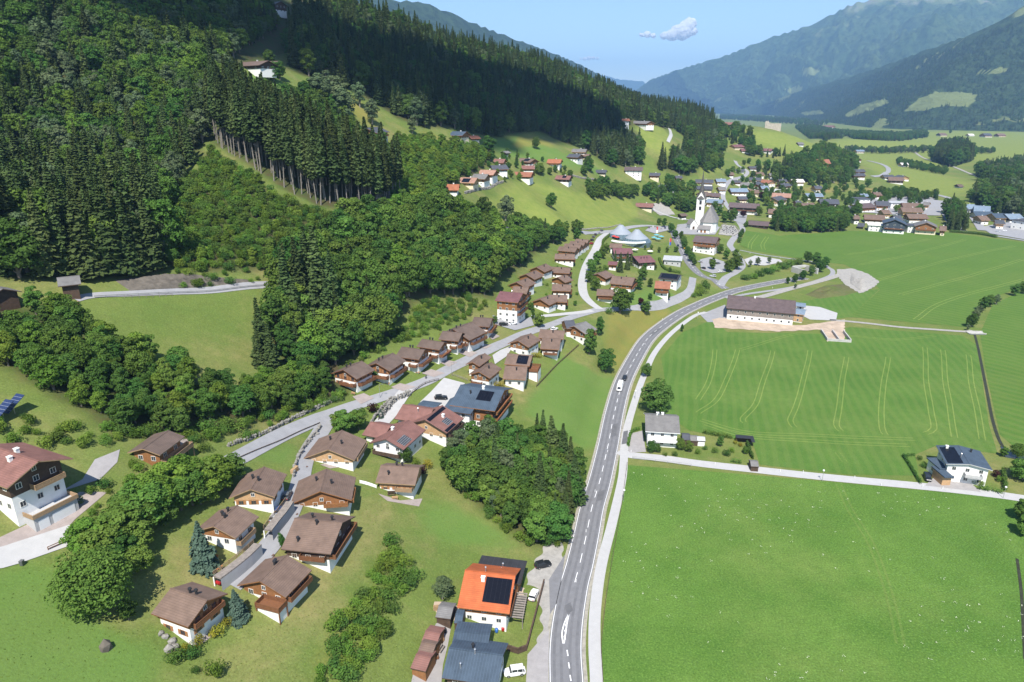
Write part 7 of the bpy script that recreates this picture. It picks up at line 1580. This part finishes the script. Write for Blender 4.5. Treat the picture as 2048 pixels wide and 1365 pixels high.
# pale carport terraces along the lower lane
def carport(pl, lab, h_=2.4, dp=1.9):
    P = at_line(pl, 2.5); z0 = float(np.mean(hgt(P[:,0], P[:,1]))); c = P.mean(0); o = empty('carport', (c[0], c[1], z0)); tag(o, lab, 'carport')
    Q = offset_line(P, -dp); d_ = MB(); zz = hgt(P[:,0], P[:,1])
    for i in range(len(P)-1):
        a, b, e, f = P[i]-c, P[i+1]-c, Q[i+1]-c, Q[i]-c; z1, z2 = zz[i]-z0+h_, zz[i+1]-z0+h_
        d_.poly([(*a,z1),(*b,z2),(*e,z2),(*f,z1),(*a,z1-.3),(*b,z2-.3),(*e,z2-.3),(*f,z1-.3)], [(0,1,2,3),(7,6,5,4),(0,4,5,1),(2,6,7,3)])
    do = d_.build('deck', WOOD_GY, o); r_ = MB()
    for i in range(len(P)-1):
        a, b = Vector((*(P[i]-c), zz[i]-z0+h_)), Vector((*(P[i+1]-c), zz[i+1]-z0+h_))
        for k in (.35, .65, .98): r_.bar(a+Vector((0,0,k)), b+Vector((0,0,k)), .09)
        r_.bar(a, a+Vector((0,0,1)), .1)
    r_.build('railing', RAIL_LT, do)
    for i in range(0, len(P), 2):
        a = P[i]-c; MB().box(a[0]-.12,a[0]+.12,a[1]-.12,a[1]+.12,zz[i]-z0-.5,zz[i]-z0+h_-.31).build('post', PLASTER, o)
    w_ = MB()
    for i in range(len(P)-1):
        a, b = Q[i]-c, Q[i+1]-c; w_.quad((*a,zz[i]-z0-3),(*b,zz[i+1]-z0-3),(*b,zz[i+1]-z0+h_-.31),(*a,zz[i]-z0+h_-.31))
    w_.build('back_wall', GREYPL, o)
carport([(574,1020),(560,1040),(545,1058),(530,1078)], 'pale timber terrace carried over parked cars at the upper chalet')
carport([(510,1105),(490,1125),(462,1148),(430,1172)], 'long pale timber terrace carport beside the lower lane')
# solar trackers on the rough slope
for x, y, lab in ((30,828,'tilted solar tracker panel, right one of the two on the rough slope'),(8,840,'tilted solar tracker panel, left one of the two on the rough slope')):
    o = empty('solar_tracker', G1(x, y), R(-20)); tag(o, lab, 'solar panel'); MB().tube((0,0,-.5),(0,0,2.6),.12,.12,8).build('post', STEEL, o)
    a = MB(); P = [(-1.3,-2.2,1.2),(1.3,-2.2,1.2),(1.3,2.2,4.0),(-1.3,2.2,4.0)]; a.poly(P+[(q[0],q[1]+.06,q[2]-.1) for q in P], [(0,1,2,3),(7,6,5,4),(0,4,5,1),(1,5,6,2),(2,6,7,3),(3,7,4,0)]); a.build('panel', mat('blue solar cells', (.025,.04,.10), .25, .1, 1.0, lines=(1,.75), line_col=(.3,.33,.38), line_w=.06), o)
# farm yard: silage bunker walls; underpass portal; stream bridge; pergola
CONC = mat('concrete', (.42,.41,.39), .9, .15, .5)
o = empty('silage_bunker', G1(1672, 676), R(-12)); tag(o, 'open concrete bunker with low walls beside the farm yard', 'bunker')
for x in (-5.5, 0, 5.5): MB().box(x-.25,x+.25,-6,9,-.5,1.6).build('side_wall', CONC, o)
MB().box(-5.7,5.7,-6.6,-6.05,-.5,1.3).build('end_wall', CONC, o)
o = empty('underpass', G1(1606, 545), R(20)); tag(o, 'pale concrete underpass portal among dark bushes', 'underpass'); MB().box(-7,-6,-8,4,-1,4.0).build('wing_wall', CONC, o); MB().box(5,6,-8,4,-1,4.0).build('wing_wall', CONC, o); MB().box(-6,5,3,4.5,2.6,4.2).build('lintel', CONC, o)
o = empty('foot_bridge', G1(1952, 668), R(-5)); tag(o, 'pale little bridge carrying the farm track over the stream', 'bridge'); MB().box(-4,4,-1.8,1.8,.1,.45).build('deck', CONC, o)
for s in (-1, 1): MB().box(-4,4,s*1.9-.12,s*1.9+.12,.45,1.0).build('parapet', CONC, o)
p = G1(1032, 1228); o = empty('pergola', p, R(-8)); tag(o, 'grey slatted timber pergola roof beside the orange roofed house', 'pergola')
for k in range(11): MB().box(-2.2,2.2,-4.2+k*.8,-3.75+k*.8,2.5,2.6).build('slat', WOOD_GY, o)
for x in (-2, 2): MB().box(x-.08,x+.08,-4.3,4.3,2.32,2.5).build('beam', WOOD_GY, o); MB().box(x-.08,x+.08,-4.2,-4.04,-1,2.32).build('post', WOOD_GY, o); MB().box(x-.08,x+.08,4.04,4.2,-1,2.32).build('post', WOOD_GY, o)
for x, y, m, lab in [(1488,886,BLACKM,'black roofed garden arbour at the end of the white house garden')]:
    o = empty('arbour', G1(x, y), R(-10)); tag(o, lab, 'arbour'); MB().box(-3,3,-1.2,1.2,2.2,2.35).build('roof', m, o); MB().box(1.8,3,-3.6,-1.21,2.2,2.35).build('side_roof', m, o); MB().box(-2.9,2.9,1.0,1.1,0,2.2).build('back_wall', WOOD_DK, o)
    for q in (-2.8, 2.8): MB().box(q-.07,q+.07,-1.1,-.96,0,2.2).build('post', WOOD_DK, o)
for x, y, W, lab, rf in [(1388,880,4,'grey garden shed roof beside the white house','grey'),(1402,882,3,'small pale shed roof in the white house garden','light'),(1372,876,5,'slate lean-to against the white house','slate'),(1508,930,4,'grey garden shed at the side road','grey')]:
    H(lab, 'shed', 'shed', rf, (x-8,y-8), (x+8,y-7), 2.8, W=W, pitch=.35, wall=WOOD_DK if rf != 'light' else PLASTER, up=None, ov=.25, wins=False)
# two small goods: satellite dish, folded parasols, blue and red barrels by the orange roofed house
for x, y, m, lab in [(993,1265,paintc('barrel blue',(.03,.12,.4)),'blue barrel at the white corner of the orange roofed house'),(1006,1262,RED_,'red barrel under the timber pergola')]:
    o = MB().lathe([(.02,0),(.34,0),(.38,.3),(.38,.75),(.34,1.0),(.02,1.0)], 12).build('barrel', m, None, True); o.location = G1(x, y); tag(o, lab, 'barrel')
parasol(401, 1262, mat('green cloth', (.02,.16,.09), .8, .1), 'closed green parasol on the nearest chalet terrace', None, .35)
o = empty('satellite_dish', G1(392, 1256, 2.6)+np.array([0,0,0]), .6); tag(o, 'white satellite dish at the corner of the nearest chalet', 'satellite dish'); MB().lathe([(.02,.0),(.3,.06),(.48,.2)], 14).build('dish', WHITEM, o); MB().tube((0,0,0),(0,0,-1.5),.03,.03,6).build('bracket', STEEL, o); o.rotation_euler = (R(60), 0, .9)
# belongings in the yard of the blue roofed house
table(878, 1300, .1, 1.2, WOOD_GY, 'weathered table in the yard between the sheds and the blue roof')
for x, y, w, d, h_, m, lab in [(884,1282,.9,.6,.8,WOOD_LT,'pale wooden crate in the yard by the blue roof'),(872,1318,1.1,.7,.7,RAIL,'brown planter box in the yard by the blue roof'),(889,1265,.7,.7,1.0,BLACKM,'black grill cabinet in the yard by the blue roof'),(905,1222,1.4,.8,.6,WOOD_GY,'grey raised bed beside the slate blue lean-to')]:
    o = empty('garden_box', G1(x, y)+np.array([0,0,.08]), .3); tag(o, lab, 'box'); b = MB()
    b.box(-w/2,w/2,-d/2,-d/2+.06,0,h_); b.box(-w/2,w/2,d/2-.06,d/2,0,h_); b.box(-w/2,-w/2+.06,-d/2+.061,d/2-.061,0,h_); b.box(w/2-.06,w/2,-d/2+.061,d/2-.061,0,h_); b.build('side_board', m, o)
    MB().box(-w/2+.06,w/2-.06,-d/2+.06,d/2-.06,.02,h_*.9).build('filling', EARTH if 'bed' in lab or 'planter' in lab else m, o)
# benches and firewood by the chalets
BEN = MB().box(-.8,.8,-.2,.2,.4,.46).box(-.7,-.6,-.18,.18,0,.4).box(.6,.7,-.18,.18,0,.4).mesh('seat', WOOD_LT); BEB = MB().box(-.8,.8,.2,.26,.5,.9).mesh('backrest', WOOD_LT)
for x, y, r0 in [(372,1268,-.8),(524,990,.3),(655,920,.4),(640,1004,.2),(790,1000,.1),(470,1095,-.7),(706,790,-.5),(775,770,-.5),(835,748,-.5)]:
    o = empty('bench', G1(x, y)+np.array([0,0,.1]), r0); tag(o, 'wooden bench beside a brown roofed chalet', 'bench', 'benches beside the chalets'); link('seat', BEN, o); link('backrest', BEB, o)
wp_ = MB(); rgw = np.random.default_rng(8)
for i in range(9):
    for j in range(5): wp_.tube((-1.3+i*.3, -.4, .15+j*.27), (-1.3+i*.3, .4, .15+j*.27), .14, .14, 6)
WPM = wp_.mesh('woodpile', mat('split firewood', (.36,.24,.13), .9, .35, 5.0))
for x, y, r0 in [(498,1128,.9),(548,1178,.8),(690,935,.3),(880,1222,.1),(845,1325,1.2),(150,612,.1),(590,945,1.3)]:
    o = link('woodpile', WPM); o.location = G1(x, y)+np.array([0,0,.02]); o.rotation_euler = (0,0,r0); tag(o, 'stacked split firewood pile near a house', 'woodpile', 'firewood piles near the houses')
# white flowers dotted through the lush field
rgf = np.random.default_rng(21); P = wpoly([(1262,940),(1500,958),(1960,1000),(2048,1012),(2200,1300),(1640,1365),(1215,1365)], 20); fa, fb = scatter(P, 3.6, rgf, .5); kk = (np.sin(fa*.07)*np.sin(fb*.09+fa*.03)+rgf.normal(0,.5,len(fa))) > .4; fa, fb = fa[kk], fb[kk]
C_ = np.column_stack([fa, fb, hgt(fa, fb)+.35]); C_ = np.vstack([C_+rgf.normal(0, .22, C_.shape)*np.array([1,1,.15]) for _ in range(4)])
Vf = cards(C_, np.tile([0,0,1.0], (len(C_), 1)), np.full(len(C_), .2), rgf, 1.0, .3)
tag(link('flowers', mesh_np('flowers', Vf, np.arange(len(Vf)).reshape(-1, 4), mat('white umbels', (.62,.66,.48), .9, .15, 2.0))), 'white flowering umbels scattered through the lush field', 'flowers', kind='stuff')
# taller grass tufts on the rough banks
def tufts(name, label, poly, sp, size, m, seed, hh=.3):
    rg = np.random.default_rng(seed); a, b = scatter(wpoly(poly, 20), sp, rg, .5); C = np.column_stack([a, b, hgt(a, b)+hh*.4]); V = cards(C, rg.normal(0,1,(len(C),3))*np.array([1,1,.5])+np.array([0,-.3,.6]), np.full(len(C), size), rg, 1.5, .3)
    tag(link(name, mesh_np(name, V, np.arange(len(V)).reshape(-1, 4), m)), label, 'grass', kind='stuff')
GT1 = leaf_mat('grass tufts', (.12,.175,.035), (.15,.20,.045), .2, .1, .01); GT2 = leaf_mat('pale grass tufts', (.16,.17,.05), (.20,.19,.07), .2, .1, .01)
tufts('grass', 'rough grass tufts on the chalet slopes', [(-40,1365),(0,1180),(110,1100),(260,1260),(480,1260),(620,1230),(700,1080),(760,960),(860,1000),(1060,1110),(900,1180),(830,1365)], 1.6, .26, GT1, 31, .15)
tufts('grass', 'pale dry grass tufts on the chalet slopes', [(300,1365),(470,1270),(620,1230),(700,1080),(760,1000),(830,1120),(760,1365)], 1.9, .24, GT2, 32, .15)
# ------------------------------------------------------------ air and clouds
hz = MB().box(-4500, 14500, -900, 26000, -1.5, 1620).mesh('haze', [])
hm = bpy.data.materials.new('valley haze'); hm.use_nodes = True
nt = hm.node_tree; nt.nodes.remove(nt.nodes['Principled BSDF'])
pv = nt.nodes.new('ShaderNodeVolumePrincipled'); pv.inputs['Color'].default_value = (0.33, 0.60, 1.0, 1); pv.inputs['Density'].default_value = 0.000066; pv.inputs['Anisotropy'].default_value = 0.0
nt.links.new(pv.outputs[0], nt.nodes['Material Output'].inputs['Volume'])
hz.materials.append(hm)
tag(link('haze', hz), kind='stuff')
CLOUDM = bpy.data.materials.new('cloud vapour'); CLOUDM.use_nodes = True
nt = CLOUDM.node_tree; nt.nodes.remove(nt.nodes['Principled BSDF'])
d_, t_ = nt.nodes.new('ShaderNodeBsdfDiffuse'), nt.nodes.new('ShaderNodeBsdfTranslucent'); x_ = nt.nodes.new('ShaderNodeMixShader'); x_.inputs[0].default_value = .6
d_.inputs[0].default_value = t_.inputs[0].default_value = (.95, .95, .96, 1)
nt.links.new(d_.outputs[0], x_.inputs[1]); nt.links.new(t_.outputs[0], x_.inputs[2]); nt.links.new(x_.outputs[0], nt.nodes['Material Output'].inputs[0])
def cloud(name, label, c, lumps, seed, disp=0.3, sub=4):
    """lumps: (dx, dy, dz, r) swelling bodies merged into one cumulus"""
    rg = np.random.default_rng(seed); b = bmesh.new()
    for dx, dy, dz, r in lumps:
        bmesh.ops.create_icosphere(b, subdivisions=sub, radius=r, matrix=Matrix.Translation((dx, dy, dz)) @ Matrix.Diagonal((1, .8, .8, 1)))
    me = bpy.data.meshes.new(name); b.to_mesh(me); b.free()
    o = link(name, me); o.location = c
    rm = o.modifiers.new('merge', 'REMESH'); rm.mode = 'VOXEL'; rm.voxel_size = max(l[3] for l in lumps)/14; rm.use_smooth_shade = True
    tx = bpy.data.textures.new(name, 'CLOUDS'); tx.noise_scale = max(l[3] for l in lumps)*.35; tx.noise_depth = 6
    d = o.modifiers.new('billow', 'DISPLACE'); d.texture = tx; d.strength = max(l[3] for l in lumps)*disp*2; d.mid_level = .5; d.texture_coords = 'LOCAL'
    me.materials.append(CLOUDM); tag(o, label, 'cloud')
    return o
c = at_t(1345, 62, 30000); s = 30000/1365*1.12
cloud('cloud', 'single white cumulus cloud in the blue sky above the valley', c, [(18*s,0,-2*s,17*s),(30*s,0,12*s,12*s),(25*s,0,6*s,14*s),(0,0,-7*s,12*s),(36*s,0,-1*s,9*s),(-14*s,0,-8*s,8*s),(8*s,0,1*s,11*s),(-45*s,0,-6*s,7*s),(-55*s,0,-7*s,5*s),(-34*s,0,-8*s,5*s)], 1, .16)

c = at_t(1178, 117, 30000); s = 30000/1365
cloud('cloud', 'thin faint strip of cloud low over the ridge end', c, [(0,0,0,5*s),(9*s,0,.5*s,4*s),(-9*s,0,-1*s,4*s),(17*s,0,0,3*s),(-17*s,0,-1*s,2.5*s)], 5, .16)
# unseen cloud added overhead, outlined so its shadow falls along the ridge
SH = [(380,-30),(640,-10),(640,60),(740,75),(850,120),(1000,160),(1100,195),(1190,245),(1250,335),(1160,312),(1060,285),(980,288),(900,262),(780,235),(660,180),(580,150),(520,110),(470,90),(300,60),(180,30)]
W = wpoly(SH, 25); zc_ = float(np.mean(hgt(W[:,0], W[:,1]))); dz_ = 1800-zc_
off_ = -np.array([h.x, h.y])/math.sin(SUN_EL)*dz_
a_, b_ = scatter(W, 55, np.random.default_rng(4), .3)
rg = np.random.default_rng(6); c = np.array([a_.mean(), b_.mean()])
cloud('cloud', 'long flat unseen cloud added overhead to shade the ridge forest', (c[0]+off_[0], c[1]+off_[1], 1800), [(x-c[0], y-c[1], rg.uniform(-12, 22), rg.uniform(38, 52)) for x, y in zip(a_, b_)], 2, .25, 2)
